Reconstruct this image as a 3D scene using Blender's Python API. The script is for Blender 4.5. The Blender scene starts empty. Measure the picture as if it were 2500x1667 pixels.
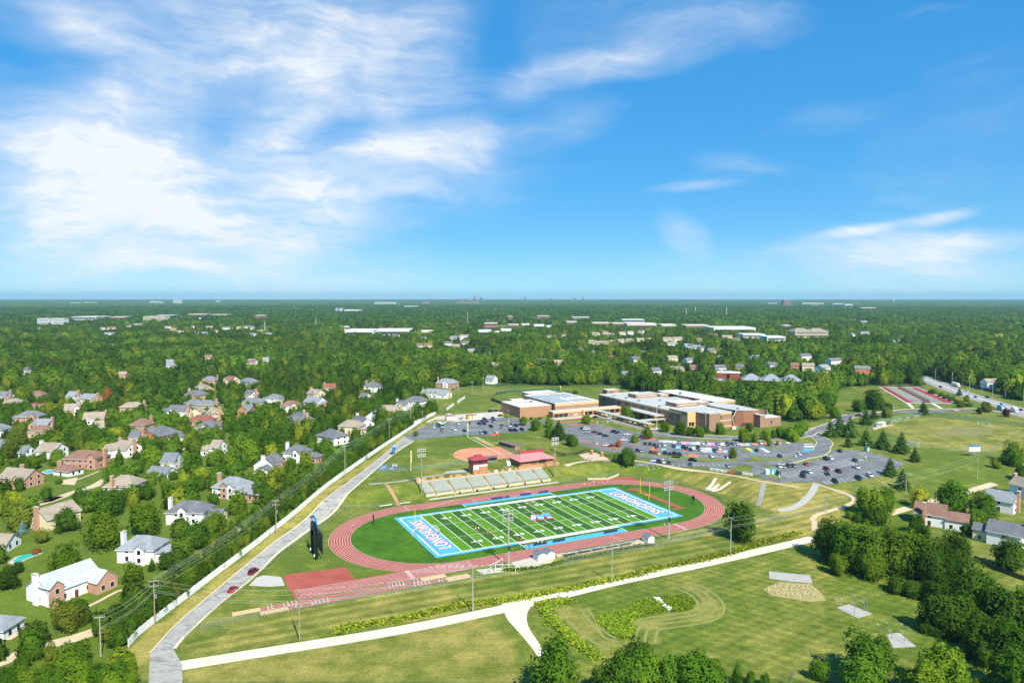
import bpy, bmesh, math, random
import numpy as np
from mathutils import Vector, Matrix, noise as mnoise

random.seed(7)
R = math.radians
scene = bpy.context.scene
COL = scene.collection

# ---------------------------------------------------------------- camera
cam_d = bpy.data.cameras.new('camera')
cam = bpy.data.objects.new('camera', cam_d)
COL.objects.link(cam)
cam.location = (0, 0, 95)
cam.rotation_euler = (R(90 - 3.59), 0, 0)
cam_d.sensor_width = 36
cam_d.lens = 25.2
cam_d.clip_start = 1
cam_d.clip_end = 60000
scene.camera = cam

# ---------------------------------------------------------------- sky, sun, exposure
SUN_EL, SUN_AZ = R(46.5), math.atan2(0.42, -0.907)        # azimuth from +Y towards +X
world = bpy.data.worlds.new('World')
scene.world = world
world.use_nodes = True
wt = world.node_tree
wt.nodes.clear()

def wn(t, **kw):
 n = wt.nodes.new(t)
 for k, v in kw.items():
  setattr(n, k, v)
 return n

def wmath(op, a, b=None, clamp=False):
 n = wn('ShaderNodeMath', operation=op, use_clamp=clamp)
 for i, s in enumerate((a, b)):
  if s is None:
   continue
  if isinstance(s, (int, float)):
   n.inputs[i].default_value = s
  else:
   wt.links.new(s, n.inputs[i])
 return n.outputs[0]

sky = wn('ShaderNodeTexSky', sky_type='NISHITA')
sky.sun_disc = False
sky.sun_elevation = SUN_EL
sky.sun_rotation = SUN_AZ
sky.altitude = 200
sky.air_density = 0.7
sky.dust_density = 0.0
sky.ozone_density = 8.0
hs = wn('ShaderNodeHueSaturation')
hs.inputs['Saturation'].default_value = 2.2
hs.inputs['Value'].default_value = 1.0
gam = wn('ShaderNodeGamma')                    # the photograph's soft tone curve: bright horizon held back
gam.inputs[1].default_value = 0.32
wt.links.new(sky.outputs[0], gam.inputs[0])
wt.links.new(gam.outputs[0], hs.inputs['Color'])
tc = wn('ShaderNodeTexCoord')
sep = wn('ShaderNodeSeparateXYZ')
wt.links.new(tc.outputs['Generated'], sep.inputs[0])
az = wmath('ARCTAN2', sep.outputs[0], sep.outputs[1])
el = wmath('ARCSINE', sep.outputs[2])
comb = wn('ShaderNodeCombineXYZ')
wt.links.new(az, comb.inputs[0])
wt.links.new(el, comb.inputs[1])
# slow warp so that the banks of cirrus have feathered, curling edges
warp = wn('ShaderNodeTexNoise')
warp.inputs['Scale'].default_value = 4.5
warp.inputs['Detail'].default_value = 5
warp.inputs['Roughness'].default_value = 0.55
wt.links.new(comb.outputs[0], warp.inputs['Vector'])
sub = wn('ShaderNodeVectorMath', operation='MULTIPLY_ADD')
wt.links.new(warp.outputs['Color'], sub.inputs[0])
sub.inputs[1].default_value = (0.16, 0.10, 0)
sub.inputs[2].default_value = (-0.08, -0.05, 0)
addw = wn('ShaderNodeVectorMath', operation='ADD')
wt.links.new(comb.outputs[0], addw.inputs[0])
wt.links.new(sub.outputs[0], addw.inputs[1])
# thin streaks are bent far less than the wide banks
sub2 = wn('ShaderNodeVectorMath', operation='MULTIPLY_ADD')
wt.links.new(warp.outputs['Color'], sub2.inputs[0])
sub2.inputs[1].default_value = (0.05, 0.028, 0)
sub2.inputs[2].default_value = (-0.025, -0.014, 0)
addw2 = wn('ShaderNodeVectorMath', operation='ADD')
wt.links.new(comb.outputs[0], addw2.inputs[0])
wt.links.new(sub2.outputs[0], addw2.inputs[1])
# centre azimuth, elevation, half length, half width, tilt, weight of every bank of cirrus
CIRRUS = [(-0.432,0.156,0.182,0.1306,0.001,.5),(-0.295,0.312,0.164,0.1002,0.164,.42),(-0.405,0.097,0.211,0.0607,0.017,.5),(-0.103,0.198,0.149,0.0790,0.170,.22),(-0.560,0.174,0.053,0.0577,-0.006,.95),(-0.455,0.176,0.097,0.0425,-0.155,.8),(-0.512,0.152,0.102,0.0456,0.084,.8),(-0.457,0.235,0.044,0.0425,-1.020,.75),(-0.209,0.304,0.151,0.0698,0.461,.85),(-0.310,0.252,0.047,0.0395,-0.088,.75),(-0.135,0.189,0.130,0.0213,0.133,.95),(-0.107,0.201,0.086,0.0152,0.078,.9),(-0.196,0.150,0.190,0.0228,0.044,.85),(-0.227,0.142,0.094,0.0243,0.153,.7),(-0.216,0.094,0.106,0.0146,0.130,.75),(-0.461,0.101,0.155,0.0228,0.016,.5),(-0.434,0.060,0.183,0.0304,0.007,.5),(-0.548,0.306,0.060,0.0304,0.008,.6),(-0.527,0.300,0.031,0.0167,-0.292,.5),(-0.377,0.326,0.102,0.0607,0.108,.55),(-0.309,0.032,0.309,0.0304,-0.003,.42),(0.309,0.035,0.309,0.0273,-0.007,.4),(0.130,0.305,0.131,0.0146,0.101,1.1),(0.256,0.338,0.124,0.0273,0.117,.75),(0.013,0.274,0.033,0.0152,0.291,.6),(0.074,0.230,0.077,0.0197,0.276,.45),(0.102,0.342,0.105,0.0425,0.225,.35),(0.234,0.084,0.032,0.0167,-0.639,1.0),(0.444,0.081,0.053,0.0049,0.177,1.3),(0.534,0.096,0.038,0.0055,0.152,1.3),(0.495,0.063,0.122,0.0137,0.009,.75),(0.510,0.047,0.136,0.0228,-0.008,.7),(0.583,0.069,0.063,0.0085,-0.035,.7),(0.407,0.220,0.063,0.0137,0.031,.3),(0.252,0.146,0.062,0.0049,-0.005,.5),(0.297,0.174,0.062,0.0091,-0.162,.25),(0.556,0.172,0.087,0.0668,-0.174,.2),(-0.356,0.247,0.039,0.0304,-0.010,-.75),(-0.403,0.201,0.032,0.0213,-0.082,-.6),(-0.576,0.252,0.034,0.0395,-0.077,-.45),(-0.231,0.211,0.039,0.0213,0.223,-.7),(-0.374,0.138,0.055,0.0067,0.127,-.6),(-0.026,0.330,0.029,0.0334,0.515,-.3)]
tot = None
for (ca, ce, hl, hw, rot, wgt) in CIRRUS:
 mp = wn('ShaderNodeMapping', vector_type='TEXTURE')
 mp.inputs['Location'].default_value = (ca, ce, 0)
 mp.inputs['Rotation'].default_value = (0, 0, rot)
 mp.inputs['Scale'].default_value = (hl + hw, hw * 1.75, 1)
 wt.links.new((addw if hw > 0.02 else addw2).outputs[0], mp.inputs['Vector'])
 ln = wn('ShaderNodeVectorMath', operation='LENGTH')
 wt.links.new(mp.outputs[0], ln.inputs[0])
 mr = wn('ShaderNodeMapRange', interpolation_type='SMOOTHSTEP')
 mr.inputs[1].default_value = 1.25
 mr.inputs[2].default_value = 0.1
 mr.inputs[3].default_value = 0
 mr.inputs[4].default_value = wgt
 wt.links.new(ln.outputs['Value'], mr.inputs[0])
 tot = mr.outputs[0] if tot is None else wmath('ADD', tot, mr.outputs[0])

def streak(scale, sx, sy, rot, detail, rough, dist):
 mp = wn('ShaderNodeMapping')
 mp.inputs['Rotation'].default_value = (0, 0, rot)
 mp.inputs['Scale'].default_value = (sx, sy, 1)
 wt.links.new(addw.outputs[0], mp.inputs['Vector'])
 n = wn('ShaderNodeTexNoise')
 n.inputs['Scale'].default_value = scale
 n.inputs['Detail'].default_value = detail
 n.inputs['Roughness'].default_value = rough
 n.inputs['Distortion'].default_value = dist
 wt.links.new(mp.outputs[0], n.inputs['Vector'])
 return n.outputs[0]

n1 = streak(6, 1.0, 5.5, R(-11), 12, 0.64, 0.25)          # long combed fibres
n2 = streak(3.2, 1.0, 1.8, R(-10), 6, 0.6, 0.4)            # patches of thicker and thinner veil
n3 = streak(14, 1.0, 3.0, R(24), 10, 0.7, 0.6)             # cross-combed mare's tails

def sstepn(v, a, b, c, d):
 m = wn('ShaderNodeMapRange', interpolation_type='SMOOTHSTEP')
 for i, q in enumerate((a, b, c, d)):
  m.inputs[i + 1].default_value = q
 wt.links.new(v, m.inputs[0])
 return m.outputs[0]

fib = wmath('MULTIPLY', sstepn(n1, 0.28, 0.74, 0.55, 1.18), sstepn(n2, 0.28, 0.70, 0.5, 1.22))
fib = wmath('MULTIPLY', fib, sstepn(n3, 0.3, 0.7, 0.85, 1.12))
body = wmath('MULTIPLY', wmath('MAXIMUM', tot, 0.0), fib)
stray = wmath('MULTIPLY', wmath('MAXIMUM', wmath('SUBTRACT', n2, 0.45), 0.0), sstepn(n1, 0.42, 0.75, 0.0, 1.3))
dens = wmath('ADD', body, stray)
amr = wn('ShaderNodeMapRange', interpolation_type='LINEAR')
amr.inputs[1].default_value = 0.0
amr.inputs[2].default_value = 1.85
amr.inputs[3].default_value = -0.02
amr.inputs[4].default_value = 0.95
wt.links.new(dens, amr.inputs[0])
bg1 = wn('ShaderNodeBackground')
bg1.inputs['Strength'].default_value = 0.12
tint = wn('ShaderNodeMix', data_type='RGBA', blend_type='MULTIPLY')      # deep late-summer azure of the photograph
tint.inputs[0].default_value = 1
tint.inputs[7].default_value = (1.7, 2.62, 2.95, 1)
wt.links.new(hs.outputs[0], tint.inputs[6])
wt.links.new(tint.outputs[2], bg1.inputs['Color'])
bg2 = wn('ShaderNodeBackground')
bg2.inputs['Color'].default_value = (0.93, 0.965, 1.0, 1)
bg2.inputs['Strength'].default_value = 0.7
mixw = wn('ShaderNodeMixShader')
wt.links.new(wmath('MAXIMUM', amr.outputs[0], 0.0), mixw.inputs[0])
wt.links.new(bg1.outputs[0], mixw.inputs[1])
wt.links.new(bg2.outputs[0], mixw.inputs[2])
wo = wn('ShaderNodeOutputWorld')
wt.links.new(mixw.outputs[0], wo.inputs[0])

sun_d = bpy.data.lights.new('sun', 'SUN')
sun_d.energy = 5.0
sun_d.angle = R(0.53)
sun_d.color = (1.0, 0.94, 0.82)
sun = bpy.data.objects.new('sun', sun_d)
COL.objects.link(sun)
sun.location = (150, -300, 400)
sun.rotation_euler = Vector((-math.sin(SUN_AZ) * math.cos(SUN_EL), -math.cos(SUN_AZ) * math.cos(SUN_EL), -math.sin(SUN_EL))).to_track_quat('-Z', 'Y').to_euler()

vs = scene.view_settings
vs.view_transform = 'Standard'
vs.look = 'None'
vs.exposure = 0.55
vs.gamma = 1
vs.use_curve_mapping = False
cy = scene.cycles
cy.max_bounces = 5
cy.diffuse_bounces = 2
cy.glossy_bounces = 2
cy.transmission_bounces = 2
cy.transparent_max_bounces = 10
cy.volume_bounces = 0
cy.use_denoising = True
cy.caustics_reflective = False
cy.caustics_refractive = False

# ---------------------------------------------------------------- helpers
FX, FY = -18.47, 262.2                       # near left corner of the football field
FC, FS = math.cos(.456), math.sin(.456)
YAW = .456

def sstep(t):
 t = 0.0 if t < 0 else (1.0 if t > 1 else t)
 return t * t * (3 - 2 * t)

def field_uv(x, y):
 dx, dy = x - FX, y - FY
 return dx * FC + dy * FS, -dx * FS + dy * FC

def uv_world(u, v):
 return FX + u * FC - v * FS, FY + u * FS + v * FC

def ter(x, y):
 u, v = field_uv(x, y)
 s = sstep((u - 95) / 60)
 zb = 4.5 * sstep((v + 20 + 30 * s) / (105 - 45 * s))
 du = max(-2.5 - u, 0.0, u - 93.5)
 d = math.hypot(du, v - 24.4) - 41.2
 return zb * sstep((d - 8) / 13)

def lin(h):
 h = h.lstrip('#')
 o = []
 for i in (0, 2, 4):
  c = int(h[i:i + 2], 16) / 255
  o.append(c / 12.92 if c <= .04045 else ((c + .055) / 1.055) ** 2.4)
 return (o[0], o[1], o[2], 1)

MATS = {}

def mat(name, col, rough=.8, var=.12, scale=.5, spec=.3, metal=0, alpha=1, fine=0.0):
 """plain procedural material: base colour broken up by two octaves of noise in world space"""
 if name in MATS:
  return MATS[name]
 m = bpy.data.materials.new(name)
 MATS[name] = m
 m.use_nodes = True
 t = m.node_tree
 b = t.nodes['Principled BSDF']
 c = lin(col) if isinstance(col, str) else tuple(col) + (1,)
 b.inputs['Roughness'].default_value = rough
 b.inputs['Specular IOR Level'].default_value = spec
 b.inputs['Metallic'].default_value = metal
 b.inputs['Alpha'].default_value = alpha
 if var > 0:
  g = t.nodes.new('ShaderNodeNewGeometry')
  n = t.nodes.new('ShaderNodeTexNoise')
  n.inputs['Scale'].default_value = scale
  n.inputs['Detail'].default_value = 6
  n.inputs['Roughness'].default_value = .65
  t.links.new(g.outputs['Position'], n.inputs['Vector'])
  r = t.nodes.new('ShaderNodeMapRange')
  r.inputs[1].default_value = .25
  r.inputs[2].default_value = .75
  r.inputs[3].default_value = 1 - var
  r.inputs[4].default_value = 1 + var
  t.links.new(n.outputs[0], r.inputs[0])
  mx = t.nodes.new('ShaderNodeVectorMath')
  mx.operation = 'SCALE'
  mx.inputs[0].default_value = c[:3]
  t.links.new(r.outputs[0], mx.inputs['Scale'])
  t.links.new(mx.outputs[0], b.inputs['Base Color'])
 else:
  b.inputs['Base Color'].default_value = c
 return m

class MB:
 """collects boxes, prisms, tubes and sheets, then links them as one mesh object"""

 def __init__(s):
  s.v, s.f, s.m = [], [], []

 def add(s, v, f, m=0):
  k = len(s.v)
  s.v += [tuple(p) for p in v]
  for q in f:
   s.f.append(tuple(i + k for i in q))
   s.m.append(m)
  return s

 def box(s, x0, x1, y0, y1, z0, z1, m=0):
  return s.add([(x0, y0, z0), (x1, y0, z0), (x1, y1, z0), (x0, y1, z0), (x0, y0, z1), (x1, y0, z1), (x1, y1, z1), (x0, y1, z1)],
     [(3, 2, 1, 0), (4, 5, 6, 7), (0, 1, 5, 4), (1, 2, 6, 5), (2, 3, 7, 6), (3, 0, 4, 7)], m)

 def prism(s, poly, z0, z1, m=0):
  n = len(poly)
  v = [(p[0], p[1], z0) for p in poly] + [(p[0], p[1], z1) for p in poly]
  f = [tuple(range(n - 1, -1, -1)), tuple(range(n, 2 * n))] + [(i, (i + 1) % n, n + (i + 1) % n, n + i) for i in range(n)]
  return s.add(v, f, m)

 def extr(s, prof, x0, x1, m=0, axis='x'):
  """profile in the y-z plane drawn out along x (or in x-z along y)"""
  n = len(prof)
  if axis == 'x':
   v = [(x0, p[0], p[1]) for p in prof] + [(x1, p[0], p[1]) for p in prof]
  else:
   v = [(p[0], x0, p[1]) for p in prof] + [(p[0], x1, p[1]) for p in prof]
  f = [tuple(range(n - 1, -1, -1)), tuple(range(n, 2 * n))] + [(i, (i + 1) % n, n + (i + 1) % n, n + i) for i in range(n)]
  return s.add(v, f, m)

 def tube(s, p, q, r, n=6, r2=None, m=0):
  p, q = Vector(p), Vector(q)
  d = (q - p)
  if d.length < 1e-6:
   return s
  d.normalize()
  a = d.orthogonal().normalized()
  b = d.cross(a)
  r2 = r if r2 is None else r2
  v = []
  for c, rr in ((p, r), (q, r2)):
   for i in range(n):
    t = 2 * math.pi * i / n
    v.append(c + a * (rr * math.cos(t)) + b * (rr * math.sin(t)))
  f = [tuple(range(n - 1, -1, -1)), tuple(range(n, 2 * n))] + [(i, (i + 1) % n, n + (i + 1) % n, n + i) for i in range(n)]
  return s.add(v, f, m)

 def path(s, pts, r, n=5, m=0):
  for a, b in zip(pts, pts[1:]):
   s.tube(a, b, r, n, m=m)
  return s

 def quad(s, *p, m=0):
  return s.add(p, [tuple(range(len(p)))], m)

 def mesh(s, name, mats):
  me = bpy.data.meshes.new(name)
  me.from_pydata(s.v, [], s.f)
  for mm in (mats if isinstance(mats, (list, tuple)) else [mats]):
   me.materials.append(mm)
  if any(s.m):
   me.polygons.foreach_set('material_index', s.m)
  me.update()
  return me

 def build(s, name, mats, parent=None, **kw):
  return link(name, s.mesh(name, mats), parent, **kw)

def link(name, me, parent=None, loc=None, rot=None, label=None, cat=None, group=None, kind=None, scale=None):
 o = bpy.data.objects.new(name, me)
 COL.objects.link(o)
 if parent is not None:
  o.parent = parent
 if loc is not None:
  o.location = loc
 if rot is not None:
  o.rotation_euler = rot if isinstance(rot, (tuple, list)) else (0, 0, rot)
 if scale is not None:
  o.scale = scale if isinstance(scale, (tuple, list)) else (scale,) * 3
 if label:
  o['label'] = label
 if cat:
  o['category'] = cat
 if group:
  o['group'] = group
 if kind:
  o['kind'] = kind
 return o

def thing(name, label, cat, loc=(0, 0, 0), rz=0, group=None, scale=None):
 return link(name, None, None, loc, rz, label, cat, group, scale=scale)

def on(x, y, dz=0):
 return (x, y, ter(x, y) + dz)

ORD = ['first', 'second', 'third', 'fourth', 'fifth', 'sixth', 'seventh', 'eighth', 'ninth', 'tenth', 'eleventh', 'twelfth', 'thirteenth',
 'fourteenth', 'fifteenth', 'sixteenth', 'seventeenth', 'eighteenth', 'nineteenth', 'twentieth', 'twenty-first', 'twenty-second',
 'twenty-third', 'twenty-fourth', 'twenty-fifth', 'twenty-sixth', 'twenty-seventh', 'twenty-eighth', 'twenty-ninth', 'thirtieth'] + ['%d-th' % i for i in range(31, 200)]

def nth(i, n):
 return 'leftmost' if i == 0 else ('rightmost' if i == n - 1 else ORD[i] + ' from the left')

def uniq(objs):
 """look-alikes of one stand get their place in the row, counted from the left"""
 by = {}
 for o in objs:
  by.setdefault(o['label'], []).append(o)
 for lb, l_ in by.items():
  if len(l_) > 1:
   l_.sort(key=lambda o: o.location.x / o.location.y)
   for i, o in enumerate(l_):
    o['label'] = lb + ', ' + nth(i, len(l_))

def pip(px, py, poly):
 """points in polygon, vectorised"""
 px, py = np.asarray(px, float), np.asarray(py, float)
 ins = np.zeros(px.shape, bool)
 n = len(poly)
 for i in range(n):
  x1, y1 = poly[i][:2]
  x2, y2 = poly[(i + 1) % n][:2]
  c = ((y1 > py) != (y2 > py)) & (px < (x2 - x1) * (py - y1) / ((y2 - y1) if y2 != y1 else 1e-9) + x1)
  ins ^= c
 return ins

def smooth_line(pts, step=3.0, closed=False):
 P = [Vector((p[0], p[1], 0)) for p in pts]
 n = len(P)
 out = []
 rng = range(n) if closed else range(n - 1)
 for i in rng:
  a, b = P[i], P[(i + 1) % n]
  p0 = P[i - 1] if (closed or i > 0) else a * 2 - b
  p3 = P[(i + 2) % n] if (closed or i + 2 < n) else b * 2 - a
  k = max(1, int((b - a).length / step))
  for j in range(k):
   t = j / k
   t2, t3 = t * t, t * t * t
   out.append(0.5 * ((2 * a) + (b - p0) * t + (2 * p0 - 5 * a + 4 * b - p3) * t2 + (3 * a - p0 - 3 * b + p3) * t3))
 if not closed:
  out.append(P[-1])
 return [(p.x, p.y) for p in out]

def strip_mesh(mb, pts, w0, w1, dz, n=2, thick=0, m=0):
 """a ribbon that follows the ground, from offset w0 to w1 left of the line"""
 P = [Vector((p[0], p[1])) for p in pts]
 rows = []
 for i, p in enumerate(P):
  d = (P[min(i + 1, len(P) - 1)] - P[max(i - 1, 0)])
  d = d.normalized() if d.length > 1e-9 else Vector((1, 0))
  nn = Vector((-d.y, d.x))
  row = []
  for j in range(n + 1):
   q = p + nn * (w0 + (w1 - w0) * j / n)
   row.append((q.x, q.y, ter(q.x, q.y) + dz))
  rows.append(row)
 v = [q for r_ in rows for q in r_]
 k = n + 1
 f = [(i * k + j + 1, i * k + j, (i + 1) * k + j, (i + 1) * k + j + 1) for i in range(len(rows) - 1) for j in range(n)]
 if thick:
  # side skirts so that a kerb is a real step
  base = len(v)
  v2 = [(q[0], q[1], q[2] - thick) for r_ in rows for q in (r_[0], r_[-1])]
  v = v + v2
  for i in range(len(rows) - 1):
   a, b = i * k, (i + 1) * k
   f.append((a, base + 2 * i, base + 2 * i + 2, b))
   f.append((b + n, base + 2 * i + 3, base + 2 * i + 1, a + n))
 mb.add(v, f, m)
 return mb

def strip(name, pts, width, dz, mt, n=2, **kw):
 mb = MB()
 strip_mesh(mb, pts, -width / 2, width / 2, dz, n)
 return mb.build(name, mt, **kw)

def sheet(name, poly, dz, mt, res=4.0, **kw):
 """a polygon draped over the ground"""
 bm = bmesh.new()
 f = bm.faces.new([bm.verts.new((p[0], p[1], 0)) for p in poly])
 bm.normal_update()
 if f.normal.z < 0:
  f.normal_flip()
 xs = [p[0] for p in poly]
 ys = [p[1] for p in poly]
 zs = [ter(p[0], p[1]) for p in poly]
 cxm, cym = sum(xs) / len(xs), sum(ys) / len(ys)
 if max(zs) - min(zs) > .02 or abs(ter(cxm, cym) - zs[0]) > .02:
  for lo, hi, no in ((min(xs), max(xs), (1, 0, 0)), (min(ys), max(ys), (0, 1, 0))):
   a = math.ceil(lo / res) * res
   while a < hi:
    bmesh.ops.bisect_plane(bm, geom=bm.verts[:] + bm.edges[:] + bm.faces[:], plane_co=(a * no[0], a * no[1], 0), plane_no=no)
    a += res
 bmesh.ops.triangulate(bm, faces=bm.faces[:])
 for v in bm.verts:
  v.co.z = ter(v.co.x, v.co.y) + dz
 me = bpy.data.meshes.new(name)
 bm.to_mesh(me)
 bm.free()
 me.materials.append(mt)
 return link(name, me, **kw)

def uvp(*q):
 return [uv_world(a, b) for a, b in q]

# ---------------------------------------------------------------- where nothing wild grows
NEAR = [(-166.5,171),(-638.6,672.9),(-500.9,696.9),(-396,681.7),(-325.8,736.3),(-341.9,838.7),(-270.6,857),(-159.3,729.4),(-113.7,681.7),(-79.7,729.4),(-49.6,719.4),(-21,729.4),(104.8,729.4),(140.7,627),(183.9,591.4),(182.4,527.3),(207.6,508.4),(231.8,525.6),(260.9,586.9),(314.4,693.8),(368.9,729.4),(412.1,722.7),(449.2,761.3),(462.8,726),(445.7,619.6),(541.6,549.7),(172.6,171)]
CLEARINGS = [[(362.2,1268.3),(387.1,1254.3),(321.7,1046.9),(301.8,1046.9)], [(174,725.7),(194,754.7),(207.7,749.7),(194.2,698.9),(166.6,690.3)], [(136.4,1392.1),(189.7,1463.5),(330.8,1585.4),(368.2,1542.5),(343.3,1437.7),(295.6,1416.3),(146.9,1327.3)],
   [(-51.8,1811.5),(-66,2308.5),(134.6,2308.5),(111.4,1858.6)], [(-93.4,1678.5),(-98.7,2001.7),(0,2037.4),(0,1703.5)], [(-476,1811.5),(-468.9,2001.7),(-211.1,1901.9),(-192,1729.3),(-394.2,1693.4)],
   [(375.7,919.3),(403.5,927.4),(371.1,845.6),(339.6,832.3)], [(321,2074.3),(516.7,2152.3),(480.6,2001.7),(299.3,1934)], [(-1313.3,2555.8),(-1266.4,2626.1),(-1190.2,2467.7),(-1246.7,2425.9)]]
NEIGH = [(-166.5,171),(-646.9,681.7),(-500.9,696.9),(-396,681.7),(-325.8,736.3),(-341.9,838.7),(-270.6,857),(-159.3,729.4),(-113.7,681.7),(-77.9,712.8),(-72.9,602.8),(-81.8,489.2),(-90.4,400.7),(-95.9,311.7),(-100.5,249.6),(-104.5,214.7),(-104.7,193.6),(-95.9,171)]

def zone_colours(X, Y):
 """dryness, mowing stripes along the gravel road, criss-cross stripes, forest floor"""
 n = X.size
 z = np.zeros((n, 4))
 z[:, 0] = .2
 inside = pip(X, Y, NEAR)
 for c in CLEARINGS:
  inside |= pip(X, Y, c)
 z[:, 3] = np.where(inside, 0, 1)
 ne = pip(X, Y, NEIGH)
 z[ne, 0] = -.12
 dry = pip(X, Y, [(-79,157.8),(-83.1,177.9),(-12.4,206.5),(0.5,193),(5,148.1),(-78,140.9)])
 z[dry, 0] = .55
 a = pip(X, Y, [(-88.2,191.8),(-63,212.4),(-12.8,238.9),(87.9,293.6),(139,320),(120.3,280),(7.3,217),(-85.8,183.9)])
 z[a, 1] = 1
 z[a, 0] = .42
 b = pip(X, Y, [(12.6,215.5),(119.8,274.9),(191.3,251.8),(114.3,148.1),(5,148.1)])
 z[b, 2] = 1
 z[b, 0] = .22
 c = pip(X, Y, [(75,375.9),(99.9,365.4),(161.3,333.5),(126.6,294.9),(111.8,310),(106,334.2)])
 z[c, 1] = .7
 z[c, 0] = .6
 d = pip(X, Y, [(139,320),(158.5,327.7),(124.4,277.4),(119.2,277.4),(100.3,277.4)])
 z[d, 0] = .6
 e = pip(X, Y, [(273.4,515.7),(316.8,538.2),(337.7,510.4),(353.5,490.1),(308.5,427.1),(270.6,410.8),(246.2,430.3),(252.8,480.6)])
 z[e, 0] = .5
 g = pip(X, Y, [(-84.8,241.3),(-81,300.4),(-74.5,359.9),(-55.9,327.9),(-51.7,247.7),(-79.3,238.1)])
 z[g, 0] = .18
 ring_ = pip(X, Y, [(57.8,232.2),(62,228.3),(64.6,218),(64,211.9),(58.9,204.5),(52.8,201.4),(43.7,199.9),(40.7,194),(39.5,187.8),(37.6,189.8),(39.9,198.4),(35.2,201.4),(36.4,204.5),(45.7,209.4),(54.9,212.7),(59.3,218),(58.7,224.4),(56.1,230.2)]) | pip(X, Y, [(13.4,212.7),(22.4,214.4),(24.8,206.1),(27.3,194.7),(30.2,191.9),(27.6,187.8),(20.9,192.6),(15.8,201.4)])
 z[ring_, 0] = .62
 z[ring_, 2] = 0
 verge = pip(X, Y, [(-104.3,190.5),(-94.6,265.2),(-86.9,338.9),(-64.2,508.1),(-56.9,486.1),(-75.6,388.9),(-89.1,268.4),(-96,185.7),(-95.9,174.7)])
 z[verge, 0] = .85
 return z

def axis(lo, hi, inner0, inner1, st):
 a = list(np.arange(inner0, inner1 + .1, st))
 s, p = st, inner1
 while p < hi:
  s *= 1.22
  p += s
  a.append(p)
 s, p = st, inner0
 while p > lo:
  s *= 1.22
  p -= s
  a.insert(0, p)
 return np.array(a)

gx = axis(-20000, 20000, -260, 380, 2.5)
gy = axis(-6000, 20500, 110, 620, 2.5)
GX, GY = np.meshgrid(gx, gy)
gz = np.array([[ter(x, y) for x in gx] for y in gy])
nx, ny = len(gx), len(gy)
me = bpy.data.meshes.new('ground')
vv = np.stack([GX, GY, gz], -1).reshape(-1, 3)
idx = np.arange(nx * ny).reshape(ny, nx)
ff = np.stack([idx[:-1, :-1], idx[:-1, 1:], idx[1:, 1:], idx[1:, :-1]], -1).reshape(-1, 4)
me.vertices.add(len(vv))
me.vertices.foreach_set('co', vv.ravel())
me.loops.add(ff.size)
me.loops.foreach_set('vertex_index', ff.ravel().astype(np.int32))
me.polygons.add(len(ff))
me.polygons.foreach_set('loop_start', np.arange(0, ff.size, 4, dtype=np.int32))
me.polygons.foreach_set('loop_total', np.full(len(ff), 4, np.int32))
me.update()
at = me.attributes.new('zone', 'FLOAT_COLOR', 'POINT')
at.data.foreach_set('color', zone_colours(GX.ravel(), GY.ravel()).astype(np.float32).ravel())
me.polygons.foreach_set('use_smooth', np.ones(len(ff), bool))

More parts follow.
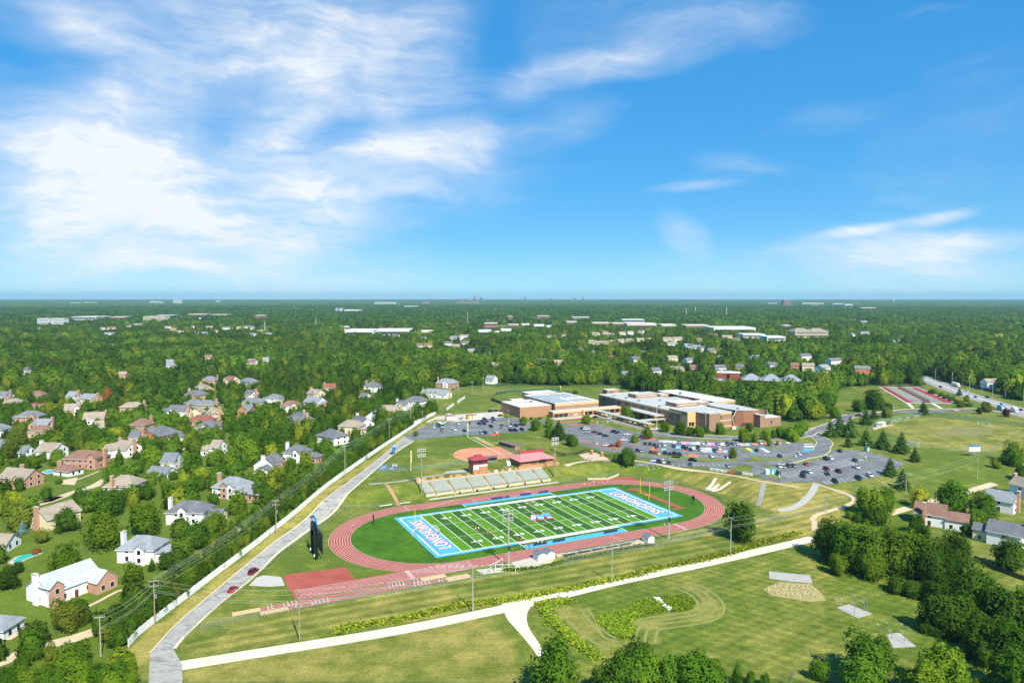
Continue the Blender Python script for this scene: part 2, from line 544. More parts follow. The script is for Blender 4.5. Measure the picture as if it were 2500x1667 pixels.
class NT:
 """small shader-graph shorthand"""

 def __init__(s, name):
  s.m = bpy.data.materials.new(name)
  MATS[name] = s.m
  s.m.use_nodes = True
  s.t = s.m.node_tree
  s.b = s.t.nodes['Principled BSDF']
  s.b.inputs['Specular IOR Level'].default_value = .2
  s.b.inputs['Roughness'].default_value = .9
  s.pos = s.t.nodes.new('ShaderNodeNewGeometry').outputs['Position']

 def put(s, sock, v):
  if hasattr(v, 'is_linked'):
   s.t.links.new(v, sock)
  elif v is not None:
   sock.default_value = v

 def noise(s, scale, detail=5, rough=.6, sx=1, sy=1, rot=0, dist=0):
  mp = s.t.nodes.new('ShaderNodeMapping')
  mp.inputs['Scale'].default_value = (sx, sy, 1)
  mp.inputs['Rotation'].default_value = (0, 0, rot)
  s.t.links.new(s.pos, mp.inputs['Vector'])
  n = s.t.nodes.new('ShaderNodeTexNoise')
  n.inputs['Scale'].default_value = scale
  n.inputs['Detail'].default_value = detail
  n.inputs['Roughness'].default_value = rough
  n.inputs['Distortion'].default_value = dist
  s.t.links.new(mp.outputs[0], n.inputs['Vector'])
  return n.outputs[0]

 def wave(s, scale, rot, dist=1.0, dscale=.05):
  mp = s.t.nodes.new('ShaderNodeMapping')
  mp.inputs['Rotation'].default_value = (0, 0, rot)
  s.t.links.new(s.pos, mp.inputs['Vector'])
  n = s.t.nodes.new('ShaderNodeTexWave')
  n.wave_profile = 'SIN'
  n.inputs['Scale'].default_value = scale
  n.inputs['Distortion'].default_value = dist
  n.inputs['Detail'].default_value = 2
  n.inputs['Detail Scale'].default_value = dscale
  s.t.links.new(mp.outputs[0], n.inputs['Vector'])
  return n.outputs['Fac']

 def math(s, op, a, b=None, c=None, clamp=False):
  n = s.t.nodes.new('ShaderNodeMath')
  n.operation = op
  n.use_clamp = clamp
  for i, q in enumerate((a, b, c)):
   if q is not None:
    s.put(n.inputs[i], q)
  return n.outputs[0]

 def rng(s, v, a, b, c=0, d=1):
  n = s.t.nodes.new('ShaderNodeMapRange')
  n.interpolation_type = 'SMOOTHSTEP'
  s.put(n.inputs[0], v)
  for i, q in enumerate((a, b, c, d)):
   n.inputs[i + 1].default_value = q
  return n.outputs[0]

 def mix(s, f, a, b, mode='MIX'):
  n = s.t.nodes.new('ShaderNodeMix')
  n.data_type = 'RGBA'
  n.blend_type = mode
  s.put(n.inputs[0], f)
  s.put(n.inputs[6], lin(a) if isinstance(a, str) else a)
  s.put(n.inputs[7], lin(b) if isinstance(b, str) else b)
  return n.outputs[2]

 def scale(s, col, f):
  n = s.t.nodes.new('ShaderNodeVectorMath')
  n.operation = 'SCALE'
  s.put(n.inputs[0], col)
  s.put(n.inputs['Scale'], f)
  return n.outputs[0]

 def done(s, col, bump=None, strength=.3, dist=.3):
  s.t.links.new(col, s.b.inputs['Base Color'])
  if bump is not None:
   n = s.t.nodes.new('ShaderNodeBump')
   n.inputs['Strength'].default_value = strength
   n.inputs['Distance'].default_value = dist
   s.t.links.new(bump, n.inputs['Height'])
   s.t.links.new(n.outputs[0], s.b.inputs['Normal'])
  return s.m

g = NT('grass')
atn = g.t.nodes.new('ShaderNodeAttribute')
atn.attribute_name = 'zone'
sp = g.t.nodes.new('ShaderNodeSeparateColor')
g.t.links.new(atn.outputs['Color'], sp.inputs[0])
big = g.noise(.018, 4, .55)
mid = g.noise(.11, 6, .7)
fine = g.noise(1.3, 6, .75)
drag = g.noise(.5, 5, .7, sx=.12, sy=1, rot=R(-20))
dryf = g.math('ADD', sp.outputs[0], g.math('MULTIPLY', g.math('SUBTRACT', big, .5), 1.5))
dryf = g.math('ADD', dryf, g.math('MULTIPLY', g.math('SUBTRACT', mid, .5), 1.5))
dryf = g.math('ADD', dryf, g.math('MULTIPLY', g.math('SUBTRACT', drag, .5), .5))
dryf = g.rng(dryf, .0, 1.0)
col = g.mix(dryf, '#5a6d1e', '#9b8e48')
col = g.mix(g.rng(big, .55, .75, 0, .4), col, '#46681c')
st1 = g.rng(g.wave(.062, R(-114), .4), .3, .7)
st2 = g.rng(g.wave(.085, R(-125), .35), .3, .7)
st3 = g.rng(g.wave(.085, R(-50), .35), .3, .7)
s1 = g.math('MULTIPLY', g.math('SUBTRACT', st1, .5), sp.outputs[1])
s2 = g.math('MULTIPLY', g.math('SUBTRACT', g.math('ADD', st2, st3), 1.0), sp.outputs[2])
var = g.math('ADD', 1.0, g.math('ADD', g.math('MULTIPLY', s1, .34), g.math('MULTIPLY', s2, .16)))
var = g.math('MULTIPLY', var, g.rng(fine, .25, .75, .66, 1.3))
var = g.math('MULTIPLY', var, g.rng(mid, .25, .75, .82, 1.16))
col = g.scale(col, var)
worn = g.math('MULTIPLY', g.rng(g.noise(.035, 9, .72, dist=.6), .62, .76), g.rng(g.noise(.6, 5, .7), .35, .6))
col = g.mix(g.math('MULTIPLY', worn, .5), col, '#928250')
lines = g.noise(2.2, 4, .7, sx=.06, sy=1, rot=R(-24))
col = g.scale(col, g.rng(lines, .3, .7, .9, 1.1))
wild = g.scale(g.mix(g.rng(mid, .3, .7), '#314d1d', '#4c632e'), g.rng(fine, .2, .8, .7, 1.2))
col = g.mix(atn.outputs['Alpha'], col, wild)
g.done(col, fine, .5, .15)
me.materials.append(MATS['grass'])
link('ground', me, kind='structure')

# ---------------------------------------------------------------- surface materials
g = NT('asphalt_worn')
a = g.noise(.3, 8, .78, sx=.55, sy=1.0, rot=R(-60), dist=1.6)
b = g.noise(2.5, 6, .7)
c = g.mix(g.rng(a, .44, .72), '#a9a69d', '#616262')
g.done(g.scale(c, g.rng(b, .2, .8, .8, 1.15)))
g = NT('asphalt_lot')
a = g.noise(.12, 7, .7, dist=.8)
b = g.noise(3, 6, .7)
c = g.mix(g.rng(a, .3, .72), '#5f6163', '#868786')
g.done(g.scale(c, g.rng(b, .2, .8, .84, 1.12)))
g = NT('gravel')
a = g.noise(.25, 6, .7)
b = g.noise(3.5, 6, .8)
c = g.mix(g.rng(a, .3, .75), '#ded6c2', '#c6baa0')
g.done(g.scale(c, g.rng(b, .2, .8, .86, 1.08)), b, .5, .1)
g = NT('track_red')
a = g.noise(.2, 6, .65)
b = g.noise(4, 5, .7)
c = g.mix(g.rng(a, .25, .75), '#9a4c3f', '#a85e4e')
g.done(g.scale(c, g.rng(b, .2, .8, .92, 1.06)))
g = NT('field_turf_dark')
b = g.noise(1.2, 6, .75, sx=.3, sy=2, rot=R(-26))
g.done(g.scale(g.mix(g.noise(.06), '#3a6412', '#305a0e'), g.rng(b, .2, .8, .82, 1.14)))
g = NT('field_turf_light')
b = g.noise(1.2, 6, .75, sx=.3, sy=2, rot=R(64))
g.done(g.scale(g.mix(g.noise(.06), '#5a8a16', '#4e8012'), g.rng(b, .2, .8, .85, 1.12)))
g = NT('field_turf_mid')
b = g.noise(.5, 8, .75, sx=.5, sy=1, rot=R(64))
g.done(g.scale(g.mix(g.rng(g.noise(.09, 6, .7), .35, .65), '#4a7212', '#365e0c'), g.rng(b, .25, .75, .76, 1.22)))
g = NT('clay')
a = g.noise(.15, 5, .6)
g.done(g.scale(g.mix(g.rng(a, .3, .7), '#cf9270', '#c5845f'), g.rng(g.noise(2.5), .2, .8, .94, 1.05)))
M_CONC = mat('concrete', '#bdb5a4', .9, .12, .6)
M_CONC2 = mat('concrete_warm', '#c3ae8f', .9, .12, .6)
M_CONCG = mat('concrete_grey', '#a9a79d', .9, .14, .5)
M_WHITE = mat('paint_white', '#e9e9e4', .7, .06, .8)
M_WLINE = mat('line_white', '#f0f0ea', .8, .08, 1.5)
M_BLUE = mat('turf_blue', '#52a9dd', .85, .07, .5)
M_RED = mat('logo_red', '#b02038', .85, .08, 1)
M_SAND = mat('sand', '#cfae7e', .95, .12, .7)
M_MULCH = mat('mulch', '#a5714b', .95, .2, .8)
M_KERB = mat('kerb_concrete', '#d2c4a6', .9, .1, .7)
M_BLACK = mat('black_paint', '#16181b', .5, .1, 1)
M_STEEL = mat('galvanised_steel', '#9aa0a2', .45, .08, 1, metal=.5)
M_DRYDIRT = mat('dry_dirt', '#a09660', .95, .22, .35)

# ---------------------------------------------------------------- road along the white fence
road_l = [(-83.2,157.8),(-96.6,185.7),(-97.3,206.4),(-93.7,239.1),(-89.4,269.2),(-83.8,315),(-75.2,386.8),(-69,457.2)]
road_r = [(-75,157.8),(-85.5,180.1),(-91.5,188.1),(-92.1,195.1),(-90.9,215.8),(-87.1,239.4),(-83.4,283.1),(-76.5,321.2),(-68.7,405.1),(-61.9,446)]
sheet('access_road', road_l + road_r[::-1], .07, MATS['asphalt_worn'], 2.5, kind='structure')
kb = MB()
strip_mesh(kb, smooth_line(road_l[1:], 2.5), -.05, .32, .16, 1, .2)
strip_mesh(kb, smooth_line(road_r[2:], 2.5), -.75, .1, .16, 1, .2)
kb.build('road_kerb', M_KERB, kind='structure')

# gravel road with the branch towards the camera
gravel = smooth_line([(-86.4,179),(-62.9,187.6),(-34.2,198.2),(-9.9,209.4),(10.1,219.9),(35.5,234.1),(65.4,248.5),(95.7,264.2),(119,276.9)], 3)
strip('gravel_road', gravel, 5.2, .06, MATS['gravel'], 3, kind='structure')
sheet('gravel_branch', [(-3.6,220.1),(-2.8,213.3),(-2.1,209),(-1.2,205.2),(0.1,202.1),(1.9,197.8),(3.3,194.3),(5.8,187.4),(8.4,179.2),(10.3,181.9),(7.6,190.6),(6.6,194.1),(5.5,197.8),(4.7,201.6),(4.3,205.5),(4.5,209.3),(5.2,212.7),(6.7,215.9),(12.4,223.2)], .09, MATS['gravel'], 3, kind='structure')
M_MOWN = mat('mown_dry_grass', '#83894a', .95, .2, 1.2)
for pts, offs in (([(57.5,231),(61.2,225.4),(62.2,216.2),(58.3,208.5),(49.4,204.9),(40.6,202.2),(37.7,197.6),(36.1,191.9)], (-4.6, -2.2, .4, 3.2)), ([(13.7,211.9),(17.5,200.6),(21.8,191.9),(25.9,187.1)], (-2.4, .6)), ([(20.9,213.6),(22.9,204.5),(25.9,194.7),(29.6,191.9)], (0, 2))):
 L_ = smooth_line(pts, 2)
 for o_ in offs:
  m_ = MB()
  strip_mesh(m_, L_, o_ - .4, o_ + .4, .035, 1)
  m_.build('mown_band', M_MOWN, kind='structure')

# footpaths
strip('footpath_dirt', smooth_line([(122.7,285.4),(127.1,296),(130,302),(157,323.2),(148.7,342.1)], 3), 2.2, .10, M_CONC2, 1, kind='structure')
strip('bank_path', smooth_line([(50.3,391),(68.6,389.8),(88.1,374.8),(110.9,358.6),(122.5,346.2),(136.6,336.4)], 3), 2.3, .13, M_CONC2, 2, kind='structure')
strip('ramp_path', smooth_line([(148.2,344),(139.4,328.9),(128.3,314.4),(121,308.7),(116.2,307.6)], 3), 3.2, .12, M_CONCG, 2, kind='structure')
strip('drain_channel', smooth_line([(122.8,344.3),(115.4,326.5),(110.4,316)], 2), 2.2, .14, mat('stone_chip', '#97978f', .95, .3, 1.2), 2, kind='structure')
strip('stand_path', smooth_line([(-69.3,341.3),(-55,346.3),(-45.1,354.1),(-34.6,360.4)], 3), 2.0, .12, M_CONCG, 2, kind='structure')
sheet('stand_apron_path', [(-35.6,361.3),(-33.8,366.9),(-24.4,370.7),(-22.8,367.9),(-23.1,365)], .13, M_CONCG, 3, kind='structure')
strip('steps_path', smooth_line([(-62.6,344.7),(-57.9,335.1),(-54.6,330.2),(-51.2,320.5)], 2), 1.7, .14, mat('brick_steps', '#a98564', .9, .2, 1.5), 1, kind='structure')
strip('spectator_walk', uvp((12, 70.5), (45, 71.2), (82, 71.5)), 2.6, .05, M_CONC, 1, kind='structure')
sheet('gate_plaza', [(38,405.1),(43,409.9),(48.7,412),(54.1,395.8),(51.8,391.4),(41.3,393.3)], .13, M_CONC2, 3, kind='structure')
strip('plaza_path', smooth_line([(29,380.3),(36.1,387),(45.1,391.4),(52.3,393.3)], 3), 3.0, .12, M_CONC2, 1, kind='structure')

# ---------------------------------------------------------------- running track and football field (u along the field, v across)
UC0, UC1, VC = -2.3, 93.7, 24.4

def oval(rad, n=40):
 p = []
 for i in range(n + 1):
  t = -math.pi / 2 + math.pi * i / n
  p.append((UC1 + rad * math.cos(t), VC + rad * math.sin(t)))
 for i in range(n + 1):
  t = math.pi / 2 + math.pi * i / n
  p.append((UC0 + rad * math.cos(t), VC + rad * math.sin(t)))
 return p

def ring(mb, r0, r1, z, m=0):
 a, b = oval(r0), oval(r1)
 n = len(a)
 for i in range(n):
  j = (i + 1) % n
  q = [uv_world(*a[i]), uv_world(*a[j]), uv_world(*b[j]), uv_world(*b[i])]
  mb.quad(*[(x, y, z) for x, y in q][::-1], m=m)

def uvquad(mb, u0, u1, v0, v1, z, m=0):
 mb.quad(*[(*uv_world(a, b), z) for a, b in ((u0, v0), (u1, v0), (u1, v1), (u0, v1))], m=m)

def uvline(mb, p, q, w, z, m=0):
 (u0, v0), (u1, v1) = p, q
 d = math.hypot(u1 - u0, v1 - v0)
 nx_, ny_ = -(v1 - v0) / d * w / 2, (u1 - u0) / d * w / 2
 mb.quad(*[(*uv_world(a, b), z) for a, b in ((u0 - nx_, v0 - ny_), (u1 - nx_, v1 - ny_), (u1 + nx_, v1 + ny_), (u0 + nx_, v0 + ny_))], m=m)

RI, LW = 33.0, 1.03
track = thing('running_track', 'red eight-lane running track around the football field', 'running track')
mb = MB()
ring(mb, RI, RI + 8 * LW, .04)
uvquad(mb, UC1, 122, VC + RI, VC + RI + 8 * LW, .035)
mb.build('running_surface', MATS['track_red'], track)
for k in range(9):
 mb = MB()
 r = RI + k * LW
 ring(mb, r - .042, r + .042, .05)
 if k:
  strip_mesh(mb, [uv_world(-62.5 + (UC0 + 62.5) * i / 24, VC - r) for i in range(25)], -.055, .055, .075, 1)
 mb.build('lane_line', M_WLINE, track)
mb = MB()
for u in (-24.5, 92.0):
 v0 = VC - RI - 8 * LW
 for k in range(8):
  for (a, b) in ((.2, .32), (.7, .82)):
   uvquad(mb, u - .9, u + .6, v0 + k * LW + a * LW, v0 + k * LW + b * LW, .055)
for u in (-2.0, 30., 60.):
 uvquad(mb, u - .05, u + .05, VC - RI - 8 * LW, VC - RI, .055)
 uvquad(mb, u - .05, u + .05, VC + RI, VC + RI + 8 * LW, .055)
for k in range(8):
 for d in (0, 3):
  uvquad(mb, 4 + k * 2.3 + d, 4.25 + k * 2.3 + d, VC + RI + k * LW, VC + RI + (k + .8) * LW, .055)
  uvquad(mb, -16 + k * 2 + d, -15.8 + k * 2 + d, VC - RI - (k + .8) * LW, VC - RI - k * LW, .055)
mb.build('lane_marks', M_WLINE, track, kind='stuff')
mb = MB()
for k in range(24):
 u = -12 + k * 4.3
 uvquad(mb, u, u + .35, VC - RI - .7, VC - RI - .25, .056)
for k in range(7):
 t = R(-68 + k * 5.5)
 for rr in (1.5, 4.5):
  u, v = UC1 + (RI + rr) * math.cos(t), VC + (RI + rr) * math.sin(t)
  uvquad(mb, u - .25, u + .25, v - .25, v + .25, .056)
mb.build('exchange_marks', mat('line_yellow', '#e0a03c', .8, .08), track, kind='stuff')
sheet('training_pad', uvp((-64, -8.7), (-42.7, -8.7), (-42.7, 4.2), (-64, 4.2)), .07, MATS['track_red'], 2.5, parent=track)
sheet('sprint_straight', uvp((-63.4, VC - RI - 8 * LW), (UC0, VC - RI - 8 * LW), (UC0, VC - RI), (-63.4, VC - RI)), .045, MATS['track_red'], 2.5, parent=track)
# jump runways beside the sprint straight
rw = thing('jump_runway', 'narrow red long-jump runways with sand pits beside the sprint straight', 'jump runway')
mb = MB()
uvquad(mb, -74, -18, -20.1, -17.7, .05)
uvquad(mb, -66, -10, -23.1, -20.7, .05)
mb.build('runway_surface', MATS['track_red'], rw)
mb = MB()
for v in (-20.0, -18.9, -17.8, -23.0, -21.9, -20.8):
 o = 0 if v > -20.3 else 8
 uvquad(mb, -74 + o, -18 + o, v - .04, v + .04, .06)
mb.build('runway_line', M_WLINE, rw)
for (u0, u1, v0, v1) in ((-82, -74, -20.4, -17.4), (-74.4, -66.2, -23.4, -20.7), (-22.5, -13.8, -20.1, -17.2), (-14.8, -6.5, -24.2, -20.6)):
 mb = MB()
 uvquad(mb, u0, u1, v0, v1, .07)
 mb.build('sand_pit', M_SAND, rw)

field = thing('football_field', 'striped green football turf with blue end zones inside the track', 'football field')
mb = MB()
o_ = oval(RI)
mb.add([(*uv_world(*p), .03) for p in o_], [tuple(range(len(o_)))])
mb.build('infield_turf', MATS['field_turf_mid'], field)
YD = .9144
mb = MB()
for k in range(20):
 light = (k % 2 == 0) if k < 10 else (k % 2 == 1)
 uvquad(mb, k * 5 * YD, (k + 1) * 5 * YD, 0, 48.77, .045, 0 if light else 1)
mb.build('turf_bands', [MATS['field_turf_light'], MATS['field_turf_dark']], field)
mb = MB()
L_ = 100 * YD
for (u0, u1, v0, v1) in ((-11.0, 0, -1.9, 50.7), (L_, L_ + 11.0, -1.9, 50.7), (0, 22.86, -1.9, 0), (68.6, L_, -1.9, 0), (0, 22.86, 48.77, 50.7), (68.6, L_, 48.77, 50.7),
      (22.86, 69, -8.1, -4.0), (22.7, 68.6, 53.6, 56.8)):
 uvquad(mb, u0, u1, v0, v1, .05)
mb.build('blue_border', M_BLUE, field)
mb = MB()
uvquad(mb, 22.86, 68.6, -2.0, -.02, .052)
uvquad(mb, 22.86, 68.6, 48.79, 50.8, .052)
for (p, q, w) in (((-9.2, 0), (L_ + 9.2, 0), .45), ((-9.2, 48.77), (L_ + 9.2, 48.77), .45), ((-9.2, -.2), (-9.2, 48.97), .5), ((L_ + 9.2, -.2), (L_ + 9.2, 48.97), .5),
    ((22.86, -8), (22.86, -2), .22), ((68.8, -8), (68.8, -2), .22), ((22.8, 50.8), (22.8, 56.7), .22), ((68.6, 50.8), (68.6, 56.7), .22)):
 uvline(mb, p, q, w, .06)
mb.build('boundary_line', M_WLINE, field)
for k in range(21):
 mb = MB()
 uvquad(mb, k * 5 * YD - (.11 if k % 20 else .16), k * 5 * YD + (.11 if k % 20 else .16), .25, 48.5, .064)
 mb.build('yard_line', M_WLINE, field)
mb = MB()
for k in range(101):
 u = k * YD
 if k % 5:
  for v in (.8, 16.0, 33.0, 48.0):
   uvquad(mb, u - .11, u + .11, v - .38, v + .38, .064)
mb.build('hash_marks', M_WLINE, field, kind='stuff')

def arc(mb, cu, cv, r, a0, a1, w, z, n=40, m=0):
 for i in range(n):
  t0, t1 = R(a0 + (a1 - a0) * i / n), R(a0 + (a1 - a0) * (i + 1) / n)
  uvline(mb, (cu + r * math.cos(t0), cv + r * math.sin(t0)), (cu + r * math.cos(t1), cv + r * math.sin(t1)), w, z, m)

mb = MB()
for s, u0 in ((1, 0), (-1, L_)):
 arc(mb, u0 + s * 13.2, 24.4, 2.6, 0, 360, .12, .066)
 arc(mb, u0 + s * 13.2, 24.4, 11.0, -75 if s > 0 else 105, 75 if s > 0 else 255, .12, .066)
 uvline(mb, (u0 + s * 13.2, 35.4), (u0 + s * 3, 35.4), .12, .066)
 uvline(mb, (u0 + s * 13.2, 13.4), (u0 + s * 3, 13.4), .12, .066)
 uvline(mb, (u0 + s * 9, 27), (u0 + s * 9, 34), .12, .066)
mb.build('lacrosse_line', mat('line_faint', '#a9bd85', .8, .1), field)
mb = MB()
arc(mb, 45.72, 24.4, 9.3, 0, 360, .14, .065)
for s, u0 in ((1, 0), (-1, L_)):
 arc(mb, u0 + s * 9, 24.4, 8.6, -60 if s > 0 else 120, 60 if s > 0 else 240, .14, .065)
mb.build('soccer_line', mat('line_dark', '#243d12', .8, .1), field)
mb = MB()
for s, u0 in ((1, 0), (-1, L_)):
 uvline(mb, (u0 - s * 8, 2.5), (u0 - s * .6, 2.5), .13, .058)
 uvline(mb, (u0 - s * 8, 2.5), (u0 - s * 8, 46), .13, .058)
 uvline(mb, (u0 - s * 8, 46), (u0 - s * .6, 46), .13, .058)
mb.build('soccer_end_line', mat('line_navy', '#1d5d96', .8, .1), field)

def text_mesh(body, size, offset=0.0, shear=0.0, space=1.0):
 cu = bpy.data.curves.new('lettering', 'FONT')
 cu.body = body
 cu.size = size
 cu.offset = offset
 cu.shear = shear
 cu.space_character = space
 cu.align_x = 'CENTER'
 cu.align_y = 'CENTER'
 cu.resolution_u = 3
 o = bpy.data.objects.new('lettering', cu)
 COL.objects.link(o)
 dg = bpy.context.evaluated_depsgraph_get()
 me_ = bpy.data.meshes.new_from_object(o.evaluated_get(dg))
 bpy.data.objects.remove(o)
 bpy.data.curves.remove(cu)
 return me_

def put_text(name, body, u, v, ang, size, z, mt, parent, offset=0, sx=1, sy=1, shear=0, space=1):
 me_ = text_mesh(body, size, offset, shear, space)
 me_.materials.clear()
 me_.materials.append(mt)
 return link(name, me_, parent, (*uv_world(u, v), z), YAW + ang, scale=(sx, sy, 1))

for (u, ang) in ((-4.0, math.pi / 2), (L_ + 4.3, -math.pi / 2)):
 put_text('end_zone_lettering_outline', 'LONGHORNS', u, 24.4, ang, 7.6, .068, M_RED, field, .46, .72, 1.0, 0, 1.12)
 put_text('end_zone_lettering', 'LONGHORNS', u, 24.4, ang, 7.6, .078, M_WLINE, field, .06, .72, 1.0, 0, 1.12)
for k in range(1, 10):
 num = str((k if k <= 5 else 10 - k) * 10)
 d = '' if k == 5 else ('-' if k < 5 else '')
 e = '-' if k > 5 else ''
 put_text('yard_number', d + num[0] + ' ' + num[1] + e, k * 10 * YD, 8.0, 0, 3.1, .068, M_WLINE, field, .10)
 put_text('yard_number', e + num[0] + ' ' + num[1] + d, k * 10 * YD, 40.8, math.pi, 3.1, .068, M_WLINE, field, .10)

def world_poly(name, pts, z, mt, parent):
 m_ = MB()
 m_.add([(p[0], p[1], z) for p in pts], [tuple(range(len(pts)))])
 return m_.build(name, mt, parent)

world_poly('logo_outline', [(7.5,297.7),(8.2,307.3),(8.8,307.9),(11.5,308.9),(11.9,308.3),(12.3,307.7),(12.9,309.4),(13.7,310.6),(16.5,311.6),(16.9,309.4),(17.5,304.6),(19.1,303.8),(18.4,302.8),(15.1,301.6),(13.8,300.8),(11.5,299.8)], .07, M_RED, field)
world_poly('logo_blue', [(8,299),(8.4,306.7),(11.3,308.1),(12.2,306.6),(13.4,309.8),(16.2,310.7),(17.1,304.2),(18.1,303.7),(15.4,302.5),(15.1,303.4),(14.3,306.7),(14,306.1),(13.5,301),(11.7,300.2),(11.3,301.6),(10.5,305.3),(10.2,305),(10.1,299.8)], .076, M_BLUE, field)
world_poly('logo_white', [(8.1,301.2),(8.4,306.3),(8.7,306.9),(10.3,305),(10.3,302.2),(8.1,301)], .082, M_WLINE, field)
world_poly('logo_white', [(11,304.6),(13.1,304.2),(13.8,303.7),(13.8,303.1),(12.5,303.1),(11.3,303.1)], .082, M_WLINE, field)
world_poly('logo_white', [(15.2,303.7),(17.1,304),(18.1,303.6),(16.3,303.1),(15.5,302.7)], .082, M_WLINE, field)
# pole vault and high jump surfaces on the right-hand infield
jr = thing('vault_runway', 'red vault runway with landing pads on the right-hand infield', 'jump runway')
world_poly('runway_surface', [(59.8,347.5),(62.2,348.4),(77.1,318.6),(78.2,317.4),(71.8,314.3),(72,316.2),(74.5,317.8)], .05, MATS['track_red'], jr)
world_poly('landing_pad', [(55.6,347.5),(58.8,351),(63.4,350.4),(60.5,346)], .06, MATS['track_red'], jr)

# ---------------------------------------------------------------- softball diamond
sf = thing('softball_diamond', 'softball diamond with orange clay infield behind the grandstand', 'softball field')
sheet('clay_infield', [(-33.9,404.9),(-33.7,412.5),(-31.1,419.6),(-27,423.3),(-21.5,425),(-14,425.9),(-7.1,428),(-2.7,416),(2.8,404.9),(5.4,400.2),(-1.4,397.6),(-8.6,394.3),(-16.3,389.9),(-22,388.7),(-25.5,389.9),(-29.9,395),(-32.7,400.2)], .05, MATS['clay'], 6, parent=sf)
strip('foul_line', [(-28.6,458.4),(-14.3,425.5),(-5.9,406.2),(-2.6,400.2)], .35, .08, M_WLINE, 1, parent=sf)
strip('pitching_circle', smooth_line([(-17.8,405.2),(-17.6,407.6),(-15.6,409.3),(-13.1,408.3),(-12.5,405.6),(-14.5,403.5),(-16.5,402.9)], 1, True), .18, .08, M_WLINE, 1, parent=sf)
sheet('bare_strip', [(-26.6,459.2),(-21.8,458.4),(-10.4,430.8),(-11.6,428.5),(-14.2,432.3)], .055, mat('worn_grass', '#a99a62', .95, .18, .3), 6, parent=sf)
# ---------------------------------------------------------------- school drives and car parks
LOT = MATS['asphalt_lot']
lot_left = [(-71.3,448.9),(-67.5,471.1),(-62,493.8),(-57.5,503.2),(-47,512.5),(-32.6,517.7),(-22.6,524.5),(-7.6,534.3),(4.4,530.3),(12.6,515.1),(13.5,499),(10.5,479),(4.5,472),(-9.7,472),(-12.3,460.5),(-29.9,464.1),(-46.6,456.9),(-59.7,448.3),(-66.6,445.6)]
LL = sheet('left_car_park', lot_left, .06, LOT, 6, kind='structure')
sheet('service_yard', [(-57.8,506),(-62.5,513.3),(-57.2,536.3),(-48.6,544.4),(-28.6,552.8),(-7.3,563.6),(-6.3,534.3),(-22.6,524.5),(-32.6,517.7),(-47,512.5)], .045, M_CONC, 6, kind='structure')
sheet('service_island', [(-60.3,510.2),(-56.4,523.4),(-48,523.4),(-41.4,517.8),(-50.3,508.1),(-58.8,503.9)], .1, mat('dry_verge', '#86844c', .95, .2, .4), 6, kind='structure')
drive = smooth_line([(16.5,514.3),(32.5,523.6),(51.8,531.8),(61,538.8),(65.4,535.4),(73.9,522.2),(92.3,484.8),(106.5,467),(124.5,458.7),(145.9,455.3),(148.7,452.8),(168.5,453.8),(190.1,463.9),(199.8,476.5),(213.1,487.9),(232.4,508.3),(251.6,535),(269.2,547),(285.6,555.5),(317,560.6),(352.5,564.7),(377.4,558.5)], 5)
strip('school_drive', drive, 9.5, .065, LOT, 2, kind='structure')
km = MB()
strip_mesh(km, drive[8:60], 4.9, 5.5, .18, 1, .2)
strip_mesh(km, drive[14:62], -5.4, -4.9, .18, 1, .2)
km.build('drive_kerb', M_KERB, kind='structure')
lane2 = smooth_line([(22.1,496.7),(31.2,501.6),(49.6,509.1),(59.8,504.1),(67.3,490.7),(79.8,474.6),(88.5,464.8),(93.9,463.4),(118.2,451.9)], 5)
strip('inner_lane', lane2, 6.0, .05, LOT, 1, kind='structure')
front = [(36.1,494),(54,501.8),(60.4,499.7),(68.1,484.2),(85.2,462.1),(93.3,450.2),(112.1,446.4),(134.3,447.5),(150.3,446),(158.8,441.8),(179.8,437.6),(185.3,434.8),(182.4,426.8),(176,413.2),(165.7,403.6),(158.1,397.4),(139,396.7),(134.4,395.2),(123.6,387.8),(120.2,390),(106.2,395.2),(90.5,401.3),(73.5,411.3),(63.7,419.1),(55.3,430.7),(42.3,447.7),(35.2,458.7)]
FL = sheet('front_car_park', front, .055, LOT, 6, kind='structure')
lower = smooth_line([(30.8,453.5),(41.7,441.2),(57.8,418.4),(72.4,405.1),(89.4,395.8),(98.3,385.6),(119.9,384.6),(136.3,384.2),(152,390.4),(164.8,401.3),(174,406.2),(183.5,419.3),(186.5,426.3),(194.2,440.3),(197,456.8),(198.8,469.1),(212.3,486)], 5)
strip('perimeter_drive', lower, 8.5, .075, LOT, 2, kind='structure')
km = MB()
strip_mesh(km, lower[24:], -4.75, -4.3, .2, 1, .2)
strip_mesh(km, lower[34:], 4.3, 4.75, .2, 1, .2)
km.build('perimeter_kerb', M_KERB, kind='structure')
sheet('kerbside_bays', [(63.8,385.5),(87.2,386.3),(117.9,383.5),(119.2,373.8),(85.4,378.2),(63.5,383.6)], .068, LOT, 6, kind='structure')
right = [(131.8,386.5),(134,376.7),(140.1,378.3),(155.2,383.4),(170.9,393.1),(180.3,403),(190.9,419.6),(195.7,417.6),(202.8,419.6),(207.4,414.3),(211.6,403),(213.7,390.9),(213.2,384.4),(204,373.5),(185.3,358.3),(166.3,348.7),(152.3,342.7),(149.9,346.3),(130.8,344.8),(124.6,352.3),(122.8,363.5)]
RL = sheet('right_car_park', right, .058, LOT, 5, kind='structure')
M_VERGE = mat('verge_grass', '#707a3a', .95, .25, .5)
k_ = 0
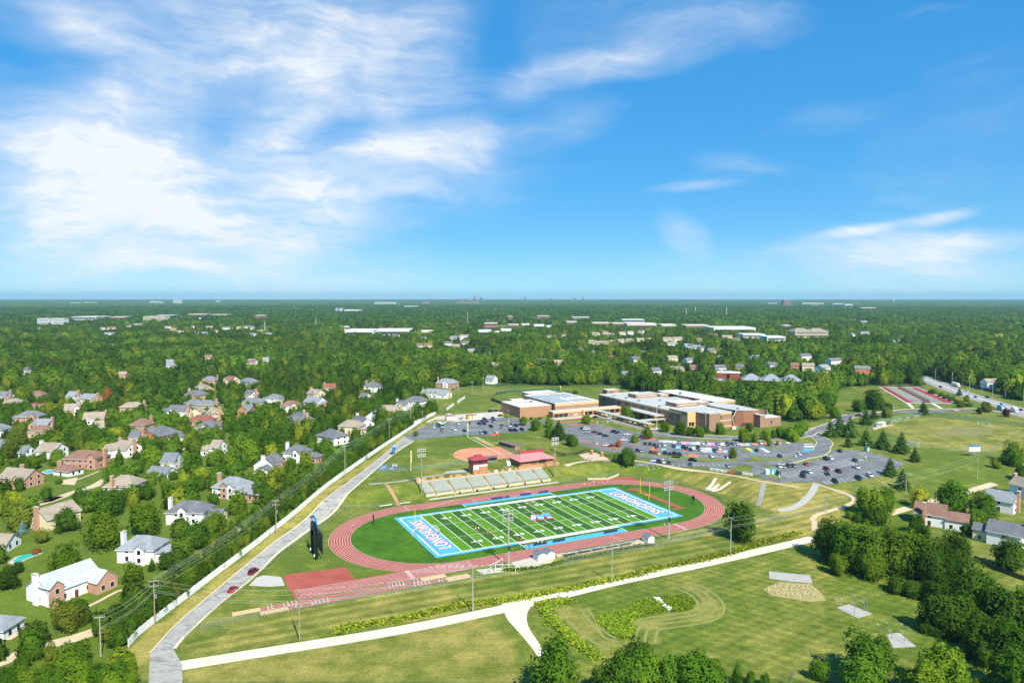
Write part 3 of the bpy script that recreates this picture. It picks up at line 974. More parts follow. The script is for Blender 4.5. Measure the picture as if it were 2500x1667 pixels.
for poly, mt in (([(135,402.1),(139,403.6),(138.9,397.4),(158.1,397.4),(162.4,399.7),(152.9,392.9),(141.5,389.2),(135.3,390.7),(134,395.9)], M_VERGE), ([(194.1,399.9),(196.8,401.2),(200.5,389.4),(198.9,387.7),(197.1,389.4)], M_VERGE),
    ([(129,359.7),(131.6,360.9),(136.4,352.3),(133.4,351.5),(128.9,353.6)], M_VERGE), ([(136.7,422.5),(139.4,424.2),(138.1,411.6),(134.8,412.1)], M_VERGE), ([(150.3,419.9),(159.1,426.3),(164.4,422.8),(163.6,419.9),(158.3,422.1),(151.3,418.7)], M_VERGE),
    ([(90.7,402.1),(100.5,399.7),(121,393.7),(126.8,401.3),(124.7,390.7),(120,389.2),(105.2,391.4),(89.2,395.2)], M_VERGE), ([(73.4,410.6),(82.8,406.5),(95.6,403.1),(94.2,397.1),(82,402.1),(72.4,405.1)], M_VERGE),
    ([(42.2,446.5),(56.2,432.5),(65.1,424.2),(63.7,419.1),(55.7,428.7),(41.8,442.8)], M_MULCH), ([(84,446.9),(90.3,455.2),(93.8,454.4),(87.6,446.9)], M_MULCH), ([(72.1,432.5),(78.9,442),(80.4,441.2),(73.6,431.8)], M_MULCH),
    ([(34.7,495),(43.1,504.2),(53.2,508.5),(60.2,504.2),(58.3,501.1),(52.9,505.3),(42.7,499.7)], M_MULCH), ([(30.9,511.7),(46,519.5),(58.9,520.1),(60.2,515.6),(45.5,513.8),(31.5,506.6)], M_MULCH), ([(60.4,503.2),(68.6,487.1),(68.4,483.2),(60.9,498.1)], M_MULCH),
    ([(162.1,448.9),(187.6,452.8),(186.7,442.2),(186.2,437.6),(173.4,440.3),(162.3,443.2)], M_VERGE), ([(137.2,376.7),(135.2,377.4),(136.3,371.3),(137.1,371.3)], M_VERGE), ([(-11.2,513.5),(-3.3,520),(-1.4,515.6),(-8.5,511.3)], M_VERGE)):
 isl = MB()
 isl.prism([(p[0], p[1]) for p in poly], ter(*poly[0]) - .2, max(ter(p[0], p[1]) for p in poly) + .15)
 bm = bmesh.new()
 me = isl.mesh('planted_island', mt)
 bm.from_mesh(me)
 bmesh.ops.recalc_face_normals(bm, faces=bm.faces[:])
 bm.to_mesh(me)
 bm.free()
 link('planted_island', me, kind='structure')

# white bay lines, one object for every row of bays
def bays(p, q, n, a, b, parent, width=.14, name='bay_lines'):
 m_ = MB()
 for i in range(n + 1):
  t = i / n
  x, y = p[0] + (q[0] - p[0]) * t, p[1] + (q[1] - p[1]) * t
  for (d0, d1) in ((a, b),):
   pts = [(x + d0[0], y + d0[1]), (x + d1[0], y + d1[1])]
   strip_mesh(m_, pts, -width / 2, width / 2, .085, 1)
 o = m_.build(name, M_WLINE, parent)
 return o

S_ = (0.0, -1.0)
bays((140.4,378.3), (187.4,411.8), 24, (0, 0), (.3, -5.6), RL)
bays((137.9,357.2), (198,396.6), 32, (-.2, 5.4), (.2, -5.4), RL)
m_ = MB()
strip_mesh(m_, [(137.9,357.2), (159.5,362.8), (197.7,396.1)], -.08, .08, .085, 1)
m_.build('bay_lines', M_WLINE, RL)
bays((153.2,348.3), (188.5,364.6), 13, (0, 0), (.3, -5.6), RL)
bays((201.5,416.8), (213.3,386.5), 13, (0, 0), (-3.5, -3.6), RL)
bays((141.8,406.8), (165.1,410.8), 9, (0, 0), (.2, -6.0), FL)
bays((73.1,382.3), (119.2,382.1), 17, (0, 0), (.2, -4.6), FL)
bays((83.6,406.3), (119.1,404.4), 12, (0, 0), (.2, -5.0), FL)
for (p, q, n) in (((-47.8,493.7), (-5.5,510.2), 24), ((-46.2,476.3), (-5.3,493.7), 24)):
 bays(p, q, n, (-2.2, 4.8), (2.2, -4.8), LL, .1)

PAINTS = {'p': '#e2a9b0', 'm': '#d889bd', 'w': '#e6ddd8', 'a': '#7cc3cf', 'l': '#a3c8df', 'o': '#d9743c', 's': '#d8897a', 'c': '#e8d9c6', 'b': '#4f93c9', 'y': '#d9c94a', 'g': '#bfe0cf', 't': '#58b7bd', 'v': '#c9b3d8'}
for poly, cc in [([(92.2,447.5),(95,447.5),(94.8,441.8),(91.9,441.8)],'p'),([(94.9,447),(98,447),(97.7,441.3),(94.7,441.3)],'g'),([(97.8,446),(100.5,446),(100.2,440.7),(97.6,440.7)],'w'),([(100.3,445.1),(103.4,445.1),(102.6,438.5),(99.5,438.5)],'w'),([(105.4,442.6),(108.4,442.6),(107.2,435.2),(104.2,435.2)],'p'),([(108.4,442.2),(111.3,442.2),(109.9,434.8),(107,434.8)],'m'),([(111.3,441.8),(114.3,441.8),(112.8,434.5),(109.9,434.5)],'l'),([(114.3,441.5),(117.2,441.5),(115.6,434.1),(112.7,434.1)],'c'),([(119.9,440),(123.2,440),(121.4,432.1),(118.2,432.1)],'p'),([(123.3,440),(126.3,440),(124.4,431.9),(121.5,431.9)],'m'),([(129,439.2),(132.1,439.2),(130.3,431.6),(127.2,431.6)],'w'),([(134.6,438.5),(137.8,438.5),(136,431.2),(132.8,431.2)],'l'),([(140.6,438.1),(143.7,438.1),(141.9,430.9),(138.9,430.9)],'p'),([(143.2,438.1),(146.2,438.1),(144.9,431.2),(141.9,431.2)],'l'),([(149.1,441.8),(152.3,441.8),(150.7,432.7),(147.5,432.7)],'s'),([(155.3,439.4),(157.4,439.4),(156.6,433),(154.5,433)],'o'),([(163,442.6),(167,442.6),(166.2,436.3),(162.3,436.3)],'v'),([(169.8,443),(172.1,443),(172.3,437.6),(170.1,437.6)],'w'),([(99.2,429.8),(102.6,429.8),(100.6,422.8),(97.2,422.8)],'a'),([(106.2,427.7),(108.6,427.7),(107,421.4),(104.7,421.4)],'t'),([(108.6,427.3),(110.9,427.3),(109.4,420.8),(107.2,420.8)],'c'),([(113.2,425.9),(116.4,425.9),(114.8,419.4),(111.7,419.4)],'l'),([(116.5,425.6),(119.5,425.6),(117.9,418.7),(114.9,418.7)],'w'),([(123.2,426.8),(125.6,426.8),(124.1,419.1),(121.8,419.1)],'p'),([(112.8,418.7),(115.8,418.7),(114.2,412.1),(111.3,412.1)],'p'),([(116,418.6),(118.4,418.6),(116.7,411.8),(114.3,411.8)],'a'),([(120.9,418.7),(124.1,418.7),(122.6,411.3),(119.5,411.3)],'s'),([(124.4,418.2),(126.8,418.2),(125.3,411.4),(123,411.4)],'l'),([(100.8,417.7),(103.8,417.7),(102.9,414.7),(99.9,414.7)],'o'),([(101.3,407.6),(104.3,407.6),(102.3,400.5),(99.4,400.5)],'o'),([(104,406.6),(107.1,406.6),(105.5,400.2),(102.5,400.2)],'o'),([(83.2,424.2),(88.3,424.2),(86.4,418.2),(81.3,418.2)],'o'),([(89.4,422.5),(92.3,422.5),(90.7,418.2),(87.8,418.2)],'a'),([(139.5,424.5),(142.1,424.5),(141.8,417.1),(139.3,417.1)],'y'),([(139.2,415.4),(141.9,415.4),(141.3,411.4),(138.6,411.4)],'t'),([(148.1,425.1),(150.6,425.1),(150.8,418.7),(148.2,418.7)],'l'),([(148.2,418.2),(150.4,418.2),(150.5,412.4),(148.3,412.4)],'w'),([(179.6,437),(185.3,437),(184.6,433.7),(179,433.7)],'v'),([(177.3,430.5),(183.5,430.5),(182.1,426.8),(176,426.8)],'w'),([(173.3,421.4),(179.5,421.4),(177.9,417.4),(171.8,417.4)],'t'),([(170,416.1),(174.7,416.1),(173.4,412.1),(168.8,412.1)],'b'),([(286.6,942.8),(291.5,942.8),(291.2,941.9),(286.4,941.9)],'w')][:-1]:
 sheet('painted_bay', poly, .082, mat('bay_paint_' + cc, PAINTS[cc], .85, .12, 1.2), 6, parent=FL)

# ---------------------------------------------------------------- tennis courts
T00, T10, T01, T11 = (336.7,606.2), (377,604.4), (369.4,715.1), (404.3,711)

def tq(s, t):
 return tuple((T00[i] * (1 - s) + T10[i] * s) * (1 - t) + (T01[i] * (1 - s) + T11[i] * s) * t for i in (0, 1))

tn = thing('tennis_courts', 'red and green tennis courts inside a low white kerb near the main road', 'tennis court')
sheet('court_kerb', [tq(-.03, -.02), tq(1.03, -.02), tq(1.03, 1.02), tq(-.03, 1.02)], .04, M_WHITE, 6, parent=tn)
sheet('court_surround', [tq(0, 0), tq(1, 0), tq(1, 1), tq(0, 1)], .06, mat('court_red', '#9b3f48', .85, .1, .2), 6, parent=tn)
M_CG = mat('court_green', '#7f9c84', .85, .1, .3)
for k in range(8):
 for (s0, s1) in ((.14, .43), (.5, .80)):
  t0, t1 = .03 + k * .12, .03 + k * .12 + .088
  sheet('court', [tq(s0, t0), tq(s1, t0), tq(s1, t1), tq(s0, t1)], .075, M_CG, 6, parent=tn)
  m_ = MB()
  for (e0, e1) in (((s0 + .02, t0 + .02), (s1 - .02, t0 + .02)), ((s0 + .02, t1 - .02), (s1 - .02, t1 - .02)), (((s0 + s1) / 2, t0 + .02), ((s0 + s1) / 2, t1 - .02))):
   strip_mesh(m_, [tq(*e0), tq(*e1)], -.09, .09, .09, 1)
  m_.build('court_line', M_WLINE, tn)
dpm = MB().tube((0, 0, 0), (0, 0, 3), .04, 4).mesh('divider_post', M_BLACK)
for k in range(33):
 link('divider_post', dpm, tn, on(*tq(.465, k / 32)))

def mesh_fence_mat(name, col, a):
 m = mat(name, col, .6, .05, 1, alpha=a)
 return m

M_NETD = mesh_fence_mat('netting_dark', '#1e2a26', .45)
m_ = MB()
for k in range(32):
 p, q = tq(.465, k / 32), tq(.465, (k + 1) / 32)
 m_.quad((*p, ter(*p)), (*q, ter(*q)), (*q, ter(*q) + 3), (*p, ter(*p) + 3))
m_.build('divider_net', M_NETD, tn)
for (p, q) in (((336.5,605), (326,578.1)), ((356.5,602.6), (347.9,576.4))):
 strip('court_path', [p, q], 2.4, .08, M_WHITE, 1, kind='structure')

# main road on the right
mroad = smooth_line([(461.1,811.5),(445.1,750.1),(426.7,684.8),(414.2,627.3),(407.1,583.6),(400.1,544.6),(393.4,499.9)], 6)
strip('main_road', mroad, 20, .07, mat('main_road_asphalt', '#96938c', .9, .12, .2), 3, kind='structure')
m_ = MB()
for off in (-6, 6):
 for k in range(0, len(mroad) - 2, 2):
  strip_mesh(m_, mroad[k:k + 2], off - .1, off + .1, .09, 1)
strip_mesh(m_, mroad, -.5, .5, .09, 1)
m_.build('road_marking', M_WLINE, kind='structure')
sheet('road_apron', [(378.1,565.8),(397.7,570),(392.3,544.6),(383.8,532.7),(382.9,554.5)], .085, mat('main_road_asphalt', '#a7a49c'), 6, kind='structure')
strip('sports_walk', smooth_line([(283.4,554.5),(303.3,565.8),(323.8,572.7),(350,574.3),(376,575.4),(385.9,570)], 5), 3, .1, M_CONC2, 1, kind='structure')
sheet('soccer_dugout_pad', [(248.8,490.1),(262,500.1),(269,503.1),(271.2,502.1),(258.1,492.6),(245.9,481.8)], .07, M_CONC2, 6, kind='structure')
sheet('worn_soccer_turf', [(282,478.3),(308.2,492.6),(331.1,490.1),(320.8,471.4),(295.3,458.3),(277,462.6)], .03, mat('worn_turf', '#7f7d48', .95, .2, .15), 8, kind='structure')

# ---------------------------------------------------------------- neighbourhood streets and drives
M_STREET = mat('street_concrete', '#c6b493', .9, .12, .3)
for k, pts in enumerate(([(-136.3,177),(-133.3,181),(-130.6,185.9),(-127.4,189.8),(-122.2,193.8),(-117.6,199.3),(-115.3,203.6)], [(-207.5,306),(-204.9,312.7),(-203.4,325.7),(-200,338.1),(-201.6,351.5)], [(-251.1,598.8),(-257.1,630.3),(-267.1,665.2),(-283.4,697.3)], [(-156.2,598.8),(-147.2,598.8),(-143.4,624.8),(-149.9,635.8),(-163.5,633)],
      [(-202.1,415),(-198.1,419.9),(-191.6,432.6)], [(-209.7,309.3),(-205.3,312.9),(-204.8,320.3)], [(-108.4,263.5),(-107.6,271.5),(-105.3,282.7),(-104,295.1),(-102.8,309.4)], [(164.4,307.4),(175.6,314.5),(197.7,328),(221.7,342.5),(243,355.8)])):
 strip('residential_street', smooth_line(pts, 4), (5.0, 5.0, 4.5, 4.5, 7, 3.5, 3.0, 4.0)[k], .07, M_STREET, 1, kind='structure')
for pts in ([(-129.3,213.4),(-127.7,218.1),(-126,223.8),(-123.6,225.6)], [(-141.7,192.8),(-139.3,193.5),(-139.1,196.1)], [(-118.5,310.7),(-113.8,312.7),(-111.8,318.3),(-110.8,322.7)], [(-215.1,349.8),(-214.6,358.6),(-214.6,367.9)], [(-112.8,327.2),(-107.1,328.7)]):
 strip('garden_path', smooth_line(pts, 2), 1.3, .07, M_CONC2, 1, kind='structure')
sheet('house_drive', [(-222.4,348),(-217.9,355),(-210.3,339.7),(-217.3,341.3)], .08, M_STREET, 4, kind='structure')
# slabs, rock patch and batting-cage pads on the mown field
slab = sheet('bleacher_slab', [(89,242.9),(91.9,242),(101.8,239.3),(99.8,232.4),(92.8,234),(86.8,236.4)], .1, M_CONCG, 4)
slab['label'] = 'bare concrete slab lying on the mown grass right of the gravel road'
slab['category'] = 'concrete slab'
sheet('rock_scree', [(81.7,227.8),(88.8,233.5),(99.1,231.9),(99.4,225.8),(98.5,219),(93,218),(86.5,220.9),(82.4,222.8)], .06, MATS['dry_dirt'], 4, kind='structure')
sheet('concrete_apron', [(-86.3,229.4),(-85.9,235.7),(-84.2,237.6),(-77.9,236.5),(-74.6,229.9),(-79.6,228.8)], .09, mat('pale_concrete', '#b4b2a7', .9, .1, .6), 3, kind='structure')
sheet('shed_apron', [(-0.5,251.3),(7.1,256.2),(8.2,255.8),(9.5,251.3),(15.1,253.6),(13.1,247.4),(7.9,245.9),(1.8,247.1)], .05, M_CONC, 4, kind='structure')
sheet('shed_apron', [(16.1,259.7),(28.4,264.3),(46.4,273.1),(51.5,276.8),(52.5,270.4),(47.4,269.5),(34.3,263.4),(20.3,257.6),(16.7,256)], .045, M_CONC2, 4, kind='structure')
sheet('storm_gravel', [(-12.8,244.5),(-3,246.7),(9.7,249),(15.6,252.8),(17.8,250.5),(12.5,246.7),(1.2,243.7),(-9.8,240.1)], .04, mat('stone_litter', '#b9b49f', .95, .35, .9), 4, kind='structure')
# ---------------------------------------------------------------- grandstand
def uvthing(name, label, cat, u=0, v=0, z=0, rz=0, group=None):
 return thing(name, label, cat, (*uv_world(u, v), z), YAW + rz, group)

M_BENCH = mat('bench_aluminium', '#c3cabd', .6, .08, 1)
M_STEP = mat('stand_concrete', '#adb0a2', .9, .12, .7)
M_CREAM = mat('cream_concrete', '#cfc09a', .9, .16, .6)
M_BRICKT = mat('brick_tan', '#b98a60', .9, .14, .9)
M_RAIL = mat('rail_dark', '#3b3a37', .5, .05)
st = uvthing('grandstand', 'long grandstand of silver benches in eight sections beside the running track', 'grandstand', 12, 75)
SECT = ((0, 4.2), (5.4, 13.7), (15.0, 23.3), (24.6, 32.9), (34.2, 42.3), (43.6, 51.7), (53.0, 61.0), (62.3, 67.6))
NR = 13
for (a, b) in SECT:
 prof = [(0, -.2), (0, 1.15)]
 for i in range(NR):
  prof += [(.5 + i * .74, 1.15 + i * .265), (.5 + (i + .0) * .74, 1.15 + (i + 1) * .265)]
 prof += [(10.4, 1.15 + NR * .265), (10.4, -.2)]
 sec = MB().extr(prof, a, b).build('section', M_STEP, st)
 for i in range(NR):
  MB().box(a + .15, b - .15, .28 + i * .74, .60 + i * .74, 1.15 + i * .265 + .36, 1.15 + i * .265 + .43).build('bench', M_BENCH, sec)
 fw = MB().box(a, b, -.16, -.003, -.25, 1.35)
 fw.build('front_wall', M_CREAM, st)
 rl = MB().tube((a, -.05, 2.1), (b, -.05, 2.1), .05, 5).tube((a, -.05, 1.7), (b, -.05, 1.7), .04, 5)
 n = max(2, int((b - a) / 2))
 for i in range(n + 1):
  rl.tube((a + (b - a) * i / n, -.05, 1.2), (a + (b - a) * i / n, -.05, 2.1), .04, 5)
 rl.build('guard_rail', M_RAIL, st)
for (a, b) in zip(SECT, SECT[1:]):
 x0, x1 = a[1] + .02, b[0] - .02
 prof = [(-1.0, -.2), (-1.0, .05)]
 for i in range(NR + 3):
  prof += [(-1.0 + i * .72, .05 + i * .272), (-1.0 + i * .72, .05 + (i + 1) * .272)]
 prof += [(10.3, .05 + (NR + 3) * .272), (10.3, -.2)]
 sx = MB().extr(prof, x0, x1).build('stairs', M_CONC2, st)
 MB().tube(((x0 + x1) / 2, -.9, 1.0), ((x0 + x1) / 2, 10, 5.3), .05, 5).tube(((x0 + x1) / 2, -.9, 0), ((x0 + x1) / 2, -.9, 1.0), .05, 5).build('hand_rail', M_RAIL, sx)
MB().box(-1, 68.5, 10.42, 13.2, 3.6, 4.62).build('concourse', M_CONC2, st)
for (a, b, h) in ((-1, 4.5, 1.4), (7.2, 9, 1.3), (11, 13.6, 1.3), (16.6, 18.2, 1.3), (19.6, 23, 1.3), (26, 27.4, 1.3), (30, 31.4, 1.3), (33, 35, 1.3), (37, 38.6, 1.2), (41, 43.3, 1.4), (45.2, 46.8, 1.2), (49, 51.2, 1.5), (53, 54.3, 1.2)):
 MB().box(a, b, 12.2, 12.6, 4.623, 4.62 + h).build('back_wall', M_BRICKT, st)
MB().box(55.5, 80, 12.6, 13.0, 4.3, 6.3).build('back_wall', M_BRICKT, st)
for (a, b) in ((0.5, 2.6), (41.4, 43.0), (49.4, 50.8)):
 MB().box(a, b, 12.14, 12.197, 4.9, 5.7).build('back_sign', M_WHITE, st)

# ---------------------------------------------------------------- press box, concession building, dugouts
M_BRICK = mat('brick_brown', '#b07f5e', .9, .16, .8)
M_BRICKD = mat('brick_school', '#9c7d68', .9, .16, .5)
M_BAND = mat('precast_band', '#dab27e', .9, .08, .5)
M_ROOFW = mat('membrane_white', '#d9dbd7', .8, .10, .15)
M_ROOFG = mat('membrane_grey', '#b3b6b2', .85, .14, .2)
M_ROOFRED = mat('metal_roof_red', '#a3434c', .5, .08, .6)
M_ROOFPINK = mat('metal_roof_faded', '#c98480', .6, .08, .3)
M_GLASS = mat('window_glass', '#20262c', .12, .05, 1, spec=.8)
M_TRIMW = mat('trim_white', '#e4e3de', .6, .05)
M_DKRED = mat('panel_red', '#7d2a3b', .6, .08)

def hip_roof(mb, x0, x1, y0, y1, z0, h, rl=None, ov=.5, t=.18):
 """hip roof over a rectangle; rl is the ridge length along x"""
 x0, x1, y0, y1 = x0 - ov, x1 + ov, y0 - ov, y1 + ov
 if rl is None:
  rl = max(0.4, (x1 - x0) - (y1 - y0))
 cx, cy_ = (x0 + x1) / 2, (y0 + y1) / 2
 v = [(x0, y0, z0), (x1, y0, z0), (x1, y1, z0), (x0, y1, z0), (x0, y0, z0 + t), (x1, y0, z0 + t), (x1, y1, z0 + t), (x0, y1, z0 + t), (cx - rl / 2, cy_, z0 + h), (cx + rl / 2, cy_, z0 + h)]
 f = [(3, 2, 1, 0), (0, 1, 5, 4), (1, 2, 6, 5), (2, 3, 7, 6), (3, 0, 4, 7), (4, 5, 9, 8), (5, 6, 9), (6, 7, 8, 9), (7, 4, 8)]
 mb.add(v, f)
 return mb

pb = uvthing('press_box', 'two-storey brick press box with dark red roof above the grandstand', 'press box', 42, 88.6, 4.5)
MB().box(0, 8, 0, 6, -.2, 5.0).build('wall', M_BRICK, pb)
MB().box(-.15, 8.15, -.15, 6.15, 5.003, 7.2).build('upper_storey', M_DKRED, pb)
for (a, b) in ((.8, 1.8), (2.6, 5.4), (6.2, 7.3)):
 w = MB().box(a, b, -.22, -.153, 5.6, 6.7).build('window', M_GLASS, pb)
 MB().box(a - .1, b + .1, -.24, -.155, 6.703, 6.82).build('lintel', M_DKRED, w)
MB().box(-.22, -.153, 1, 5, 5.6, 6.7).build('window', M_GLASS, pb)
rf = hip_roof(MB(), 0, 8, 0, 6, 7.2, 1.7, 3.0, .9).build('roof', M_ROOFRED, pb)
MB().box(2.2, 6, 2.2, 4, 7.9, 9.2).build('roof_monitor', M_ROOFRED, rf)
for k in range(9):
 MB().box(.25 + k * .86, .95 + k * .86, -.06, -.003, 3.7, 4.7).build('notice_panel', M_WHITE, pb)
for k in range(3):
 MB().box(.3 + k * 1.0, 1.0 + k * 1.0, -.06, -.003, 2.3, 3.5).build('notice_panel', M_WHITE, pb)
MB().box(-.06, -.003, 2, 3, -.1, 2.1).build('door', M_DKRED, pb)

cb = uvthing('concession_building', 'low brick concession building with wide faded red hip roof beside the press box', 'building', 70.5, 91.2, 4.5)
MB().box(0, 19.5, 0, 13, -.2, 3.2).build('wall', M_BRICK, cb)
rf = hip_roof(MB(), 0, 19.5, 0, 13, 3.2, 2.6, 12, 1.3).build('roof', M_ROOFPINK, cb)
MB().box(3, 17.5, 7.2, 8.0, 4.6, 7.0).build('roof_parapet', M_ROOFRED, rf)
for (a, b, c_, d) in ((6, 7.1, .1, 2.2), (7.6, 9.6, .3, 2.4)):
 MB().box(a, b, -.06, -.003, c_, d).build('door' if c_ < .2 else 'shutter', mat('door_grey', '#6b645d', .6, .05), cb)
for k in range(3):
 MB().box(-.06, -.003, 1.5 + k * 2.2, 2.9 + k * 2.2, 1, 2.3).build('window', M_GLASS, cb)

def oriented(p, q):
 return math.atan2(q[1] - p[1], q[0] - p[0]), math.hypot(q[0] - p[0], q[1] - p[1])

M_BROWNROOF = mat('roof_brown_flat', '#7b6a62', .8, .12, .5)
for (p, q, lb) in (((-8.1,430.8), (1.7,418.1), 'long brick dugout with flat brown roof behind the clay infield'), ((-14.2,386.8), (-8.1,388), 'small brick dugout with grey roof between press box and clay infield')):
 a, L = oriented(p, q)
 t = thing('dugout', lb, 'dugout', on(*p), a, 'softball dugouts')
 MB().box(0, L, 3.0, 3.3, -.1, 2.6).box(0, .3, 0, 3.0, -.1, 2.6).box(L - .3, L, 0, 3.0, -.1, 2.6).build('wall', M_BRICK, t)
 MB().box(-.4, L + .4, -.5, 3.6, 2.603, 2.85).build('roof', M_BROWNROOF, t)
 MB().box(.3, L - .3, .1, .16, .0, 1.0).build('front_rail', M_STEEL, t)
 for k in range(1, 6):
  MB().box(L * k / 6 - .06, L * k / 6 + .06, .02, .14, 0, 2.6).build('post', M_STEEL, t)
 MB().box(.4, L - .4, 2.2, 2.7, .35, .5).build('bench', M_BENCH, t)

# backstop of the softball field
t = thing('backstop', 'tall curved wire backstop behind home plate of the softball field', 'backstop', on(*(2.8,403.5)))
bp = [(Vector((p[0], p[1], 0)) - Vector((t.location.x, t.location.y, 0))) for p in [(-6.4,402.2),(-3.1,400.2),(0.4,400.9),(2.8,404.9),(4.3,410.4),(6.6,418.9)]]
for p in bp:
 MB().path([(p.x, p.y, 0), (p.x, p.y, 5.5), (p.x - .6, p.y - .2, 6.6)], .07).build('post', M_STEEL, t)
m_ = MB()
for a, b in zip(bp, bp[1:]):
 m_.quad((a.x, a.y, 0), (b.x, b.y, 0), (b.x, b.y, 5.5), (a.x, a.y, 5.5))
m_.build('wire_mesh', mesh_fence_mat('wire_mesh', '#87918f', .14), t)

# ---------------------------------------------------------------- scoreboard
sb = uvthing('scoreboard', 'tall black scoreboard on two columns with blue arched top sign left of the track', 'scoreboard', -50.5, 16.3, 0)
for v in (0, 7.4):
 MB().box(-.55, .55, v - .5, v + .5, -.5, 10.4).build('column', M_BLACK, sb)
MB().box(1.5, 1.8, -3.2, 8.6, 2.6, 9.9).build('video_panel', mat('panel_dark', '#2a3438', .35, .1), sb)
MB().box(-.35, .35, .52, 6.88, 9.6, 10.2).build('cross_beam', M_BLACK, sb)
MB().box(-.3, .3, .52, 6.88, 6.4, 6.8).build('cross_beam', M_BLACK, sb)
MB().box(-.3, .3, .52, 6.88, 3.0, 3.4).build('cross_beam', M_BLACK, sb)
MB().box(-.9, .5, 2.0, 5.4, 10.203, 12.6).build('speaker_cabinet', mat('cabinet_navy', '#222534', .5, .08), sb)
for v in (-.6, 8.0):
 MB().tube((.2, v, 9.6), (.2, v, 12.6), .14, 6).build('sign_post', M_BLACK, sb)
am = MB()
for k in range(12):
 t0, t1 = k / 12, (k + 1) / 12
 z0, z1 = 12.2 + 1.9 * math.sin(math.pi * t0), 12.2 + 1.9 * math.sin(math.pi * t1)
 v0, v1 = -2.2 + 12 * t0, -2.2 + 12 * t1
 am.add([(0, v0, z0), (0, v1, z1), (0, v1, z1 + .8), (0, v0, z0 + .8), (.4, v0, z0), (.4, v1, z1), (.4, v1, z1 + .8), (.4, v0, z0 + .8)],
  [(0, 1, 2, 3), (7, 6, 5, 4), (3, 2, 6, 7), (4, 5, 1, 0)])
am.build('arched_sign', mat('sign_blue', '#2f86c4', .5, .08), sb)
for z in (3.2, 6.6, 9.4):
 for v in (0, 7.4):
  MB().box(.56, 1.49, v - .12, v + .12, z - .12, z + .12).build('bracket', M_BLACK, sb)
for v in (0, 7.4):
 MB().box(-.9, -.56, v - .25, v + .25, 1.0, 1.9).build('electric_box', M_WHITE, sb)

# ---------------------------------------------------------------- floodlight poles
M_POLE = mat('pole_steel', '#a8a496', .5, .1, .8)
M_WOOD = mat('pole_wood', '#9d8a76', .85, .16, .9)
M_LAMP = mat('lamp_head', '#d8dcdc', .3, .04, 1, metal=.2)
lamp_me = MB().tube((0, 0, 0), (0, .45, -.22), .18, 8, .36).tube((0, .45, -.22), (0, .5, -.245), .36, 8, .33).mesh('lamp', M_LAMP)

def flood(x, y, h, ang, label, mt, wood=False):
 t = thing('floodlight_pole', label, 'floodlight', on(x, y), ang, 'stadium floodlights')
 MB().tube((0, 0, -.3), (0, 0, h), .34, 8, .2).build('pole', mt, t)
 for z in (h - .3, h - 1.2, h - 2.8, h - 3.7):
  am_ = MB().box(-2.0, 2.0, -.08, .08, z - .07, z + .07).build('crossarm', mt, t)
  for k in range(5):
   link('lamp', lamp_me, am_, (-1.8 + k * .9, .1, z - .05))
 MB().box(-.3, .3, -.6, -.36, h * .3, h * .3 + 1.6).build('control_box', M_RAIL, t)
 return t

for (q, ang, lb, mt) in (((-1.2,247.3,20.2), YAW, 'steel floodlight pole on the near side left of midfield', M_POLE), ((61.6,276.5,23.2), YAW, 'steel floodlight pole beside the single shed near the right bend', M_POLE),
      ((-43.1,336.8,22), YAW + math.pi, 'brown floodlight pole at the left end of the grandstand', M_WOOD), ((22.2,367.9,21.6), YAW + math.pi, 'floodlight pole at the right end of the grandstand', M_WOOD)):
 flood(*q, ang, lb, mt)

# ---------------------------------------------------------------- goals and field furniture
M_YEL = mat('goal_yellow', '#e2c32a', .4, .04)
for (u, s, lb) in ((-11.6, 1, 'yellow football goalpost behind the left blue end zone'), (91.44 + 12.4, -1, 'yellow football goalpost behind the right blue end zone')):
 t = uvthing('football_goalpost', lb, 'goalpost', u, 24.4, 0, 0 if s > 0 else math.pi, 'football goalposts')
 pts = [(0, 0, 0), (0, 0, 1.6)] + [(1.9 * (1 - math.cos(R(a))), 0, 1.6 + 1.4 * math.sin(R(a))) for a in (25, 50, 75, 90)]
 MB().path(pts + [(2.4, 0, 3.05)], .13, 8).build('gooseneck', M_YEL, t)
 MB().tube((2.4, -3.56, 3.05), (2.4, 3.56, 3.05), .12, 8).build('crossbar', M_YEL, t)
 for v in (-3.56, 3.56):
  MB().tube((2.4, v, 3.0), (2.4, v, 9.8), .12, 8).build('upright', M_YEL, t)
for (q, lb) in (((-57.7,293.3,4.3), 'black play clock on twin posts inside the left bend'), ((82.8,322.3,4.2), 'black play clock on twin posts inside the right bend')):
 t = thing('play_clock', lb, 'play clock', (q[0], q[1], 0), YAW, 'play clocks')
 for d in (-.45, .45):
  MB().tube((0, d, 0), (0, d, q[2] - .2), .09, 6).build('post', M_BLACK, t)
 MB().box(-.15, .15, -.75, .75, q[2] - 1.5, q[2]).build('display', M_BLACK, t)

M_NETW = mesh_fence_mat('netting_white', '#d8d8d0', .16)

def soccer_goal(x, y, ang, w, h, d, label, net=True, group='soccer goals', mt=None):
 t = thing('soccer_goal', label, 'soccer goal', on(x, y), ang, group)
 mt = mt or M_TRIMW
 for s in (-w / 2, w / 2):
  MB().tube((s, 0, 0), (s, 0, h), .09, 6).build('post', mt, t)
  MB().path([(s, 0, h), (s, d * .45, h), (s, d, 0), (s, 0, .05)], .05).build('side_stay', mt, t)
 MB().tube((-w / 2, 0, h), (w / 2, 0, h), .09, 6).build('crossbar', mt, t)
 MB().tube((-w / 2, d, .05), (w / 2, d, .05), .05, 6).build('back_bar', mt, t)
 if net:
  m_ = MB()
  m_.quad((-w / 2, d * .45, h), (w / 2, d * .45, h), (w / 2, d, 0), (-w / 2, d, 0)).quad((-w / 2, 0, h), (w / 2, 0, h), (w / 2, d * .45, h), (-w / 2, d * .45, h))
  m_.build('net', M_NETW, t)
 return t

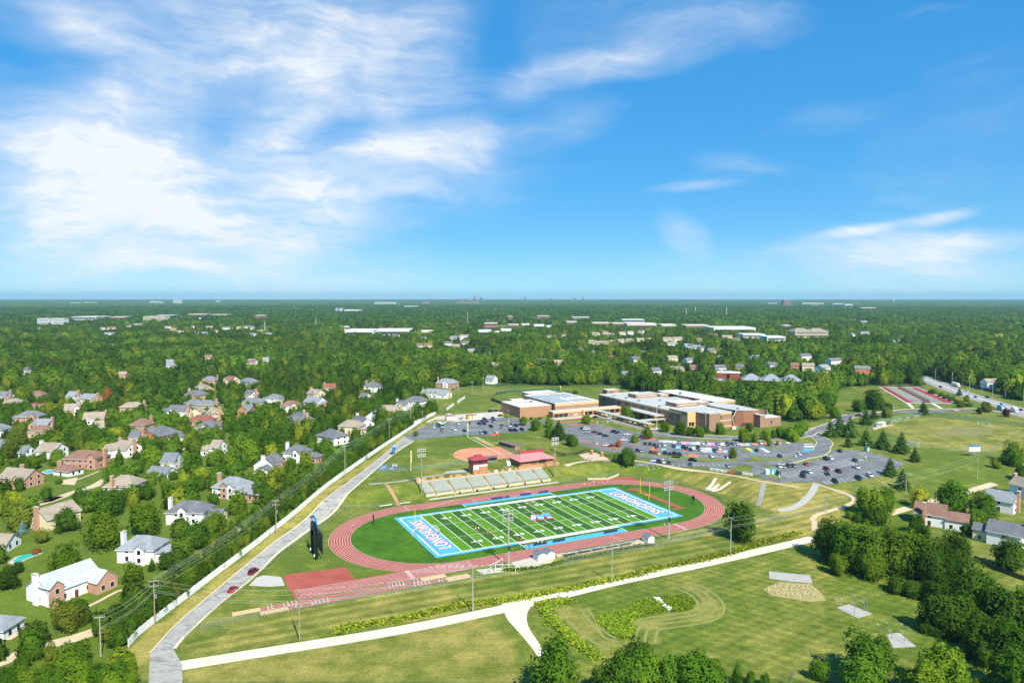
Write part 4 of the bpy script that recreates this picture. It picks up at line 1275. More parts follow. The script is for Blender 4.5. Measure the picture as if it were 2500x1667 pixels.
soccer_goal(*(331.9,500.1), -0.970, 7.3, 2.4, 2, 'white soccer goal on the worn grass field nearest the road')
soccer_goal(*(244.9,432.1), -1.194 + math.pi, 7.3, 2.4, 2, 'white soccer goal at the near end of the worn grass field, beside the pines')
for k, (q, w) in enumerate((((273.6,509.1), 5), ((280.6,514.4), 5), ((290.2,521.1), 4.5), ((301.7,529.5), 6))):
 soccer_goal(*q, 0.632, w, 2.2, 1.5, ('spare white goal frame nearest the white dugout', 'spare white goal frame second from the white dugout', 'spare white goal frame third from the white dugout', 'widest spare white goal frame along the soccer fence')[k], False, 'spare goal frames')
soccer_goal(*uv_world(-1.2, 24.4), YAW + math.pi / 2, 5.5, 2.4, 1.8, 'white hockey goal with dark net on the left goal line', True, 'hockey goals')
soccer_goal(*uv_world(92.6, 24.4), YAW - math.pi / 2, 5.0, 2.2, 1.6, 'small white goal with net on the right goal line', True, 'hockey goals')
soccer_goal(*(-5.4,244.8), YAW + .5, 7.3, 2.6, 2.6, 'white goal frame stored left of the floodlight pole by the near straight', False, 'stored goal frames')
soccer_goal(*(-2.3,242.4), YAW - .5, 7.0, 2.6, 2.4, 'white goal frame stored on the stony ground at the floodlight pole foot', False, 'stored goal frames')

# hurdles on the runways
M_HUR = mat('hurdle_white', '#f1f1ee', .5, .03)
hur_board = MB().box(-.04, .04, -.6, .6, .78, 1.05).mesh('board', M_HUR)
hur_leg = MB().box(-.04, .04, -.03, .03, 0, .78).box(-.04, .65, -.03, .03, 0, .06).mesh('upright', M_HUR)
hur_legk = MB().box(-.04, .04, -.03, .03, 0, .78).box(-.04, .65, -.03, .03, 0, .06).mesh('upright', M_BLACK)

HUR = []

def hurdle(x, y, ang, label, group, black=False):
 t = thing('hurdle', label, 'hurdle', on(x, y, .06), ang, group)
 HUR.append(t)
 link('board', hur_board, t)
 for v in (-.55, .55):
  link('upright', hur_legk if black else hur_leg, t, (0, v, 0))

for k, q in enumerate([(-40.4,229.1),(-39.3,229.8),(-38.2,230.2),(-37.2,230.9),(-36.1,231.3),(-32.7,232.8),(-31.6,233.4),(-32.3,230.6),(-31.2,231.3),(-30.1,231.7),(-29,232.4),(-27.9,232.8),(-24.6,234.3),(-23.5,234.6),(-74.6,213.2),(-73.6,213.7),(-70.2,214.9),(-69.3,215.7),(-68.1,216),(-66.9,216.4),(-66.5,214.5),(-65.4,214.9),(-62,216.3),(-61.1,216.9),(-60,217.4),(-58.9,218),(-57.8,218.5)]):
 hurdle(*q, YAW, 'white hurdle standing on the jump runway beside the sprint straight', 'hurdles on the jump runways')
for k in range(11):
 hurdle(*uv_world(-12 + k * .9 + (4 if k > 5 else 0), 67.6), YAW + math.pi / 2, 'dark hurdle stacked left of the grandstand', 'stacked dark hurdles', True)

uniq(HUR)
# team benches
ben = {}
def bench(u, v, L, label, col, ang=0):
 t = uvthing('team_bench', label, 'bench', u, v, .05, ang, 'team benches')
 MB().box(0, L, -.2, .2, .42, .48).build('seat', col, t)
 MB().box(0, L, .2, .26, .5, .95).build('backrest', col, t)
 for k in range(4):
  MB().box(.2 + (L - .6) * k / 3, .32 + (L - .6) * k / 3, -.15, .22, 0, .42).build('leg', M_STEEL, t)

M_NAVY = mat('bench_navy', '#2b3f7a', .6, .06)
M_DKB = mat('bench_dark', '#1d2f4d', .6, .06)
bench(38, 57.2, 6, 'navy bench on the far touchline nearest the left of the blue strip', M_NAVY)
bench(45, 57.2, 2.2, 'short navy bench next to the left bench on the far touchline', M_NAVY)
bench(53, 57.2, 6, 'navy bench in the middle of the far blue strip', M_NAVY)
bench(63, 57.2, 5.5, 'navy bench at the right end of the far blue strip', M_NAVY)
bench(26.5, -6.6, 6, 'dark bench at the left end of the near blue strip', M_DKB)
bench(35.0, -6.6, 5.5, 'dark bench left of the middle of the near blue strip', M_DKB)
bench(58.5, -6.6, 6.5, 'dark bench at the right end of the near blue strip', M_DKB)

# portable bleachers on the near side
for k in range(5):
 t = uvthing('portable_bleacher', 'silver portable bleacher behind the near straight, ' + nth(k, 5) + ' of the row of five', 'bleacher', 31.5 + k * 6.2, -19.4, .05, 0, 'portable bleachers')
 for r_ in range(5):
  MB().box(0, 5.7, -.5 - r_ * .62, -.2 - r_ * .62, .42 + r_ * .24, .47 + r_ * .24).build('seat_plank', M_BENCH, t)
  MB().box(0, 5.7, -.18 - r_ * .62, .08 - r_ * .62, .14 + r_ * .24, .18 + r_ * .24).build('foot_plank', M_BENCH, t)
 for x in (.3, 2.8, 5.4):
  MB().path([(x, .1, 0), (x, -3.1, 0), (x, -3.1, 2.4), (x, -3.0, 1.4), (x, .1, .15)], .05).build('frame', M_STEEL, t)
 MB().path([(0, -3.15, 1.5), (0, -3.15, 2.4), (5.7, -3.15, 2.4), (5.7, -3.15, 1.5)], .04).path([(0, -3.15, 1.95), (5.7, -3.15, 1.95)], .03).build('back_rail', M_STEEL, t)

# sheds
M_SHROOF = mat('shed_roof', '#6f7479', .8, .1, .8)
for (u, v, w, d, lb) in ((20.4, -21.8, 3.4, 4.3, 'white shed with grey gable roof, left one of the pair by the near straight'), (24.2, -21.6, 3.2, 4.3, 'white shed with grey gable roof, right one of the pair by the near straight'), (67.3, -23.8, 2.9, 3.8, 'single white shed with grey roof at the right end of the bleachers')):
 t = uvthing('storage_shed', lb, 'shed', u, v, 0, 0, 'white sheds')
 MB().extr([(0, -.1), (w, -.1), (w, 2.4), (w / 2, 3.2), (0, 2.4)], 0, d, axis='y').build('wall', M_TRIMW, t)
 m_ = MB()
 for s in (0, 1):
  x0, x1 = (-.2, w / 2) if s == 0 else (w + .2, w / 2)
  z0 = 2.4 - .2 * .8 / (w / 2)
  m_.add([(x0, -.25, z0 + .02), (x1, -.25, 3.22), (x1, d + .25, 3.22), (x0, d + .25, z0 + .02), (x0, -.25, z0 + .12), (x1, -.25, 3.32), (x1, d + .25, 3.32), (x0, d + .25, z0 + .12)],
   [(3, 2, 1, 0), (4, 5, 6, 7), (0, 1, 5, 4), (1, 2, 6, 5), (2, 3, 7, 6), (3, 0, 4, 7)])
 m_.build('roof', M_SHROOF, t)
 MB().box(-.05, -.003, .8, 2.2, 0, 1.9).build('door', mat('shed_door', '#d5d5d2', .6, .04), t)

# white W on the bank, painted stones
m_ = MB()
for (p, q) in (((103.1,357.2), (94.6,347.5)), ((94.6,347.5), (102.9,351.2)), ((102.8,351.5), (96.4,344.8)), ((96.4,344.8), (107.9,349.2))):
 n = 10
 strip_mesh(m_, [(p[0] + (q[0] - p[0]) * i / n, p[1] + (q[1] - p[1]) * i / n) for i in range(n + 1)], -.75, .75, .16, 1, .15)
m_.build('letter_w', mat('painted_stone', '#dcd3bd', .9, .16, 1.2), label='large white letter W laid on the grass bank above the right bend', cat='letter')

# low concrete retaining walls beside the track
for (p, q, lb) in (((39.2,367.2), (49.3,367.7), 'long low white kerb wall at the foot of the bank by the far straight'), ((49.5,367.2), (56.9,376.4), 'sloping cream concrete wall of the steps at the far right of the straight')):
 a, L = oriented(p, q)
 MB().box(0, L, -.2, .2, -.3, 1.0).build('retaining_wall', M_CREAM, loc=on(*p), rot=a, label=lb, cat='wall')

# batting cages
for (poly, poles, lb) in (([(99.3,213.9),(104.5,216.4),(108.1,209.5),(102.4,206.7)], [(102.6,209.1,3.9),(106.5,211.2,3.2),(107.4,211.4,4.1),(105.7,214.8,3.6),(99.4,213,3.2),(101.7,214.5,2.7)], 'concrete batting-cage pad with curved steel poles, the one farther from the camera'),
      ([(105.5,196.5),(109.7,197.5),(110,189.5),(103.3,188.7)], [(105.7,193.9,2.5),(107.7,191.3,3.6),(109.8,191.3,4.3),(111,197.7,2.6),(105.9,196.1,3.7),(103.9,196.9,2.8)], 'concrete batting-cage pad with curved steel poles, the one nearer the camera')):
 cxy = (sum(p[0] for p in poly) / 4, sum(p[1] for p in poly) / 4)
 t = thing('batting_cage', lb, 'batting cage', on(*cxy))
 MB().prism([(p[0] - cxy[0], p[1] - cxy[1]) for p in poly], -.2, .1).build('pad', M_CONCG, t)
 for (x, y, h) in poles:
  dx, dy = (cxy[0] - x), (cxy[1] - y)
  d = math.hypot(dx, dy) or 1
  dx, dy = -.8, .5
  bx, by = x - cxy[0], y - cxy[1]
  pts = [(bx, by, 0), (bx, by, h * .7), (bx + dx * .25, by + dy * .25, h * .86), (bx + dx * .8, by + dy * .8, h * .97), (bx + dx * 1.5, by + dy * 1.5, h)]
  MB().path(pts, .075, 6).build('curved_pole', M_STEEL, t)
# ---------------------------------------------------------------- fences
M_VINYL = mat('vinyl_white', '#ecebe6', .5, .04, .5)
post_cache = {}

def chain_fence(pts, h, label, gap=3.0, alpha=.13, col='#8d9895', post='#a2a8a6', name='chain_link_fence', group='chain-link fences', green=False):
 line = []
 for a, b in zip(pts, pts[1:]):
  L = math.hypot(b[0] - a[0], b[1] - a[1])
  n = max(1, int(round(L / gap)))
  line += [(a[0] + (b[0] - a[0]) * i / n, a[1] + (b[1] - a[1]) * i / n) for i in range(n)]
 line.append(pts[-1])
 x0, y0 = line[0]
 z0 = ter(x0, y0)
 t = thing(name, label, 'fence', (x0, y0, z0), 0, group)
 key = (h, post)
 if key not in post_cache:
  post_cache[key] = MB().tube((0, 0, -.2), (0, 0, h), .055, 5).mesh('post', mat('fence_post_' + post, post, .5, .05, 1, metal=.3))
 m_, r_ = MB(), MB()
 prev = None
 for p in line:
  q = Vector((p[0] - x0, p[1] - y0, ter(*p) - z0))
  link('post', post_cache[key], t, q)
  if prev is not None:
   m_.quad(prev, q, q + Vector((0, 0, h)), prev + Vector((0, 0, h)))
   r_.tube(prev + Vector((0, 0, h)), q + Vector((0, 0, h)), .04, 4)
  prev = q
 m_.build('wire_mesh', mesh_fence_mat('chain_link_%s_%d' % (col, alpha * 100), col, alpha), t)
 r_.build('top_rail', mat('fence_post_' + post, post), t)
 return t

chain_fence([(-88.8,198.8),(-79.2,205.3),(-62.6,213.2),(-40.7,224.5),(-29.3,227.3),(-13.9,235.4),(-7.4,238.8)], 1.9, 'grey chain-link fence along the jump runways left of the stored goals')
chain_fence([(17.9,250),(33.6,258.8),(49.3,264.8),(58.5,271.1),(69.7,277.1),(84.2,284.7),(104.7,294.9),(123,302.3),(137.6,308.4)], 1.9, 'grey chain-link fence behind the portable bleachers and the single shed', 4)
chain_fence([(148.8,342.5),(149.9,330.9),(154.9,323.7)], 1.6, 'short chain-link fence beside the corner footpath')
chain_fence([(-91.1,193.8),(-91.6,206.1),(-89.9,215.5),(-87.4,233.4),(-85.1,242.7),(-82.8,265.5),(-78.4,294.1),(-74.7,311.5)], 1.3, 'low mesh fence along the track side of the access road', 4)
chain_fence([(20.8,358.3),(37.4,365.6),(55.3,377),(57.9,375.8)], 1.4, 'low mesh fence between far straight and grass bank', 4)
chain_fence([(-78.5,312.4),(-68.6,317),(-56.1,320.6),(-51.6,319.1)], 1.3, 'low mesh fence at the foot of the bank left of the grandstand', 4)
chain_fence([(57.8,375.1),(69.8,365.6),(85.1,361.4),(94.5,346.5),(98.2,332.8),(98.1,326)], 1.3, 'low mesh fence outside the far right bend', 4)
G_ = '#7ea08f'
chain_fence([(-70.6,365),(-61.3,366),(-52.4,367.9),(-37,375.6),(-23.5,386.9)], 2.2, 'green-tinted fence between softball outfield and grandstand path', 3.5, .22, G_, '#8fb0a0')
chain_fence([(-66.6,410.2),(-68,422.4),(-65.1,435.2),(-59.6,447.5),(-46.7,458.1),(-30,465.9),(-22.3,463.5),(-9.1,444.7)], 1.9, 'curved softball outfield fence beside the left car park', 4, .2, G_, '#8fb0a0')
chain_fence([(85.4,378.2),(100.5,373.8),(111.8,368.5),(121.2,359.5),(124.6,352.3),(130.8,344.8),(144.6,344.9)], 1.6, 'mesh fence between kerbside bays and the bank path', 4)
chain_fence([(239.1,476),(263.6,510.4),(276.4,517.1),(302.2,538.2),(320.3,544.1),(334,526.7),(349.8,507.8),(360,490.1)], 2.4, 'tall green-tinted fence around the far side of the soccer field', 5, .28, G_, '#86a596')
chain_fence([(232.5,434),(246.2,430.3),(256.9,415.7),(269.6,409.2),(281.6,416),(294.5,426.5)], 1.8, 'green-tinted fence along the near side of the soccer field', 5, .2, G_, '#86a596')
chain_fence([(25.5,401.1),(37.2,406.5),(43.7,416.9),(45.8,413.4)], 1.6, 'black iron fence left of the brick gate piers', 2.5, .4, '#202225', '#202225', 'iron_fence', 'iron fences')
chain_fence([(47.2,412.7),(51.2,405.1),(52.9,399.8),(56.1,399.8)], 1.6, 'black iron fence right of the brick gate piers', 2.5, .4, '#202225', '#202225', 'iron_fence', 'iron fences')
chain_fence([(21.9,417.8),(27,406),(30.4,402.8)], 1.6, 'black iron fence beside the concession building shrubs', 2.5, .4, '#202225', '#202225', 'iron_fence', 'iron fences')
chain_fence([(-18.1,619.4),(-15.1,656.1),(-4.5,671.4),(47,690.7)], 2.4, 'solid green baseball outfield fence with yellow cap behind the gymnasium', 5, .95, '#2f5d4a', '#c9b83c')
chain_fence([(-18.1,619.4),(-8.5,598.8)], 2.4, 'dark green fence corner left of the gymnasium', 5, .95, '#2b4436', '#3c4a40')
TC = [tq(-.02, -.01), tq(1.02, -.01), tq(1.02, 1.01), tq(-.02, 1.01), tq(-.02, -.01)]
chain_fence(TC, 3.0, 'tall mesh fence enclosing the tennis courts', 6, .16, '#5a3a40', '#55484a')
chain_fence([(460.8,780.6),(462.4,725.3),(451.9,662.6),(449.9,625.4),(439.5,570)], 2.2, 'dark privacy fence along the far side of the main road', 6, .9, '#3a3a34', '#3a3a34', 'board_fence', 'far board fences')
chain_fence([(167.1,253.8),(168,244.1),(171.5,234.6),(175.4,224.8)], 1.7, 'dark timber garden fence on the slope below the right-hand houses', 3, .95, '#4a4038', '#4a4038', 'board_fence', 'board fences')

# white vinyl fence, one panel per bay
vf = smooth_line([(-105.5,189.3),(-105.8,200.3),(-101.8,231.9),(-95.8,268.5),(-91.3,304.2),(-88.3,344.5),(-80.2,413.2),(-71.7,475.1),(-64.8,526.4),(-59.3,550.1)], 2.45)
vf = [(p[0] + 1.3, p[1] - .2) for p in vf]
vt = thing('vinyl_fence', 'long white vinyl privacy fence between the houses and the access road', 'fence', on(*vf[0]))
x0, y0, z0 = vt.location
pme = MB().box(-.07, .07, -.07, .07, -.3, 2.5).mesh('post', M_VINYL)
for p, q in zip(vf, vf[1:]):
 a, L = oriented(p, q)
 link('post', pme, vt, (p[0] - x0, p[1] - y0, ter(*p) - z0))
 dz = ter(*q) - ter(*p)
 pm = MB()
 pm.add([(0, -.03, .05), (L, -.03, .05 + dz), (L, .03, .05 + dz), (0, .03, .05), (0, -.03, 2.35), (L, -.03, 2.35 + dz), (L, .03, 2.35 + dz), (0, .03, 2.35)],
  [(3, 2, 1, 0), (4, 5, 6, 7), (0, 1, 5, 4), (1, 2, 6, 5), (2, 3, 7, 6), (3, 0, 4, 7)])
 pm.build('panel', M_VINYL, vt, loc=(p[0] - x0, p[1] - y0, ter(*p) - z0), rot=a)
for k, (p, q) in enumerate((((-70,502.5), (-66.2,517)), ((-65.8,518.8), (-59.9,548.6)), ((-51.9,565.8), (-48.5,593.9)), ((-46.3,603.8), (-42,635.8)))):
 a, L = oriented(p, q)
 t = thing('vinyl_fence', ('short white fence run where the long fence meets the left car park', 'white fence run behind the service yard', 'white fence run at the left edge of the school lawn', 'far end of the white fence by the trees')[k], 'fence', on(*p), a)
 n = max(1, int(L / 2.45))
 for i in range(n):
  MB().box(i * L / n + .08, (i + 1) * L / n - .08, -.03, .03, .05, 2.0).build('panel', M_VINYL, t)
  link('post', pme, t, (i * L / n, 0, 0))

# banners on the fence above the W bank
for k, (q, w, cc, lb) in enumerate((((105.1,367.8), 4.3, '#d7dcd6', 'pale banner on the bank fence, leftmost of the row'), ((107.6,365.9), 4.3, '#d7dcd6', 'pale banner on the bank fence, second from the left'), ((109.8,364), 4.6, '#d4dad4', 'pale banner on the bank fence, third from the left'), ((112.1,361.4), 4.2, '#b8423c', 'red banner on the bank fence'),
         ((114.9,360.5), 4.4, '#33463c', 'dark green banner on the bank fence'), ((117.3,359.3), 3.6, '#d9d3da', 'white and red banner right of the dark green one'), ((120,358.1), 3.8, '#dcdcd6', 'pale banner on the bank fence, rightmost of the row'))):
 a = -0.530
 t = thing('fence_banner', lb, 'banner', on(*q, .25), a, 'banners on the bank fence')
 MB().box(-w / 2, w / 2, -.15, -.1, 0, 1.35).build('sheet', mat('banner_' + cc, cc, .7, .06), t)
 MB().box(-w * .32, w * .32, -.17, -.153, .75, .95).box(-w * .25, w * .25, -.17, -.153, .4, .55).build('printing', mat('banner_print_%d' % (k % 3), ('#7f8b84', '#e6e0dc', '#8f4a44')[0 if k < 3 or k == 6 else (1 if k in (3, 4) else 2)], .7, .05), t)

# gate piers
for (q, lb) in (((45.8,406.5), 'left brick gate pier at the plaza'), ((51,401.1), 'right brick gate pier at the plaza')):
 t = thing('gate_pier', lb, 'gate pier', on(*q), YAW, 'gate piers')
 MB().box(-.55, .55, -.55, .55, -.2, 2.3).build('shaft', M_BRICK, t)
 MB().box(-.7, .7, -.7, .7, 2.303, 2.55).build('cap', M_BAND, t)

# foul poles, softball scoreboard, soccer scoreboard, blue banner
for (q, lb, g_) in (((-28.7,458.1,9.7), 'tall cream foul pole at the car park corner of the softball field', 'softball foul poles'), ((-52.6,367.9,10.7), 'tall cream foul pole behind the grandstand path', 'softball foul poles'), ((46.6,687.4,4.7), 'yellow foul pole of the far baseball field', 'baseball foul poles')):
 t = thing('foul_pole', lb, 'foul pole', on(q[0], q[1]), YAW, g_)
 MB().tube((0, 0, -.2), (0, 0, q[2]), .2 if q[2] > 8 else .16, 8).build('pole', mat('pole_cream', '#dccb7c', .5, .05), t)
 MB().box(.2, .55, -.03, .03, q[2] * .4, q[2]).build('screen', mat('pole_cream', '#dccb7c'), t)
t = thing('softball_scoreboard', 'narrow blue scoreboard standing beside the access road', 'scoreboard', on(*(-67.8,406.7)), R(75))
for x in (-1.2, 1.2):
 MB().box(x - .12, x + .12, -.12, .12, -.2, 3).build('post', M_BLACK, t)
MB().box(-2.2, 2.2, -.2, .2, 2.2, 6.2).build('face', mat('sign_blue', '#2f86c4'), t)
MB().box(-1.9, 1.9, .203, .25, 4.4, 5.6).box(-1.9, 1.9, -.25, -.203, 4.4, 5.6).build('panel', M_WHITE, t)
t = thing('soccer_scoreboard', 'white backed scoreboard on two posts by the soccer field', 'scoreboard', on(*(263,403)), R(4))
for x in (-2.2, 2.2):
 MB().box(x - .12, x + .12, -.12, .12, -.2, 4).build('post', M_STEEL, t)
MB().box(-3.4, 3.4, -.2, .2, 2.8, 5.4).build('face', M_WHITE, t)
MB().box(-3.3, 3.3, -.24, .24, 5.403, 6.3).build('sign', mat('sign_blue', '#2f86c4'), t)
t = thing('fence_lettering', 'white lettering and two diamond marks on the soccer fence', 'banner', on(*(331.3,536.7)), -1.119)
for k in range(9):
 if k != 5:
  MB().box(-8.4 + k * 1.85, -7.2 + k * 1.85, -.08, -.04, .7, 1.7).box(-8.1 + k * 1.85, -7.5 + k * 1.85, -.1, -.083, .95, 1.35, 1).build('letter', [M_WHITE, mat('letter_gap', '#6e8d7b', .8, .05)], t)
for x in (-11.5, 11.5):
 MB().extr([(x - 1.6, 1.6), (x, .2), (x + 1.6, 1.6), (x + 1, 2.3), (x - 1, 2.3)], -.08, -.04, axis='y').build('diamond_mark', M_WHITE, t)
t = thing('stall_tent', 'small blue canopy panel at the kerbside bays', 'canopy', on(*(77.3,387)), YAW - .4)
MB().box(-2, 2, -.05, .05, .2, 1.9).build('panel', mat('banner_blue', '#4667b8', .7, .1), t)
MB().box(-1.5, 1.5, -.09, -.053, .9, 1.3).build('printing', M_WHITE, t)
for x in (-1.9, 1.9):
 MB().box(x - .05, x + .05, -.02, .3, 0, 1.9).build('post', M_STEEL, t)
t = thing('soccer_dugout', 'white block dugout with open front at the soccer field', 'dugout', on(*(258.2,496.3)), 0.658)
MB().box(-5, 3.5, 1.2, 1.4, 0, 2.8).box(-5, -4.8, -1.2, 1.2, 0, 2.8).box(3.3, 3.5, -1.2, 1.2, 0, 2.8).box(-1, -.8, -1.2, 1.2, 0, 2.8).build('wall', M_TRIMW, t)
MB().box(-5.2, 3.7, -1.5, 1.6, 2.803, 3.0).build('roof', M_WHITE, t)
MB().box(-.6, 3.2, -1.2, -1.0, 0, 2.2).build('front_panel', M_WHITE, t)
t = thing('softball_shelter', 'white plastic storage hut between press box and concession building', 'hut', on(*(-2.1,380.3)), YAW)
MB().extr([(-1, 0), (1, 0), (1, 1.9), (0, 2.7), (-1, 1.9)], -1, 1, axis='y').build('body', M_TRIMW, t)
MB().box(-.4, .4, -1.06, -1.003, 0, 1.7).build('door', mat('shed_door', '#d5d5d2'), t)
# black bins in front of the stand
for k, (u, v) in enumerate(((28.5, 73.2), (37.8, 73.6), (46.8, 73.8), (54.6, 74.0), (64.4, 74.1), (74.0, 74.3))):
 t = uvthing('litter_bin', 'black litter bin at the foot of the grandstand, ' + nth(k, 6), 'bin', u, v, .05, 0, 'grandstand litter bins')
 MB().tube((0, 0, 0), (0, 0, .95), .36, 8, .4).build('drum', M_BLACK, t)
 MB().tube((0, 0, .953), (0, 0, 1.1), .42, 8, .25).build('lid', M_BLACK, t)
t = thing('lettered_tarp', 'dark ground tarp with white and blue lettering in the softball fence corner', 'tarp', on(*(-63.9,374.4)))
x0, y0, z0 = t.location
MB().add([(p[0] - x0, p[1] - y0, ter(*p) - z0 + .12) for p in [(-66.8,367.3),(-61,365.6),(-60.1,381.8),(-66.2,382.8)]], [(0, 1, 2, 3)]).build('sheet', mat('tarp_dark', '#5c6360', .8, .1), t)
MB().add([(p[0] - x0, p[1] - y0, ter(*p) - z0 + .12) for p in [(-70,370.8),(-67,370.8),(-66.6,380),(-69.5,380)]], [(0, 1, 2, 3)]).build('sheet', mat('tarp_blue', '#6f8cc0', .8, .1), t)
for q in ([(-64.1,371.7),(-64.2,374.4),(-62.6,374.4),(-62.6,371.7)], [(-64.1,378.1),(-64.1,381.8),(-61.9,381.8),(-61.7,378.1)]):
 m_ = MB()
 c0 = (sum(p[0] for p in q) / 4, sum(p[1] for p in q) / 4)
 for i in range(4):
  a, b = q[i], q[(i + 1) % 4]
  ai, bi = [tuple(c0[k] + (p[k] - c0[k]) * .62 for k in (0, 1)) for p in (a, b)]
  m_.add([(p[0] - x0, p[1] - y0, ter(*p) - z0 + .15) for p in (a, b, bi, ai)], [(0, 1, 2, 3)])
 m_.build('letter', M_WLINE, t)
# ---------------------------------------------------------------- school (field-aligned frame, ground at 4.5 m)
sc_ = uvthing('school_building', 'long brown brick school with flat pale roofs behind the car parks', 'school building', 0, 0, 4.5)

def block(u0, u1, v0, v1, h, roof=None, wall=None, band=None, name='wall', z0=-.3, pw=.35):
 w = MB().box(u0, u1, v0, v1, z0, h).build(name, wall or M_BRICKD, sc_)
 p = .35
 # roof membrane inside a low parapet
 MB().box(u0 + p, u1 - p, v0 + p, v1 - p, h + .003, h + .06).build('roof', roof or M_ROOFW, w)
 MB().box(u0 - .06, u1 + .06, v0 - .06, v0 + p, h + .003, h + .28).box(u0 - .06, u1 + .06, v1 - p, v1 + .06, h + .003, h + .28) \
  .box(u0 - .06, u0 + p, v0 + p, v1 - p, h + .003, h + .28).box(u1 - p, u1 + .06, v0 + p, v1 - p, h + .003, h + .28).build('parapet', band or mat('coping', '#cfc9bb', .8, .06), w)
 return w

def win_s(par, u0, u1, v, z0, z1, n=1):
 """windows in a wall that faces -v"""
 for k in range(n):
  a = u0 + (u1 - u0) * (k + .06) / n
  b = u0 + (u1 - u0) * (k + .94) / n
  f = MB().box(a, b, v - .04, v + .02, z0, z1).build('window', mat('frame_dark', '#4a423a', .6, .05), par)
  MB().box(a + .1, b - .1, v - .07, v - .043, z0 + .1, z1 - .1).build('pane', M_GLASS, f)

def win_w(par, v0, v1, u, z0, z1, n=1):
 """windows in a wall that faces -u"""
 for k in range(n):
  a = v0 + (v1 - v0) * (k + .06) / n
  b = v0 + (v1 - v0) * (k + .94) / n
  f = MB().box(u - .04, u + .02, a, b, z0, z1).build('window', mat('frame_dark', '#4a423a'), par)
  MB().box(u - .07, u - .043, a + .1, b - .1, z0 + .1, z1 - .1).build('pane', M_GLASS, f)

def band_s(par, u0, u1, v, z0, z1):
 MB().box(u0, u1, v - .12, v - .003, z0, z1).build('band', M_BAND, par)

gl = block(139.5, 166.3, 229, 261.5, 8.0, M_ROOFW, mat('brick_gym', '#ad8463', .9, .14, .6))
MB().box(158, 160, 247, 249, 8.1, 9.8).box(155, 156.2, 250, 251, 8.1, 8.9).build('roof_unit', M_STEEL, gl)
gb = block(167.5, 206.5, 225.6, 277, 9.5, M_ROOFW)
band_s(gb, 167.5, 206.5, 225.6, 7.6, 9.3)
# rows of solar panels on the gymnasium roof
M_PV = mat('solar_panel', '#8b979e', .6, .1, .8, spec=.3)
for (ua, ub, va, vb) in ((169.5, 184, 229, 250), (169.5, 184, 252, 272), (187, 203, 250, 272), (187, 202, 229, 239)):
 n = int((vb - va) / 1.55)
 for k in range(n):
  v = va + k * 1.55
  m_ = MB().add([(ua, v, 9.7), (ub, v, 9.7), (ub, v + 1.2, 10.15), (ua, v + 1.2, 10.15), (ua, v + 1.2, 9.66), (ub, v + 1.2, 9.66)], [(0, 1, 2, 3), (3, 2, 5, 4)])
  m_.build('solar_row', M_PV, gb)
for (u, v) in ((186, 240), (189, 243), (194, 246), (197, 241), (185.5, 249)):
 MB().box(u - .7, u + .7, v - .7, v + .7, 9.56, 10.9).build('roof_unit', M_ROOFW, gb)
gk = block(172, 198, 277.1, 290, 10.4)
block(160, 171.9, 261.6, 290, 5.0)
lf = block(162, 226, 219, 225.5, 4.3, M_ROOFG)
band_s(lf, 162, 226, 219, 3.2, 4.25)
win_s(lf, 163, 175, 219, .2, 2.9, 3)
win_s(lf, 188.5, 197, 219, .2, 3.0, 2)
win_s(lf, 203, 222, 219, .2, 3.0, 4)
MB().box(187.2, 188.3, 216.5, 218.9, 0, 4.4).box(201, 202, 217, 218.9, 0, 4.3).build('pier', M_BAND, lf)
MB().box(180, 183.5, 218.8, 218.99, 1.1, 1.7).build('name_plate', M_TRIMW, lf)
mw = block(223, 262, 147, 251, 10.0, M_ROOFG)
win_w(mw, 241, 245, 223, 5.8, 8.0, 2)
win_w(mw, 241, 245, 223, 1.4, 3.6, 2)
for a in (224, 214, 204, 194, 184, 174, 160, 152):
 win_w(mw, a - 4.5, a, 223, 5.6, 8.2, 2)
 if a > 170:
  win_w(mw, a - 4.5, a, 223, 1.3, 3.8, 2)
MB().box(222.85, 222.995, 147, 251, 9.2, 9.95).build('band', M_BAND, mw)
MB().box(214.5, 222.8, 165, 205, 5.2, 6.0).build('canopy', M_BAND, mw)
MB().box(214.3, 222.8, 164.8, 205.2, 6.003, 6.12).build('canopy_roof', M_ROOFG, mw)
for v in (166, 176, 186, 196, 204):
 MB().box(215, 215.6, v - .3, v + .3, 0, 5.2).build('pier', M_BAND, mw)
for (a, b, c_, d, h) in ((236.5, 258, 218, 228.6, 13.0), (235.5, 255.8, 167, 179.6, 13.0), (258.6, 268.5, 170, 178, 12.0), (259, 268, 217, 224, 12.0)):
 p_ = block(a, b, c_, d, h, M_ROOFW if c_ < 200 else M_ROOFG, None, None, 'penthouse', 10.07 if b < 262 else -.3)
 MB().box(a + 2, b - 2, c_ - .1, c_ - .003, 11.0, 12.3).build('louvre', mat('louvre_grey', '#b7a596', .7, .05), p_)
tw = block(231.5, 243.5, 251.1, 258, 13.0, M_ROOFG)
MB().box(234, 237, 251.0, 251.09, 10.6, 11.6).build('vent', M_GLASS, tw)
for (u, v) in ((228, 236), (230, 205), (246, 200), (227, 176), (250, 232), (248, 240), (230, 222)):
 MB().box(u - .9, u + .9, v - .7, v + .7, 10.07, 11.2).build('roof_unit', M_STEEL, mw)
for (u, v) in ((246, 224), (250, 226)):
 MB().tube((u, v, 13), (u, v, 21), .08, 5, .04).build('antenna', M_STEEL, mw)
fw_ = block(230, 253.2, 130, 157.9, 11.2, M_ROOFG)
band_s(fw_, 240.6, 253.2, 130, 9.9, 11.1)
band_s(fw_, 240.6, 253.2, 130, 5.2, 6.0)
band_s(fw_, 240.6, 253.2, 130, 1.4, 2.2)
win_s(fw_, 242.2, 244.4, 130, 6.9, 9.2, 2)
tb = block(230.6, 240.5, 127, 133, 11.7, M_ROOFG)
